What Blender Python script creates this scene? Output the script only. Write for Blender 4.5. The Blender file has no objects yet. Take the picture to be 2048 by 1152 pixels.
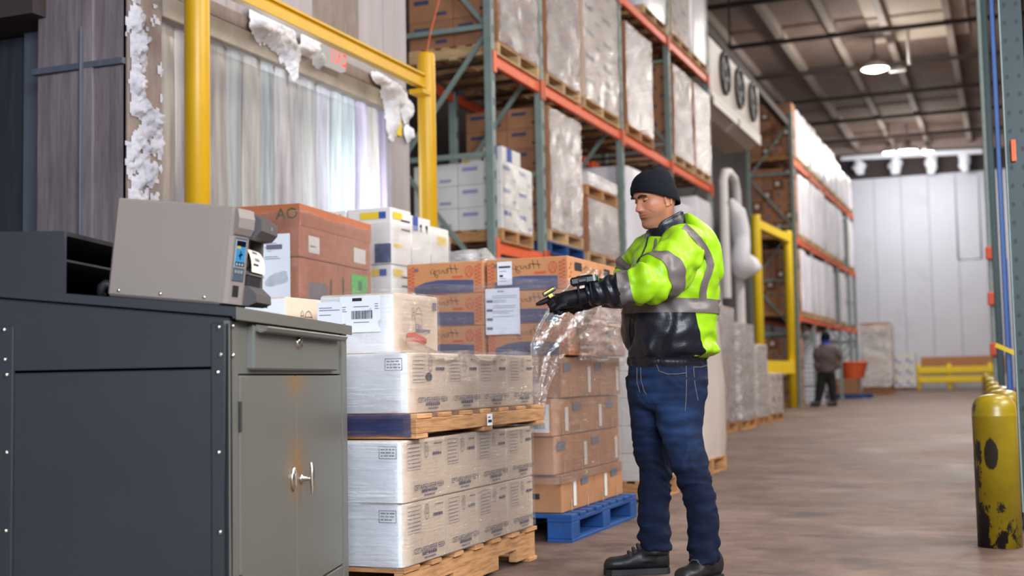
import bpy, bmesh, math, random
from mathutils import Vector, Matrix, noise
from mathutils.bvhtree import BVHTree

S = bpy.context.scene
COL = S.collection
R = random.Random(7)
PI = math.pi

# ------------------------------------------------------------------ camera
CAM = Vector((0, 0, 0.87))
CR = Vector((0.92890349, 0.3697844, -0.01994496))     # image right
CU = Vector((0.04489752, -0.05899489, 0.99724812))    # image up
CF = Vector((-0.36759015, 0.92724274, 0.07140297))    # view direction
FPX = 2500.0
cd = bpy.data.cameras.new('camera')
cam = bpy.data.objects.new('camera', cd); COL.objects.link(cam)
M = Matrix.Identity(4)
for i in range(3):
    M[i][0] = CR[i]; M[i][1] = CU[i]; M[i][2] = -CF[i]; M[i][3] = CAM[i]
cam.matrix_world = M
cd.sensor_width = 36.0; cd.lens = 36.0 * FPX / 2048.0
cd.clip_start = 0.05; cd.clip_end = 200
cd.dof.use_dof = True
cd.dof.focus_distance = 4.65
cd.dof.aperture_fstop = (cd.lens / 1000) / 0.019
S.camera = cam

# ------------------------------------------------------------------ world, lamps, exposure
w = bpy.data.worlds.new('world'); S.world = w; w.use_nodes = True
w.node_tree.nodes['Background'].inputs[0].default_value = (0.80, 0.86, 1.0, 1)
w.node_tree.nodes['Background'].inputs[1].default_value = 0.17

def area(name, loc, sx, sy, power, color, target=None):
    l = bpy.data.lights.new(name, 'AREA'); l.shape = 'RECTANGLE'; l.size = sx; l.size_y = sy
    l.energy = power; l.color = color
    o = bpy.data.objects.new(name, l); COL.objects.link(o); o.location = loc
    if target is not None:
        o.rotation_euler = (Vector(target) - Vector(loc)).to_track_quat('-Z', 'Y').to_euler()
    return o
# unseen high-bay lights for the hall, first four moved right to light the racks
for k, y in enumerate((3.0, 10.0, 17.0, 24.0, 31.0, 45.0)):
    area('aisle_light', ((1.6, 2.2, 2.6, 2.6, -1.2, -1.2)[k], y, 9.2), 1.6, 1.6, (170, 420, 720, 760, 760, 800)[k], (1.0, 0.93, 0.86))
area('cool_fill', (2.3, -2.2, 3.3), 3.6, 2.6, 950, (0.83, 0.91, 1.0), (-2.4, 4.8, 0.6))  # unseen cool fill added to brighten the carton ends
area('side_light', (4.4, 5.5, 5.2), 5.0, 2.0, 560, (1.0, 0.95, 0.90), (-2.6, 6.0, 0.9))  # unseen warm fill added to brighten the aisle side of the cartons
area('far_wall_light', (-3.4, 52.5, 9.0), 5.0, 1.2, 270, (0.90, 0.94, 1.0), (-3.4, 57.5, 4.5))
# lamp inside the freezer, behind the strip curtain
area('freezer_light', (-5.15, 8.15, 2.15), 0.6, 0.9, 44, (0.86, 0.95, 1.0), (-4.4, 7.9, 2.1))
area('freezer_ceiling_light', (-6.0, 6.9, 3.4), 1.2, 1.5, 10, (0.88, 0.9, 1.0), (-4.8, 6.9, 1.0))

S.view_settings.view_transform = 'Standard'
S.view_settings.look = 'None'
S.view_settings.gamma = 1.0
S.view_settings.use_curve_mapping = False
S.view_settings.exposure = 0.0
S.cycles.transparent_max_bounces = 24
S.cycles.max_bounces = 8
S.cycles.sample_clamp_indirect = 6.0

# ------------------------------------------------------------------ helpers
def at(px, py, d):
    """point seen at pixel (px,py) of the 2048x1152 frame, d metres deep"""
    return CAM + d * (CF + CR * ((px - 1024) / FPX) - CU * ((py - 576) / FPX))

def onX(px, py, X):
    q = at(px, py, 1.0) - CAM
    return CAM + q * (X / q.x)

def onY(px, py, Y):
    q = at(px, py, 1.0) - CAM
    return CAM + q * (Y / q.y)

SEEN = {}
def tag(o, label=None, cat=None, group=None, kind=None):
    if label:
        o['label'] = label
        SEEN.setdefault(label, []).append((o.name, group))
    if cat: o['category'] = cat
    if group: o['group'] = group
    if kind: o['kind'] = kind
    return o

def empty(name, loc=(0, 0, 0), rz=0.0, label=None, cat=None, group=None):
    o = bpy.data.objects.new(name, None); COL.objects.link(o)
    o.location = loc; o.rotation_euler = (0, 0, rz); o.empty_display_size = 0.05
    return tag(o, label, cat, group)

def link(name, me, parent=None, loc=None, rot=None, mw=None):
    o = bpy.data.objects.new(name, me); COL.objects.link(o)
    if parent is not None: o.parent = parent
    if mw is not None: o.matrix_local = mw
    if loc is not None: o.location = loc
    if rot is not None: o.rotation_euler = rot
    return o

class MB:
    """collects shapes for ONE mesh"""
    def __init__(s): s.v = []; s.f = []; s.m = []; s.sm = []
    def add(s, vs, fs, mi=0, smooth=False):
        n = len(s.v)
        s.v += [tuple(p) for p in vs]
        for f in fs:
            s.f.append(tuple(i + n for i in f)); s.m.append(mi); s.sm.append(smooth)
        return s
    def box(s, x0, x1, y0, y1, z0, z1, mi=0, c=0.0):
        if c <= 0:
            vs = [(x, y, z) for z in (z0, z1) for y in (y0, y1) for x in (x0, x1)]
            fs = [(0, 2, 3, 1), (4, 5, 7, 6), (0, 1, 5, 4), (2, 6, 7, 3), (0, 4, 6, 2), (1, 3, 7, 5)]
            return s.add(vs, fs, mi)
        # chamfered box
        vs = []; idx = {}
        X = (x0, x1); Y = (y0, y1); Z = (z0, z1)
        for i in (0, 1):
            for j in (0, 1):
                for k in (0, 1):
                    sx, sy, sz = (1 - 2 * i), (1 - 2 * j), (1 - 2 * k)
                    p = (X[i], Y[j], Z[k])
                    idx[i, j, k, 0] = len(vs); vs.append((p[0], p[1] + sy * c, p[2] + sz * c))
                    idx[i, j, k, 1] = len(vs); vs.append((p[0] + sx * c, p[1], p[2] + sz * c))
                    idx[i, j, k, 2] = len(vs); vs.append((p[0] + sx * c, p[1] + sy * c, p[2]))
        def q(a, flip): return tuple(reversed(a)) if flip else tuple(a)
        fs = []
        for i in (0, 1):
            fs.append(q([idx[i, 0, 0, 0], idx[i, 0, 1, 0], idx[i, 1, 1, 0], idx[i, 1, 0, 0]], i == 1))
            fs.append(q([idx[0, i, 0, 1], idx[1, i, 0, 1], idx[1, i, 1, 1], idx[0, i, 1, 1]], i == 1))
            fs.append(q([idx[0, 0, i, 2], idx[0, 1, i, 2], idx[1, 1, i, 2], idx[1, 0, i, 2]], i == 1))
        for i in (0, 1):
            for j in (0, 1):
                fl = (i + j) % 2 == 1
                fs.append(q([idx[i, j, 0, 0], idx[i, j, 0, 1], idx[i, j, 1, 1], idx[i, j, 1, 0]], fl))
                fs.append(q([idx[i, 0, j, 0], idx[i, 1, j, 0], idx[i, 1, j, 2], idx[i, 0, j, 2]], fl))
                fs.append(q([idx[0, i, j, 1], idx[0, i, j, 2], idx[1, i, j, 2], idx[1, i, j, 1]], fl))
        for i in (0, 1):
            for j in (0, 1):
                for k in (0, 1):
                    fs.append(q([idx[i, j, k, 0], idx[i, j, k, 2], idx[i, j, k, 1]], (i + j + k) % 2 == 1))
        return s.add(vs, fs, mi)
    def quad(s, a, b, c, d, mi=0): return s.add([a, b, c, d], [(0, 1, 2, 3)], mi)
    def tube(s, pts, r, n=10, mi=0, caps=True, smooth=True):
        pts = [Vector(p) for p in pts]
        rs = r if isinstance(r, (list, tuple)) else [r] * len(pts)
        vs = []; fs = []
        up = None
        for i, p in enumerate(pts):
            t = (pts[min(i + 1, len(pts) - 1)] - pts[max(i - 1, 0)])
            if t.length < 1e-9: t = Vector((0, 0, 1))
            t.normalize()
            if up is None:
                up = Vector((0, 0, 1)) if abs(t.z) < .9 else Vector((1, 0, 0))
            a = up - t * up.dot(t)
            if a.length < 1e-6: a = t.orthogonal()
            a.normalize(); up = a; b = t.cross(a)
            for k in range(n):
                q = 2 * PI * k / n
                vs.append(p + (a * math.cos(q) + b * math.sin(q)) * rs[i])
        for i in range(len(pts) - 1):
            for k in range(n):
                k2 = (k + 1) % n
                fs.append((i * n + k, i * n + k2, (i + 1) * n + k2, (i + 1) * n + k))
        s.add(vs, fs, mi, smooth)
        if caps:
            m = (len(pts) - 1) * n
            s.add(vs[:n], [tuple(reversed(range(n)))], mi); s.add(vs[m:], [tuple(range(n))], mi)
        return s
    def lathe(s, prof, n=24, mi=0, c=(0, 0, 0), smooth=True):
        vs = []; fs = []
        for r, z in prof:
            for k in range(n):
                q = 2 * PI * k / n
                vs.append((c[0] + r * math.cos(q), c[1] + r * math.sin(q), c[2] + z))
        for i in range(len(prof) - 1):
            for k in range(n):
                k2 = (k + 1) % n
                fs.append((i * n + k, i * n + k2, (i + 1) * n + k2, (i + 1) * n + k))
        return s.add(vs, fs, mi, smooth)
    def bar(s, p, q, wx, wz, mi=0, up=(0, 0, 1)):
        """rectangular bar from p to q; wz along up"""
        p = Vector(p); q = Vector(q); t = (q - p).normalized(); u = Vector(up)
        a = t.cross(u)
        if a.length < 1e-6: a = t.orthogonal()
        a.normalize(); b = a.cross(t).normalized()
        a *= wx / 2; b *= wz / 2
        vs = [p - a - b, p + a - b, p + a + b, p - a + b, q - a - b, q + a - b, q + a + b, q - a + b]
        return s.add(vs, [(0, 3, 2, 1), (4, 5, 6, 7), (0, 1, 5, 4), (1, 2, 6, 5), (2, 3, 7, 6), (3, 0, 4, 7)], mi)
    def prism(s, poly, f, mi=0, smooth=False):
        """poly: list of 2-D pts; f(u,v,k) -> 3-D for k=0 and 1 (the two ends)"""
        n = len(poly)
        vs = [f(u, v, 0) for u, v in poly] + [f(u, v, 1) for u, v in poly]
        fs = [tuple(reversed(range(n))), tuple(range(n, 2 * n))]
        fs += [(i, (i + 1) % n, n + (i + 1) % n, n + i) for i in range(n)]
        return s.add(vs, fs, mi, smooth)
    def grid(s, P, mi=0, smooth=True, closed=False):
        """P[i][j] -> faces"""
        n = len(P[0]); vs = [p for row in P for p in row]; fs = []
        for i in range(len(P) - 1):
            for j in range(n if closed else n - 1):
                j2 = (j + 1) % n
                fs.append((i * n + j, i * n + j2, (i + 1) * n + j2, (i + 1) * n + j))
        return s.add(vs, fs, mi, smooth)
    def mesh(s, name, mats):
        me = bpy.data.meshes.new(name)
        me.from_pydata(s.v, [], s.f)
        for m in (mats if isinstance(mats, (list, tuple)) else [mats]): me.materials.append(m)
        me.polygons.foreach_set('material_index', s.m)
        me.polygons.foreach_set('use_smooth', s.sm)
        me.validate(); me.update()
        return me
    def build(s, name, mats, parent=None, **k):
        return link(name, s.mesh(name, mats), parent, **k)

# ------------------------------------------------------------------ materials
MATS = {}
def nodes(name):
    m = bpy.data.materials.new(name); m.use_nodes = True
    nt = m.node_tree; nt.nodes.clear()
    out = nt.nodes.new('ShaderNodeOutputMaterial')
    MATS[name] = m
    return m, nt, out
def N(nt, t, **k):
    n = nt.nodes.new(t)
    for a, b in k.items(): setattr(n, a, b)
    return n
def coords(nt, scale=(1, 1, 1), kind='Object', rnd=False):
    tc = N(nt, 'ShaderNodeTexCoord'); mp = N(nt, 'ShaderNodeMapping')
    mp.inputs['Scale'].default_value = scale
    nt.links.new(tc.outputs[kind], mp.inputs[0])
    if rnd:
        oi = N(nt, 'ShaderNodeObjectInfo'); mu = N(nt, 'ShaderNodeMath', operation='MULTIPLY'); mu.inputs[1].default_value = 40
        nt.links.new(oi.outputs['Random'], mu.inputs[0]); nt.links.new(mu.outputs[0], mp.inputs['Location'])
    return mp.outputs[0]
def noise_tex(nt, vec, scale, detail=4, rough=.6):
    n = N(nt, 'ShaderNodeTexNoise'); n.inputs['Scale'].default_value = scale
    n.inputs['Detail'].default_value = detail; n.inputs['Roughness'].default_value = rough
    nt.links.new(vec, n.inputs['Vector']); return n.outputs[0]
def ramp(nt, fac, stops):
    r = N(nt, 'ShaderNodeValToRGB'); e = r.color_ramp.elements
    while len(e) < len(stops): e.new(0.5)
    for i, (p, c) in enumerate(stops):
        e[i].position = p; e[i].color = c if len(c) == 4 else (*c, 1)
    nt.links.new(fac, r.inputs[0]); return r.outputs[0]
def mix(nt, fac, a, b, mode='MIX'):
    m = N(nt, 'ShaderNodeMix', data_type='RGBA', blend_type=mode)
    for v, i in ((fac, 0), (a, 6), (b, 7)):
        if isinstance(v, (int, float)): m.inputs[i].default_value = v
        elif isinstance(v, (tuple, list)): m.inputs[i].default_value = (*v[:3], 1)
        else: nt.links.new(v, m.inputs[i])
    return m.outputs[2]
def lin(c):
    """sRGB 0-255 -> linear"""
    return tuple(((x / 255) / 12.92 if x / 255 <= .04045 else ((x / 255 + .055) / 1.055) ** 2.4) for x in c)
def pbr(name, col, rough=.6, metal=0.0, var=.0, vscale=6, vaniso=(1, 1, 1), bump=0.0, bscale=40, spec=.5, rnd=0.0,
        dark=None, dscale=2.0, dth=(.55, .7), kind='Object', coat=0.0, rvar=0.0):
    """plain procedural material: base colour with noise variation, optional blotches of colour `dark`, fine relief"""
    m, nt, out = nodes(name)
    b = N(nt, 'ShaderNodeBsdfPrincipled')
    c = (*col, 1)
    b.inputs['Base Color'].default_value = c
    b.inputs['Roughness'].default_value = rough; b.inputs['Metallic'].default_value = metal
    b.inputs['Specular IOR Level'].default_value = spec
    b.inputs['Coat Weight'].default_value = coat
    vec = coords(nt, vaniso, kind, rnd=rnd > 0)
    cur = None
    if var > 0:
        n = noise_tex(nt, vec, vscale)
        cur = ramp(nt, n, [(.25, tuple(x * (1 - var) for x in col)), (.75, tuple(min(1, x * (1 + var)) for x in col))])
    if dark is not None:
        n2 = noise_tex(nt, vec, dscale, 6, .7)
        f = ramp(nt, n2, [(dth[0], (0, 0, 0)), (dth[1], (1, 1, 1))])
        cur = mix(nt, f, cur if cur is not None else col, dark)
    if rnd > 0:
        oi = N(nt, 'ShaderNodeObjectInfo')
        f = ramp(nt, oi.outputs['Random'], [(0, (1 - rnd,) * 3), (1, (1 + rnd * .3,) * 3)])
        cur = mix(nt, 1.0, cur if cur is not None else col, f, 'MULTIPLY')
    if cur is not None: nt.links.new(cur, b.inputs['Base Color'])
    if rvar > 0:
        n3 = noise_tex(nt, vec, vscale * 1.7)
        rr = ramp(nt, n3, [(.3, (max(0, rough - rvar),) * 3), (.7, (min(1, rough + rvar),) * 3)])
        nt.links.new(rr, b.inputs['Roughness'])
    if bump > 0:
        n4 = noise_tex(nt, vec, bscale, 4)
        bp = N(nt, 'ShaderNodeBump'); bp.inputs['Strength'].default_value = bump; bp.inputs['Distance'].default_value = .01
        nt.links.new(n4, bp.inputs['Height']); nt.links.new(bp.outputs[0], b.inputs['Normal'])
    nt.links.new(b.outputs[0], out.inputs[0])
    return m
def glow(name, col, strength):
    m, nt, out = nodes(name)
    e = N(nt, 'ShaderNodeEmission'); e.inputs[0].default_value = (*col, 1); e.inputs[1].default_value = strength
    nt.links.new(e.outputs[0], out.inputs[0]); return m
def film_mat(name, haze=.18, gloss=.30, col=(.93, .95, 1.0), streak=(3, 3, 60), bump=.35, rough=.14):
    """stretch film: mostly clear, with a milky haze and glossy creases running round the load"""
    m, nt, out = nodes(name)
    vec = coords(nt, streak, rnd=True)
    n = noise_tex(nt, vec, 1.6, 5, .65)
    vec2 = coords(nt, (2.2, 2.2, 4.5), rnd=True)
    n2 = noise_tex(nt, vec2, 1.5, 4, .6)
    bp = N(nt, 'ShaderNodeBump'); bp.inputs['Strength'].default_value = bump; bp.inputs['Distance'].default_value = .02
    nt.links.new(n, bp.inputs['Height'])
    bp2 = N(nt, 'ShaderNodeBump'); bp2.inputs['Strength'].default_value = bump * .9; bp2.inputs['Distance'].default_value = .06
    nt.links.new(n2, bp2.inputs['Height']); nt.links.new(bp.outputs[0], bp2.inputs['Normal'])
    tr = N(nt, 'ShaderNodeBsdfTransparent')
    df = N(nt, 'ShaderNodeBsdfDiffuse'); df.inputs[0].default_value = (*col, 1); nt.links.new(bp2.outputs[0], df.inputs['Normal'])
    tl = N(nt, 'ShaderNodeBsdfTranslucent'); tl.inputs[0].default_value = (*col, 1)
    gl = N(nt, 'ShaderNodeBsdfGlossy'); gl.inputs['Roughness'].default_value = rough; gl.inputs[0].default_value = (1, 1, 1, 1)
    nt.links.new(bp2.outputs[0], gl.inputs['Normal'])
    dm = N(nt, 'ShaderNodeMixShader'); dm.inputs[0].default_value = .35
    nt.links.new(df.outputs[0], dm.inputs[1]); nt.links.new(tl.outputs[0], dm.inputs[2])
    hzb = mix(nt, .35, n, n2)
    hz = ramp(nt, hzb, [(.36, (haze * .55,) * 3), (.54, (haze * .9,) * 3), (.60, (min(.9, haze * 1.7 + .03),) * 3), (.68, (min(.95, haze * 2.6 + .10),) * 3)])
    m1 = N(nt, 'ShaderNodeMixShader')
    nt.links.new(hz, m1.inputs[0]); nt.links.new(tr.outputs[0], m1.inputs[1]); nt.links.new(dm.outputs[0], m1.inputs[2])
    fr = N(nt, 'ShaderNodeFresnel'); fr.inputs[0].default_value = 1.5
    nt.links.new(bp2.outputs[0], fr.inputs['Normal'])
    mu = N(nt, 'ShaderNodeMath', operation='MULTIPLY_ADD'); mu.inputs[1].default_value = .65; mu.inputs[2].default_value = gloss * .22
    nt.links.new(fr.outputs[0], mu.inputs[0])
    m2 = N(nt, 'ShaderNodeMixShader')
    nt.links.new(mu.outputs[0], m2.inputs[0]); nt.links.new(m1.outputs[0], m2.inputs[1]); nt.links.new(gl.outputs[0], m2.inputs[2])
    nt.links.new(m2.outputs[0], out.inputs[0])
    return m
def wood_mat(name, col, dk, rnd=.25):
    m, nt, out = nodes(name)
    b = N(nt, 'ShaderNodeBsdfPrincipled'); b.inputs['Roughness'].default_value = .75
    vec = coords(nt, (1.2, 1.2, 14), rnd=True)
    n = noise_tex(nt, vec, 5, 5, .65)
    c = ramp(nt, n, [(.25, dk), (.55, col), (.8, tuple(min(1, x * 1.2) for x in col))])
    oi = N(nt, 'ShaderNodeObjectInfo')
    f = ramp(nt, oi.outputs['Random'], [(0, (1 - rnd,) * 3), (1, (1.05,) * 3)])
    c = mix(nt, 1.0, c, f, 'MULTIPLY')
    nt.links.new(c, b.inputs['Base Color'])
    bp = N(nt, 'ShaderNodeBump'); bp.inputs['Strength'].default_value = .25; bp.inputs['Distance'].default_value = .005
    nt.links.new(n, bp.inputs['Height']); nt.links.new(bp.outputs[0], b.inputs['Normal'])
    nt.links.new(b.outputs[0], out.inputs[0]); return m

K = {}
K['kraft'] = pbr('kraft board', lin((176, 126, 88)), .8, var=.10, vscale=9, rnd=.16, bump=.05, bscale=120)
K['orange'] = pbr('orange kraft board', lin((178, 104, 66)), .7, var=.08, vscale=9, rnd=.10)
K['henry'] = pbr('tan printed board', lin((198, 140, 94)), .75, var=.06, vscale=9, rnd=.06)
K['beige'] = pbr('beige board', lin((214, 194, 174)), .78, var=.05, vscale=7, rnd=.07, bump=.05, bscale=120)
K['white'] = pbr('white board', lin((222, 220, 218)), .7, var=.04, vscale=7, rnd=.05)
K['brown'] = pbr('brown board', lin((164, 116, 84)), .8, var=.10, vscale=7, rnd=.2)
K['darkbrown'] = pbr('dark brown board', lin((120, 84, 62)), .8, var=.10, vscale=7, rnd=.15)
K['inkblue'] = pbr('navy ink', lin((62, 66, 98)), .7)
K['inkgrey'] = pbr('grey blue ink', lin((112, 108, 122)), .75)
K['inkblack'] = pbr('black ink', lin((38, 34, 40)), .7)
K['inkred'] = pbr('red ink', lin((206, 88, 64)), .7)
K['inkgreen'] = pbr('green ink', lin((108, 122, 70)), .7)
K['navyprint'] = pbr('navy print', lin((78, 82, 118)), .65, var=.15, vscale=8)
K['yellowprint'] = pbr('yellow print', lin((226, 196, 40)), .6)
K['blueprint'] = pbr('blue print', lin((52, 82, 160)), .6)
K['photoprint'] = pbr('dark blue picture print', lin((40, 62, 110)), .5, var=.6, vscale=22, dark=lin((150, 150, 160)), dscale=16, dth=(.6, .66))
K['paper'] = pbr('white paper', lin((226, 230, 240)), .6, var=.02)
K['greenpaper'] = pbr('green sticker', lin((70, 196, 88)), .6)
K['tape'] = pbr('clear brown tape', lin((206, 176, 146)), .35, var=.05)
K['wood'] = wood_mat('pallet wood', lin((196, 146, 98)), lin((132, 84, 50)))
K['palewood'] = wood_mat('pale pallet wood', lin((214, 180, 136)), lin((158, 116, 76)))
K['bluepaint'] = pbr('blue pallet paint', lin((18, 70, 134)), .65, var=.25, vscale=7, rnd=.12, dark=lin((60, 74, 96)), dscale=9, dth=(.6, .72))
K['darkwood'] = wood_mat('dark board', lin((92, 66, 48)), lin((50, 36, 28)))
K['rackgreen'] = pbr('grey green rack paint', lin((126, 142, 138)), .5, var=.12, vscale=10)
K['rackdark'] = pbr('dark green rack paint', lin((26, 50, 54)), .45, var=.15, vscale=10)
K['rackblue'] = pbr('blue rack paint', lin((44, 84, 150)), .45, var=.15, vscale=10)
K['orangepaint'] = pbr('orange beam paint', lin((226, 98, 54)), .5, var=.12, vscale=8, dark=lin((170, 90, 70)), dscale=5, dth=(.62, .72))
K['yellow'] = pbr('yellow safety paint', lin((200, 154, 12)), .4, var=.07, vscale=5, dark=lin((182, 146, 36)), dscale=12, dth=(.64, .7))
K['steel'] = pbr('bright steel', (.62, .6, .56), .28, 1.0, var=.1, vscale=30)
K['film'] = film_mat('stretch film', haze=.07, gloss=.14, bump=.5, rough=.10)
K['filmwhite'] = film_mat('milky stretch film', haze=.34, gloss=.9, bump=.9, rough=.09)
K['filmheavy'] = film_mat('many layers of stretch film', haze=.5, gloss=.9, streak=(5, 5, 26), bump=1.0, rough=.1)
K['frost'] = pbr('frost', lin((234, 236, 243)), .85, var=.05, vscale=20, bump=1.0, bscale=36)
K['black'] = pbr('black rubber', (.012, .012, .013), .5)

# ------------------------------------------------------------------ shared shapes
def text_mesh(txt, size, mat, mirror=True, spacing=1.0, shear=0.0, align='CENTER'):
    key = ('text', txt, size, mat.name, mirror, shear)
    if key in CACHE: return CACHE[key]
    cu = bpy.data.curves.new('lettering', 'FONT'); cu.body = txt; cu.size = size; cu.align_x = align; cu.align_y = 'CENTER'
    cu.resolution_u = 2; cu.space_character = spacing; cu.shear = shear; cu.space_line = .85
    o = bpy.data.objects.new('lettering', cu); COL.objects.link(o)
    dg = bpy.context.evaluated_depsgraph_get()
    me = bpy.data.meshes.new_from_object(o.evaluated_get(dg))
    bpy.data.objects.remove(o); bpy.data.curves.remove(cu)
    if mirror:
        me.transform(Matrix.Scale(-1, 4, (1, 0, 0))); me.flip_normals()
    me.materials.clear(); me.materials.append(mat)
    CACHE[key] = me
    return me
CACHE = {}
def face_mat(face, u, v, off, lx, ly, lz):
    """local matrix on a box face; u,v from the face's lower-left corner as seen from outside"""
    if face == 'front':   # -Y face: u runs along +X
        return Matrix(((1, 0, 0, -lx / 2 + u), (0, 0, -1, -ly / 2 - off), (0, 1, 0, v), (0, 0, 0, 1)))
    return Matrix(((0, 0, 1, lx / 2 + off), (1, 0, 0, -ly / 2 + u), (0, 1, 0, v), (0, 0, 0, 1)))   # +X face: u runs along +Y

def carton_mesh(lx, ly, lz, mats, prints=()):
    """carton: slightly bulging board sides, rounded edges, top flaps with a slit; prints = flat ink on its faces
    prints: (face, u0, u1, v0, v1, material index) in metres"""
    key = ('carton', round(lx, 3), round(ly, 3), round(lz, 3), tuple(m.name for m in mats), tuple(prints))
    if key in CACHE: return CACHE[key]
    mb = MB()
    hx, hy = lx / 2, ly / 2
    c = min(.006, lx * .03)
    b = .0035
    ring = [(-hx, -hy + c), (-hx + c, -hy), (0, -hy - 0), (hx - c, -hy), (hx, -hy + c), (hx, 0), (hx, hy - c), (hx - c, hy), (0, hy), (-hx + c, hy), (-hx, hy - c), (-hx, 0)]
    lev = [(0.0, -c * .5), (c * .6, 0), (lz * .5, 0), (lz - c * .6, 0), (lz, -c * .5)]
    P = []
    for z, o in lev:
        row = []
        for i, (x, y) in enumerate(ring):
            bx = by = 0
            if i in (2, 8): by = (b if z == lz * .5 else b * .3) * (1 if y > 0 else -1)
            if i in (5, 11): bx = (b if z == lz * .5 else b * .3) * (1 if x > 0 else -1)
            row.append((x + bx + (o if x > 0 else -o) * 1, y + by + (o if y > 0 else -o) * 1, z))
        P.append(row)
    mb.grid(P, 0, False, True)
    n = len(ring)
    mb.add(P[0], [tuple(reversed(range(n)))], 0)
    # two outer flaps with the slit between
    g = .003
    mb.box(-hx + c, -g, -hy + c, hy - c, lz - .004, lz + .001, 0)
    mb.box(g, hx - c, -hy + c, hy - c, lz - .004, lz + .001, 0)
    mb.box(-hx + c, hx - c, -hy + c, hy - c, lz - .008, lz - .004, 0)
    for face, u0, u1, v0, v1, mi in prints:
        T = face_mat(face, 0, 0, b + (.001 if (u1 - u0) > .9 * (lx if face == 'front' else ly) else .0016), lx, ly, lz)
        mb.quad(*[T @ Vector((u, v, 0)) for u, v in ((u0, v0), (u1, v0), (u1, v1), (u0, v1))], mi)
    me = mb.mesh('carton', mats)
    CACHE[key] = me
    return me
def box_at(x0, x1, y0, y1, z0, me, name='carton', jit=.0):
    o = link(name, me, loc=((x0 + x1) / 2, (y0 + y1) / 2, z0), rot=(0, 0, R.uniform(-jit, jit)))
    return o
BULK = {}
def bulk(x0, x1, y0, y1, z0, me, rz=0.0):
    """carton too deep in a stack or too far to tell apart: joined with the others into one object"""
    BULK.setdefault(tuple(m.name for m in me.materials), []).append((Matrix.Translation(((x0 + x1) / 2, (y0 + y1) / 2, z0)) @ Matrix.Rotation(rz, 4, 'Z'), me))
def flush_bulk():
    mats = []; v = []; f = []; mi = []
    for key, lst in BULK.items():
        off = len(mats); mats += list(lst[0][1].materials)
        for T, me in lst:
            n = len(v); v += [tuple(T @ q.co) for q in me.vertices]
            for p in me.polygons: f.append(tuple(i + n for i in p.vertices)); mi.append(off + p.material_index)
    me = bpy.data.meshes.new('carton_mass'); me.from_pydata(v, [], f)
    for m in mats: me.materials.append(m)
    me.polygons.foreach_set('material_index', mi)
    o = link('carton_mass', me)
    tag(o, 'brown and pale cartons packed deep in the stacks and on the far rack end', 'cartons', None, 'stuff')
def sheet_mesh(w, h, mat, key, curl=.0, items=(), mats=None, t=.0015):
    """a sheet of paper lying in its local XY plane, slightly curled, with flat print: (x0,x1,y0,y1,mi)"""
    kk = ('sheet', key)
    if kk in CACHE: return CACHE[kk]
    mb = MB()
    n = 8
    def zz(x, y): return curl * ((x / w) ** 2) + curl * .6 * ((y / h) ** 2)
    P = [[(-w / 2 + w * j / n, -h / 2 + h * i / n, zz(-w / 2 + w * j / n, -h / 2 + h * i / n)) for j in range(n + 1)] for i in range(n + 1)]
    mb.grid(P, 0)
    for x0, x1, y0, y1, mi in items:
        mb.quad(*[(x, y, zz(x, y) + t) for x, y in ((x0, y0), (x1, y0), (x1, y1), (x0, y1))], mi)
    me = mb.mesh('label', mats or [mat]); CACHE[kk] = me
    return me
ORD = ['first', 'second', 'third', 'fourth', 'fifth', 'sixth', 'seventh', 'eighth', 'ninth', 'tenth', 'eleventh', 'twelfth']

def pallet_meshes(L, W, H, mat, notch, key):
    """stringer pallet; stringers run along local Y (length L), W along X"""
    k = ('pallet', key)
    if k in CACHE: return CACHE[k]
    bt = .018
    zs0, zs1 = bt, H - bt
    d = {}
    mb = MB()
    if notch:
        h = zs1 - zs0; a = L * .17; b2 = L * .17 + .22
        prof = [(-L / 2, 0), (-L / 2 + a, 0), (-L / 2 + a + .02, h * .48), (-L / 2 + b2 - .02, h * .48), (-L / 2 + b2, 0), (L / 2 - b2, 0), (L / 2 - b2 + .02, h * .48), (L / 2 - a - .02, h * .48), (L / 2 - a, 0), (L / 2, 0), (L / 2, h), (-L / 2, h)]
        # split into convex slabs for clean faces
        ys = [(-L / 2, -L / 2 + a, 0), (-L / 2 + a, -L / 2 + b2, h * .48), (-L / 2 + b2, L / 2 - b2, 0), (L / 2 - b2, L / 2 - a, h * .48), (L / 2 - a, L / 2, 0)]
        for y0, y1, z in ys: mb.box(-.019, .019, y0, y1, zs0 + z, zs1)
    else:
        mb.box(-.03, .03, -L / 2, L / 2, zs0, zs1, 0, .003)
    d['stringer'] = mb.mesh('stringer', mat)
    d['top'] = MB().box(-W / 2, W / 2, -.044, .044, zs1, H, 0, .002).mesh('deck_board', mat)
    d['wide'] = MB().box(-W / 2, W / 2, -.066, .066, zs1, H, 0, .002).mesh('deck_board', mat)
    d['bot'] = MB().box(-W / 2, W / 2, -.05, .05, 0, bt, 0, .002).mesh('bottom_board', mat)
    CACHE[k] = d
    return d
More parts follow.
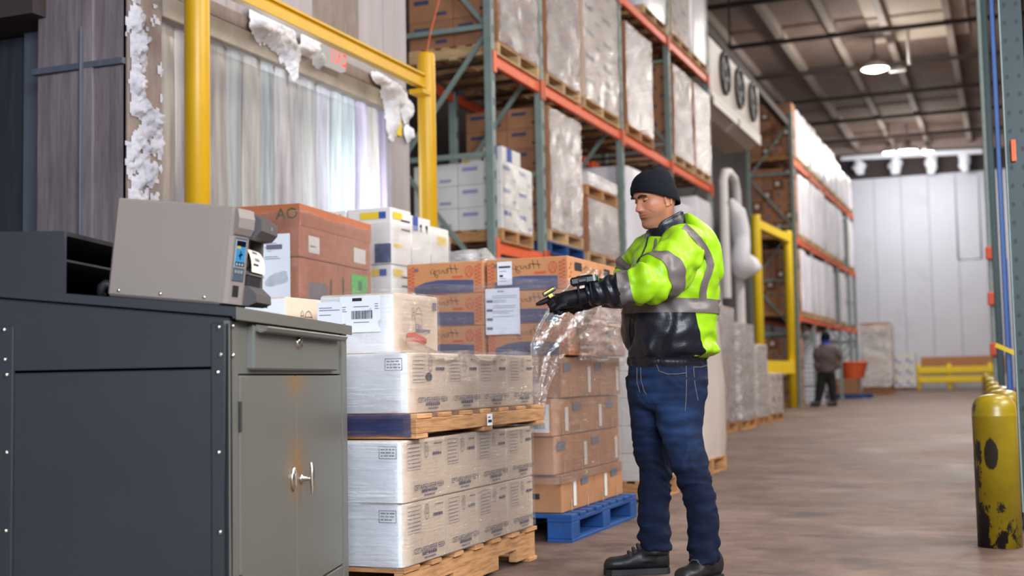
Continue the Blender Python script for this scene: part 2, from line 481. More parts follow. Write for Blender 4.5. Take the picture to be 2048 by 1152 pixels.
def pallet(x0, x1, y0, y1, z, label, group=None, mat='wood', along='Y', notch=True, H=.14, boards=7, rz=0.0, cat='pallet', parts=True):
    mat = K[mat]
    cx, cy = (x0 + x1) / 2, (y0 + y1) / 2
    L, W = (y1 - y0, x1 - x0) if along == 'Y' else (x1 - x0, y1 - y0)
    d = pallet_meshes(L, W, H, mat, notch, (round(L, 2), round(W, 2), H, mat.name, notch))
    rot = rz if along == 'Y' else rz + PI / 2
    if not parts:
        mb = MB()
        for x in (-W / 2 + .03, 0, W / 2 - .03):
            mb.box(x - .02, x + .02, -L / 2, L / 2, .018, H - .018)
        for i in range(boards):
            yy = -L / 2 + .05 + (L - .1) * i / (boards - 1); mb.box(-W / 2, W / 2, yy - .045, yy + .045, H - .018, H)
        for i in range(3):
            yy = -L / 2 + .05 + (L - .1) * i / 2; mb.box(-W / 2, W / 2, yy - .045, yy + .045, 0, .018)
        k2 = ('onepallet', round(L, 2), round(W, 2), H, mat.name)
        me = CACHE.get(k2) or mb.mesh('pallet', mat); CACHE[k2] = me
        o = link('pallet', me, loc=(cx, cy, z), rot=(0, 0, rot))
        return tag(o, label, cat, group)
    e = empty('pallet', (cx, cy, z), rot, label, cat, group)
    for x in (-W / 2 + .03, 0, W / 2 - .03): link('stringer', d['stringer'], e, loc=(x, 0, 0))
    for i in range(boards):
        yy = -L / 2 + .066 + (L - .132) * i / (boards - 1)
        link('deck_board', d['wide'] if i in (0, boards - 1) else d['top'], e, loc=(R.uniform(-.006, .006), yy, 0), rot=(0, 0, R.uniform(-.006, .006)))
    for yy in (-L / 2 + .05, 0, L / 2 - .05): link('bottom_board', d['bot'], e, loc=(0, yy, 0))
    return e

def film_shell(x0, x1, y0, y1, z0, z1, mat, label, group=None, sides='fr', amp=.006, res=.07, seed=0, top=False, name='stretch_film', cat='film', kinks=()):
    """film wound round a load: f = -Y face, r = +X face, l = -X face, b = +Y face; rounded at the corners"""
    pts = []      # plan polyline of the wrap
    rr = .02
    seq = {'l': ((x0, y1), (x0, y0)), 'f': ((x0, y0), (x1, y0)), 'r': ((x1, y0), (x1, y1)), 'b': ((x1, y1), (x0, y1))}
    plan = []
    for s in 'lfrb':
        if s not in sides: continue
        (ax, ay), (bx, by) = seq[s]
        ln = math.hypot(bx - ax, by - ay); n = max(3, int(ln / res))
        for i in range(n + 1):
            t = (rr + (ln - 2 * rr) * i / n) / ln
            nx, ny = (by - ay) / ln, -(bx - ax) / ln
            plan.append((ax + (bx - ax) * t, ay + (by - ay) * t, nx, ny))
    nz = max(3, int((z1 - z0) / res))
    P = []
    cx, cy = (x0 + x1) / 2, (y0 + y1) / 2
    for i in range(nz + 1):
        z = z0 + (z1 - z0) * i / nz
        row = []
        for x, y, nx, ny in plan:
            q = Vector((x * 3 + seed * 7.3, y * 3, z * 9))
            d = amp * (1.0 + .9 * noise.noise(q)) + amp * .5 * noise.noise(q * 2.7)
            d = max(d, .0015)
            row.append((x + nx * d - cx, y + ny * d - cy, z + amp * noise.noise(q * 1.3) * (1 if 0 < i < nz else 2.5) - z0))
        P.append(row)
    mb = MB().grid(P, 0, True)
    if top:
        # the sheet pulled over the top edge
        rim = P[-1]; inn = [(x * .55, y * .55, z + .012) for x, y, z in rim]
        mb.grid([rim, inn], 0, True)
    me = mb.mesh('stretch_film', mat)
    o = link(name, me, loc=(cx, cy, z0))
    return tag(o, label, cat, group)
# ================================================================== SETTING
def floor_material():
    m, nt, out = nodes('worn concrete floor')
    b = N(nt, 'ShaderNodeBsdfPrincipled')
    v = coords(nt, (1, .55, 1)); v2 = coords(nt, (1, 1, 1)); v3 = coords(nt, (.8, 1.3, 1))
    n1 = noise_tex(nt, v, .9, 6, .65); n2 = noise_tex(nt, v2, 7, 6, .7); n3 = noise_tex(nt, v3, 2.4, 5, .6)
    c = ramp(nt, n1, [(.3, lin((80, 63, 56))), (.5, lin((109, 89, 80))), (.72, lin((132, 111, 101)))])
    f2 = ramp(nt, n2, [(.32, (.68, .68, .68)), (.66, (1.12, 1.12, 1.12))])
    c = mix(nt, 1.0, c, f2, 'MULTIPLY')
    f3 = ramp(nt, n3, [(.54, (0, 0, 0)), (.68, (1, 1, 1))])
    c = mix(nt, f3, c, lin((74, 64, 62)))
    f4 = ramp(nt, noise_tex(nt, v2, 55, 3, .6), [(.62, (0, 0, 0)), (.74, (.6, .6, .6))])
    c = mix(nt, f4, c, lin((86, 72, 68)))
    n5 = noise_tex(nt, coords(nt, (.7, 1.0, 1)), 1.3, 5, .65)
    c = mix(nt, ramp(nt, n5, [(.52, (0, 0, 0)), (.74, (.5, .5, .5))]), c, lin((156, 136, 126)))
    nt.links.new(c, b.inputs['Base Color'])
    b.inputs['Specular IOR Level'].default_value = .22
    r = ramp(nt, n1, [(.3, (.50,) * 3), (.7, (.72,) * 3)]); nt.links.new(r, b.inputs['Roughness'])
    bp = N(nt, 'ShaderNodeBump'); bp.inputs['Strength'].default_value = .12; bp.inputs['Distance'].default_value = .004
    nt.links.new(n2, bp.inputs['Height']); nt.links.new(bp.outputs[0], b.inputs['Normal'])
    nt.links.new(b.outputs[0], out.inputs[0]); return m
fl = MB().box(-9, 7, -6, 58, -.1, 0).build('floor', floor_material()); tag(fl, kind='structure')

K['ceil'] = pbr('dark insulated ceiling', lin((134, 114, 104)), .85, var=.18, vscale=2)
K['ceilbeam'] = pbr('pale roof beam', lin((170, 156, 146)), .7, var=.12, vscale=3)
K['ceildark'] = pbr('dark roof joist', lin((60, 50, 49)), .8)
K['ceilpatch'] = pbr('pale roof panel', lin((206, 192, 176)), .8, var=.05)
ce = MB().box(-9, 7, -6, 58, 10.9, 11.0).build('ceiling', K['ceil']); tag(ce, kind='structure')
for x in (-7.4, -5.85, -4.35, -2.9, -1.2, .4, 2.1, 3.8, 5.4):
    MB().box(x - .10, x + .10, -6, 57.4, 10.62, 10.9, 0, .01).build('beam', K['ceilbeam'], ce)
jm = MB().box(-8.9, 6.9, -.05, .05, 10.5, 10.62).mesh('joist', K['ceildark'])
for k in range(13): link('joist', jm, ce, loc=(0, 2.2 + 4.3 * k, 0))
pm = MB().box(-1.35, 1.35, -2.6, 2.6, 10.85, 10.9).mesh('roof_panel', K['ceilpatch'])
for y in (36.6, 31.2): link('roof_panel', pm, ce, loc=(-2.05 - 1.45 * 0, y, 0), rot=None)

K['panelwhite'] = pbr('white insulated wall panel', lin((206, 206, 214)), .5, var=.03, vscale=.8, rnd=.05, dark=lin((186, 184, 192)), dscale=.5, dth=(.55, .8))
K['soffit'] = pbr('grey soffit', lin((150, 132, 124)), .85, var=.1)
K['seam'] = pbr('dark seam', lin((70, 66, 68)), .8)
wb = MB().box(-9, 7, 57.62, 57.8, 0, 10.9).build('wall_back', K['seam']); tag(wb, kind='structure')
pw = MB().box(-.568, .568, -.06, .06, 0, 9.42, 0, .006).mesh('panel', K['panelwhite'])
for k in range(13): link('panel', pw, wb, loc=(-8.2 + 1.15 * k, 57.56, 0))
MB().box(-9, 7, 57.3, 57.6, 10.35, 10.9).build('soffit', K['soffit'], wb)
MB().box(-9, 7, 57.50, 57.6, 9.42, 10.35).build('recess', K['ceildark'], wb)
K['ply'] = pbr('brown plywood kick board', lin((176, 122, 80)), .7, var=.15, vscale=3, vaniso=(1, 1, 6))
kb = MB().box(-3.62, -.2, 57.40, 57.48, .70, 1.40, 0, .01).build('kick_board', K['ply'])
tag(kb, 'brown plywood board fixed low along the white back wall', 'board')
K['darkwall'] = pbr('dark grey wall', lin((74, 68, 70)), .85, var=.2, vscale=1)
wl = MB().box(-9.2, -9.0, -6, 58, 0, 10.9).build('wall_left', K['darkwall']); tag(wl, kind='structure')
wr = MB().box(7.0, 7.2, -6, 58, 0, 10.9).build('wall_right', K['darkwall']); tag(wr, kind='structure')

# ---- freezer room with its doorway
def galv():
    m, nt, out = nodes('stained galvanised sheet')
    b = N(nt, 'ShaderNodeBsdfPrincipled')
    v = coords(nt, (9, 9, .5)); v2 = coords(nt, (2.2, 2.2, .8))
    n1 = noise_tex(nt, v, 3.2, 5, .7); n2 = noise_tex(nt, v2, 1.6, 5, .6)
    c = ramp(nt, n1, [(.28, lin((112, 101, 104))), (.55, lin((144, 133, 136))), (.78, lin((166, 155, 158)))])
    f = ramp(nt, n2, [(.3, (.78, .76, .78)), (.7, (1.1, 1.1, 1.1))])
    c = mix(nt, 1.0, c, f, 'MULTIPLY')
    nt.links.new(c, b.inputs['Base Color']); b.inputs['Roughness'].default_value = .5; b.inputs['Metallic'].default_value = .25
    nt.links.new(b.outputs[0], out.inputs[0]); return m
K['galv'] = galv()
K['galvdark'] = pbr('dark blue grey sheet', lin((52, 54, 64)), .6, var=.25, vscale=3, vaniso=(6, 6, .5))
K['galvmid'] = pbr('blue grey sheet', lin((86, 90, 104)), .6, var=.2, vscale=3, vaniso=(6, 6, .5))
K['jamb'] = pbr('brown stained jamb board', lin((132, 116, 108)), .75, var=.25, vscale=5, vaniso=(1, 3, 1))
K['lintel'] = pbr('grubby lintel board', lin((158, 148, 134)), .75, var=.22, vscale=5, dark=lin((150, 96, 76)), dscale=2.2, dth=(.60, .68))
K['upper'] = pbr('grey upper cladding', lin((158, 150, 152)), .55, var=.12, vscale=2, vaniso=(3, 3, .6), dark=lin((110, 98, 96)), dscale=1.2, dth=(.6, .8))
K['cold'] = pbr('pale freezer lining', lin((196, 198, 204)), .7)
fz = MB()
fz.box(-4.50, -4.37, 5.42, 5.69, 0, 5.3, 0)            # left of the opening
fz.box(-4.50, -4.37, 8.50, 8.82, 0, 5.3, 0)            # right of it
fz.box(-4.50, -4.37, 5.69, 8.50, 2.93, 5.3, 0)         # over it
wf = fz.build('wall_freezer', K['upper']); tag(wf, kind='structure')
# sheets of the end wall (facing the camera)
for a, b2, mt, y in ((-4.555, -4.35, 'galv', 5.40), (-4.625, -4.555, 'galv', 5.375), (-4.79, -4.625, 'galv', 5.40), (-4.955, -4.79, 'galv', 5.405)):
    MB().box(a + .0008, b2 - .0008, y, 5.44, 0, 5.3).build('panel', K[mt], wf)
MB().box(-4.625, -4.612, 5.35, 5.40, 0, 2.82, 0, .003).build('seam_strip', K['galvmid'], wf)
MB().box(-4.97, -4.352, 5.371, 5.405, 2.595, 2.628).build('strap', K['galvmid'], wf)
MB().box(-5.24, -4.955, 5.60, 5.66, 0, 5.3, 0, .004).build('panel', K['galvmid'], wf)
MB().box(-9.0, -5.24, 5.66, 5.72, 0, 5.3, 0, .004).build('panel', K['galvdark'], wf)
MB().box(-9.0, -4.9, 5.3, 5.62, 2.92, 3.3).build('header_beam', K['ceildark'], wf)
MB().box(-4.372, -4.335, 5.40, 5.69, 0, 3.4, 0, .006).build('jamb', K['jamb'], wf)
MB().box(-4.372, -4.345, 8.50, 8.82, 0, 2.95, 0, .006).build('jamb', K['upper'], wf)
MB().box(-4.372, -4.325, 5.69, 8.80, 2.93, 3.06, 0, .005).build('lintel', K['lintel'], wf)
MB().box(-4.372, -4.345, 5.69, 8.80, 3.07, 3.16, 0, .004).build('lintel', K['jamb'], wf)
for y0, y1 in ((8.02, 8.40), (8.41, 8.80)):
    MB().box(-4.372, -4.352, y0, y1, 3.25, 5.2, 0, .004).build('cladding_panel', K['upper'], wf)
for y0, y1 in ((6.05, 6.7), (6.71, 7.36), (7.37, 8.01)):
    MB().box(-4.372, -4.352, y0, y1, 3.25, 5.2, 0, .004).build('cladding_panel', K['jamb'] if y0 > 7 else K['upper'], wf)
ins = MB()
ins.box(-7.6, -7.5, 5.7, 9.0, 0, 3.7); ins.box(-7.6, -4.5, 8.9, 9.0, 0, 3.7); ins.box(-7.6, -4.5, 5.72, 5.76, 0, 3.7); ins.box(-7.6, -4.5, 5.7, 9.0, 3.6, 3.7)
ins.build('lining', K['cold'], wf)

# ---- strip curtain
def strip_material():
    m, nt, out = nodes('frosted curtain plastic')
    oi = N(nt, 'ShaderNodeObjectInfo')
    col = ramp(nt, oi.outputs['Random'], [(0, lin((214, 196, 232))), (.35, lin((228, 232, 244))), (.7, lin((234, 222, 204))), (1, lin((214, 234, 236)))])
    v = coords(nt, (6, 6, .5), rnd=True); n = noise_tex(nt, v, 2.0, 4)
    d = ramp(nt, n, [(.3, (.42, .37, .41)), (.62, (.86, .86, .88))])
    c = mix(nt, 1.0, col, d, 'MULTIPLY')
    tl = N(nt, 'ShaderNodeBsdfTranslucent'); nt.links.new(c, tl.inputs[0])
    df = N(nt, 'ShaderNodeBsdfDiffuse'); nt.links.new(c, df.inputs[0])
    tr = N(nt, 'ShaderNodeBsdfTransparent')
    gl = N(nt, 'ShaderNodeBsdfGlossy'); gl.inputs['Roughness'].default_value = .22
    a = N(nt, 'ShaderNodeMixShader'); a.inputs[0].default_value = .45
    nt.links.new(df.outputs[0], a.inputs[1]); nt.links.new(tl.outputs[0], a.inputs[2])
    b = N(nt, 'ShaderNodeMixShader'); b.inputs[0].default_value = .30
    nt.links.new(a.outputs[0], b.inputs[1]); nt.links.new(tr.outputs[0], b.inputs[2])
    e = N(nt, 'ShaderNodeMixShader'); e.inputs[0].default_value = .10
    nt.links.new(b.outputs[0], e.inputs[1]); nt.links.new(gl.outputs[0], e.inputs[2])
    nt.links.new(e.outputs[0], out.inputs[0]); return m
K['strip'] = strip_material()
cur = empty('strip_curtain', (-4.42, 7.1, 0), 0, 'frosted plastic strip curtain hanging in the freezer doorway', 'curtain')
y = 5.72; k = 0
while y < 8.44:
    wd = R.uniform(.19, .24); dep = R.uniform(.012, .03); sg = R.uniform(-.02, .02)
    P = []
    for i in range(9):
        z = 2.95 - 2.93 * i / 8
        row = []
        for j in range(7):
            t = j / 6
            row.append((dep * math.sin(PI * t) + (.012 if k % 2 else 0) + .008 * math.sin(3 * z + k), (t - .5) * wd + sg * (1 - z / 2.95) * .6, z))
        P.append(row)
    MB().grid(P, 0, True).build('strip', K['strip'], cur, loc=(0, y - 7.1 + wd / 2, 0))
    y += wd - .03; k += 1

# ---- yellow guard frame before the doorway
gf = empty('safety_barrier', (-4.0, 7.0, 0), 0, 'tall yellow pipe guard frame in front of the freezer doorway', 'guard rail')
for yy in (5.55, 8.42):
    MB().lathe([(.0, 0), (.068, 0), (.068, 3.30), (.064, 3.325), (0, 3.33)], 28).build('post', K['yellow'], gf, loc=(0, yy - 7.0, 0))
    MB().box(-.09, .09, -.09, .09, 0, .012, 0, .002).build('base_plate', K['yellow'], gf, loc=(0, yy - 7.0, 0))
bm = MB(); bm.box(-.03, .03, -1.38, 1.36, 3.042, 3.062, 0, .003); bm.box(-.03, .03, -1.38, 1.36, 3.133, 3.153, 0, .003); bm.box(-.012, .012, -1.38, 1.36, 3.062, 3.133)
bm.build('beam', K['yellow'], gf)
MB().box(-.06, .06, 1.24, 1.37, 2.985, 3.02, 0, .003).build('bracket', K['yellow'], gf)

# ---- frost on the wall
K['frostgrey'] = pbr('dirty frost', lin((190, 188, 196)), .85, var=.1, vscale=14, bump=1.0, bscale=36, dark=lin((140, 126, 120)), dscale=9, dth=(.55, .75))
def frost(label, blobs, X=-4.33, lumps=.05, seed=0, group=None, res=.012):
    ys = [b[0] - b[2] * 1.3 for b in blobs] + [b[0] + b[2] * 1.3 for b in blobs]
    zs = [b[1] - b[3] * 1.3 for b in blobs] + [b[1] + b[3] * 1.3 for b in blobs]
    y0, y1, z0, z1 = min(ys), max(ys), min(zs), max(zs)
    ny = int((y1 - y0) / res); nz = int((z1 - z0) / res)
    T = []
    for i in range(nz + 1):
        row = []
        for j in range(ny + 1):
            yy = y0 + (y1 - y0) * j / ny; zz = z0 + (z1 - z0) * i / nz
            e = -1
            for by, bz, ry, rz, th in blobs:
                d = 1 - math.sqrt(((yy - by) / ry) ** 2 + ((zz - bz) / rz) ** 2)
                if d > -.3: e = max(e, min(1, d * 2.2)) if d > 0 else max(e, d)
            q = Vector((yy * 9, zz * 9, seed * 3.7))
            v = e * (.075 if seed > 1 else .045) + (noise.noise(q) * .55 + noise.noise(q * 2.1) * .3 + noise.noise(q * 4.7) * .3 + noise.noise(q * 9.5) * .16) * lumps
            row.append(v)
        T.append(row)
    mb = MB(); ids = {}
    vs = []; fs = []
    def vid(i, j):
        if (i, j) not in ids:
            ids[i, j] = len(vs); vs.append((max(T[i][j], 0) * .7, y0 + (y1 - y0) * j / ny, z0 + (z1 - z0) * i / nz))
        return ids[i, j]
    for i in range(nz):
        for j in range(ny):
            if max(T[i][j], T[i + 1][j], T[i][j + 1], T[i + 1][j + 1]) > 0:
                fs.append((vid(i, j), vid(i, j + 1), vid(i + 1, j + 1), vid(i + 1, j)))
    c = Vector((0, (y0 + y1) / 2, z0))
    mb.add([Vector(v) - c for v in vs], fs, 0, True)
    o = mb.build('frost_patch', K['frostgrey'] if seed == 1 else K['frost'], loc=(X, c.y, c.z))
    return tag(o, label, 'frost', group)
frost('thick white frost crust running down the left jamb of the freezer door', [(5.47, 2.85, .07, .1, 1), (5.50, 2.72, .05, .12, 1), (5.45, 2.55, .04, .2, 1), (5.50, 2.38, .07, .12, 1), (5.55, 2.30, .10, .10, 1), (5.50, 2.12, .10, .16, 1), (5.53, 1.95, .09, .15, 1), (5.49, 1.75, .08, .2, 1), (5.54, 1.55, .1, .2, 1)], seed=1, lumps=.15)
frost('large lumpy frost mass above the curtain left of the exit sign', [(6.72, 3.17, .17, .13, 1), (6.88, 3.12, .2, .14, 1), (7.02, 3.02, .10, .13, 1), (6.62, 3.1, .08, .06, 1)], X=-4.32, seed=2, lumps=.09)
frost('small frost lump beside the exit sign', [(7.28, 3.15, .13, .07, 1), (7.36, 3.07, .06, .06, 1), (7.18, 3.09, .1, .03, 1)], X=-4.32, seed=3, lumps=.05)
frost('hanging frost lump at the right end of the door lintel', [(8.30, 3.13, .15, .04, 1), (8.52, 3.05, .22, .10, 1), (8.46, 2.90, .10, .18, 1), (8.70, 2.98, .10, .09, 1), (8.74, 2.80, .05, .06, .5)], X=-4.32, seed=4, lumps=.045)
tg = MB().box(-.004, .004, -.06, .06, 0, .14, 0, .001).build('tag', K['yellowprint'], loc=(-4.335, 8.60, 2.76))
tag(tg, 'small yellow tag on the right jamb under the frost lump', 'tag')
K['exitred'] = glow('lit red letter', (1.0, .10, .06), 1.6)
K['signwhite'] = glow('lit sign face', lin((214, 206, 198)), .8)
ex = empty('exit_sign', (-4.32, 7.50, 3.045), 0, 'white exit sign with lit red letters under the yellow beam', 'sign')
MB().box(0, .05, -.175, .175, 0, .20, 0, .008).build('housing', K['signwhite'], ex)
link('lettering', text_mesh('EXIT', .19, K['exitred']), ex, mw=Matrix(((0, 0, 1, .0525), (.62, 0, 0, .055), (0, 1.25, 0, .10), (0, 0, 0, 1))))

# ---- frosted pipe and lumps at the head of the back wall
pp = MB().tube([(-6.6, 56.8, 10.32), (-4, 56.8, 10.27), (-.7, 56.8, 10.15)], [.10, .14, .12], 12).build('frosted_pipe', K['frost'])
tag(pp, 'long frosted pipe along the top of the back wall', 'pipe')
for q, (x, z, rz, lb) in enumerate(((-5.85, 10.0, .42, 'left'), (-4.3, 9.95, .5, 'second'), (-2.8, 9.9, .55, 'third'), (-1.45, 9.9, .62, 'right'))):
    mb = MB(); P = []
    for i in range(13):
        row = []
        for j in range(16):
            a = 2 * PI * j / 16; ph = PI * i / 12
            r = math.sin(ph) ** .7 * (.24 + .24 * noise.noise(Vector((math.cos(a) * 1.5 + q * 3, math.sin(a) * 1.5, i * .4))))
            row.append((r * math.cos(a), r * math.sin(a) * .6, rz * .8 * math.cos(ph)))
        P.append(row)
    mb.grid(P, 0, True, True)
    o = mb.build('frost_lump', K['frost'], loc=(x, 56.8, z - .14)); tag(o, {'left': 'leftmost', 'second': 'second from left', 'third': 'third from left', 'right': 'rightmost'}[lb] + ' frost lump hanging at the top of the back wall', 'frost', 'frost lumps on the back wall')
cdm = MB(); cdm.tube([(-1.9, 57.46, 9.2), (-1.9, 57.46, 5.6), (-.95, 57.46, 5.6), (-.95, 57.46, 9.2)], .035, 6)
tag(cdm.build('conduit', pbr('pale conduit', lin((196, 194, 200)), .5)), 'thin pale conduit loop on the white back wall', 'conduit')

# ---- high bay lamps
K['lampshade'] = pbr('white lamp reflector', lin((230, 226, 220)), .4)
K['lampglow'] = glow('lit lamp lens', (1.0, .97, .92), 14)
K['lampbody'] = pbr('grey lamp body', lin((140, 134, 130)), .5)
def high_bay(loc, r, label, group='high bay lamps', power=120):
    e = empty('high_bay_lamp', loc, 0, label, 'lamp', group)
    MB().lathe([(.03, 1.05), (.03, .30)], 10).build('hanger', K['lampbody'], e)
    MB().lathe([(0, .33), (.12 * r / .4, .32), (.14 * r / .4, .1), (.1, .08)], 18).build('housing', K['lampbody'], e)
    MB().lathe([(.13, .12), (r * .8, .02), (r, -.10), (r * .96, -.10), (r * .76, 0), (.13, .10)], 24).build('reflector', K['lampshade'], e)
    MB().lathe([(0, -.18), (r * .5, -.17), (r * .8, -.13), (r * .9, -.09), (0, -.06)], 24).build('lens', K['lampglow'], e)
    l = bpy.data.lights.new('lamp_light', 'POINT'); l.energy = power; l.color = (1, .95, .88); l.shadow_soft_size = .35
    link('lamp_light', l, e, loc=(0, 0, -.45))
    return e
high_bay((-3.32, 37.87, 9.85), .40, 'nearest bright high bay lamp hanging from the ceiling', power=420)
high_bay((-3.50, 52.9, 9.85), .42, 'middle one of three bright lamps near the back wall')
high_bay((-4.2, 52.6, 9.8), .26, 'left one of three bright lamps near the back wall')
high_bay((-2.75, 53.2, 9.8), .26, 'right one of three bright lamps near the back wall')
# small white fittings by the near lamp
mb = MB(); mb.tube([(-2.35, 37.6, 10.9), (-2.33, 37.7, 9.75)], .05, 8); mb.tube([(-2.9, 37.7, 9.62), (-2.45, 37.7, 9.62)], .06, 8)
tag(mb.build('light_fitting', K['lampshade']), 'small white pipe fitting beside the nearest ceiling lamp', 'fitting')

# ---- goods standing in the freezer, dimly seen through the curtain
K['coldgoods'] = pbr('brown goods', lin((120, 92, 76)), .8, var=.2, vscale=4)
for (x0, x1, y0, y1, h, lb) in ((-5.9, -4.95, 5.85, 6.6, 2.5, 'brown load dimly seen through the left part of the strip curtain'), (-6.6, -5.7, 6.75, 7.5, 2.1, 'brown load deeper in the freezer behind the strip curtain')):
    mb = MB(); n = 5
    for i in range(n):
        mb.box(x0, x1, y0, y1, .15 + (h - .15) * i / n, .15 + (h - .15) * (i + 1) / n - .01, 0, .012)
    mb.box(x0 + .02, x1 - .02, y0 + .02, y1 - .02, 0, .15)
    tag(mb.build('freezer_load', K['coldgoods']), lb, 'load')
# ================================================================== PALLET RACKS
def rack(name, label, ys, xf, xb, levels, ztop, first_open=True, brace=True):
    e = empty('pallet_rack', (xf, ys[0], 0), 0, label, 'rack')
    o = Vector((xf, ys[0], 0))
    D = xb - xf
    levels = tuple(z - .004 for z in levels)
    up = MB(); up.box(-.045, .045, -.04, .04, 0, ztop, 0, .006)
    for k in range(int(ztop / .25)): up.box(.0455, .0465, -.018, .018, .12 + .25 * k, .20 + .25 * k, 1)
    um = up.mesh('upright', [K['rackgreen'], K['rackdark']])
    fp = MB().box(-.08, .08, -.09, .09, 0, .012).mesh('foot_plate', K['rackgreen'])
    for y in ys:
        for x in (0, D):
            link('upright', um, e, loc=(x, y - o.y, 0.012)); link('foot_plate', fp, e, loc=(x, y - o.y, 0))
        if brace:
            z = .5
            flip = 0
            while z < ztop - .3:
                MB().bar((-.03, y - o.y, z), (D + .03, y - o.y, z), .035, .05).build('cross_brace', K['rackgreen'], e)
                z2 = min(z + 1.32, ztop - .2)
                a, b2 = ((-.03, z), (D + .03, z2 - .06)) if flip else ((D + .03, z), (-.03, z2 - .06))
                MB().bar((a[0], y - o.y + .02, a[1]), (b2[0], y - o.y + .02, b2[1]), .03, .045).build('diagonal_brace', K['rackgreen'], e)
                z = z2; flip = 1 - flip
    for i in range(len(ys) - 1):
        L = ys[i + 1] - ys[i] - .10
        for z in levels:
            for x in (0, D):
                b = MB(); b.box(-.03, .03, -L / 2, L / 2, z - .12, z, 0, .006); b.box(.0305 if x == 0 else -.0315, .0315 if x == 0 else -.0305, -L / 2, L / 2, z - .085, z - .04, 0)
                link('beam', b.mesh('beam', K['orangepaint']), e, loc=(x, (ys[i] + ys[i + 1]) / 2 - o.y, 0))
                if x == 0:
                    for s in (-1, 1):
                        MB().box(.046, .062, -.04, .04, z - .2, z + .03, 0, .004).build('beam_connector', K['orangepaint'], e, loc=(0, (ys[i] + ys[i + 1]) / 2 - o.y + s * (L / 2 + .03), 0))
            nb = max(3, int(L / .45))
            for q in range(nb):
                MB().box(D + .035, -.035, -.06, .06, z - .025, z - .002).build('deck_board', K['darkwood'], e, loc=(0, ys[i] - o.y + .05 + L * (q + .5) / nb, 0))
    return e
LV = (2.25, 4.18, 6.14)
R1Y = (11.60, 13.05, 16.20, 18.88, 21.68)
rack('pallet_rack', 'near orange and grey green pallet rack behind the freezer doorway', R1Y, -4.80, -5.86, LV, 8.2)
R2Y = (31.1, 33.8, 36.5, 39.2, 41.9, 43.6)
rack('pallet_rack', 'far orange pallet rack beyond the second yellow guard frame', R2Y, -4.80, -5.90, LV, 7.3)

# -------- loads on the near rack
K['paleprint'] = pbr('pale blue print', lin((150, 152, 190)), .7)
rk_w = [K['white'], K['paleprint'], K['yellowprint'], K['blueprint'], K['inkred']]
rk_b = [K['brown'], K['inkblue'], K['white'], K['inkgrey'], K['inkred']]
rk_p = [K['beige'], K['inkgrey'], K['white'], K['inkblue'], K['inkred']]
rk_d = [K['darkbrown'], K['inkblue'], K['white'], K['inkgrey'], K['inkred']]
def rack_load(nm, y0, y1, z, rows, h, mats, film='filmwhite', grp=None, pal='palewood', x1=-4.74, depth=1.02, cols=2, prints=True, palname='pallet', base=.14, fs='r', seen=99, back=False):
    """a wrapped pallet load on a rack level: the pallet, the cartons in view, the film"""
    x0 = x1 - depth
    if base: pallet(x0, x1, y0, y1, z, f'{"blue" if pal=="bluepaint" else "wooden"} pallet under the {nm}', 'pallets on the racks', mat=pal, along='X', notch=False, H=base, boards=6)
    zb = z + base + .001
    ly = (y1 - y0 - .02) / cols; lx = depth / 2
    pr_f = (('front', lx * .12, lx * .46, h * .62, h * .78, 1), ('front', lx * .6, lx * .86, h * .18, h * .3, 1)) if prints else ()
    pr_r = (('right', ly * .1, ly * .55, h * .6, h * .8, 3), ('right', ly * .65, ly * .9, h * .2, h * .32, 1)) if prints else ()
    me = carton_mesh(lx - .006, ly - .006, h - .003, mats, pr_f + pr_r)
    for r in range(rows):
        for c in range(cols):
            for xx in ((0, 1) if c == 0 else (1,)):
                cx0 = x0 + lx * xx
                if r >= seen or (xx == 0 and not back):
                    if xx == 1: bulk(cx0, cx0 + lx, y0 + .01 + ly * c, y0 + .01 + ly * (c + 1), zb + h * r, me)
                    continue
                o = box_at(cx0, cx0 + lx, y0 + .01 + ly * c, y0 + .01 + ly * (c + 1), zb + h * r, me, jit=.006)
                where = ('near' if c == 0 else 'far') if xx == 1 else 'rear'
                tag(o, f'carton, row {ORD[r]} up, {where} column, {nm}', 'carton', grp or 'cartons on the racks')
    if film:
        film_shell(x0, x1, y0 + .004, y1 - .004, zb + .006, zb + rows * h - .01, K[film], f'stretch film round the {nm}', 'stretch film on the racks', fs, amp=.008, res=.09, seed=R.random() * 9)
K['wrap'] = pbr('white wrapped load', lin((224, 223, 232)), .3, var=.08, vscale=5, vaniso=(1, 1, .5), bump=.5, bscale=9, rnd=.06)
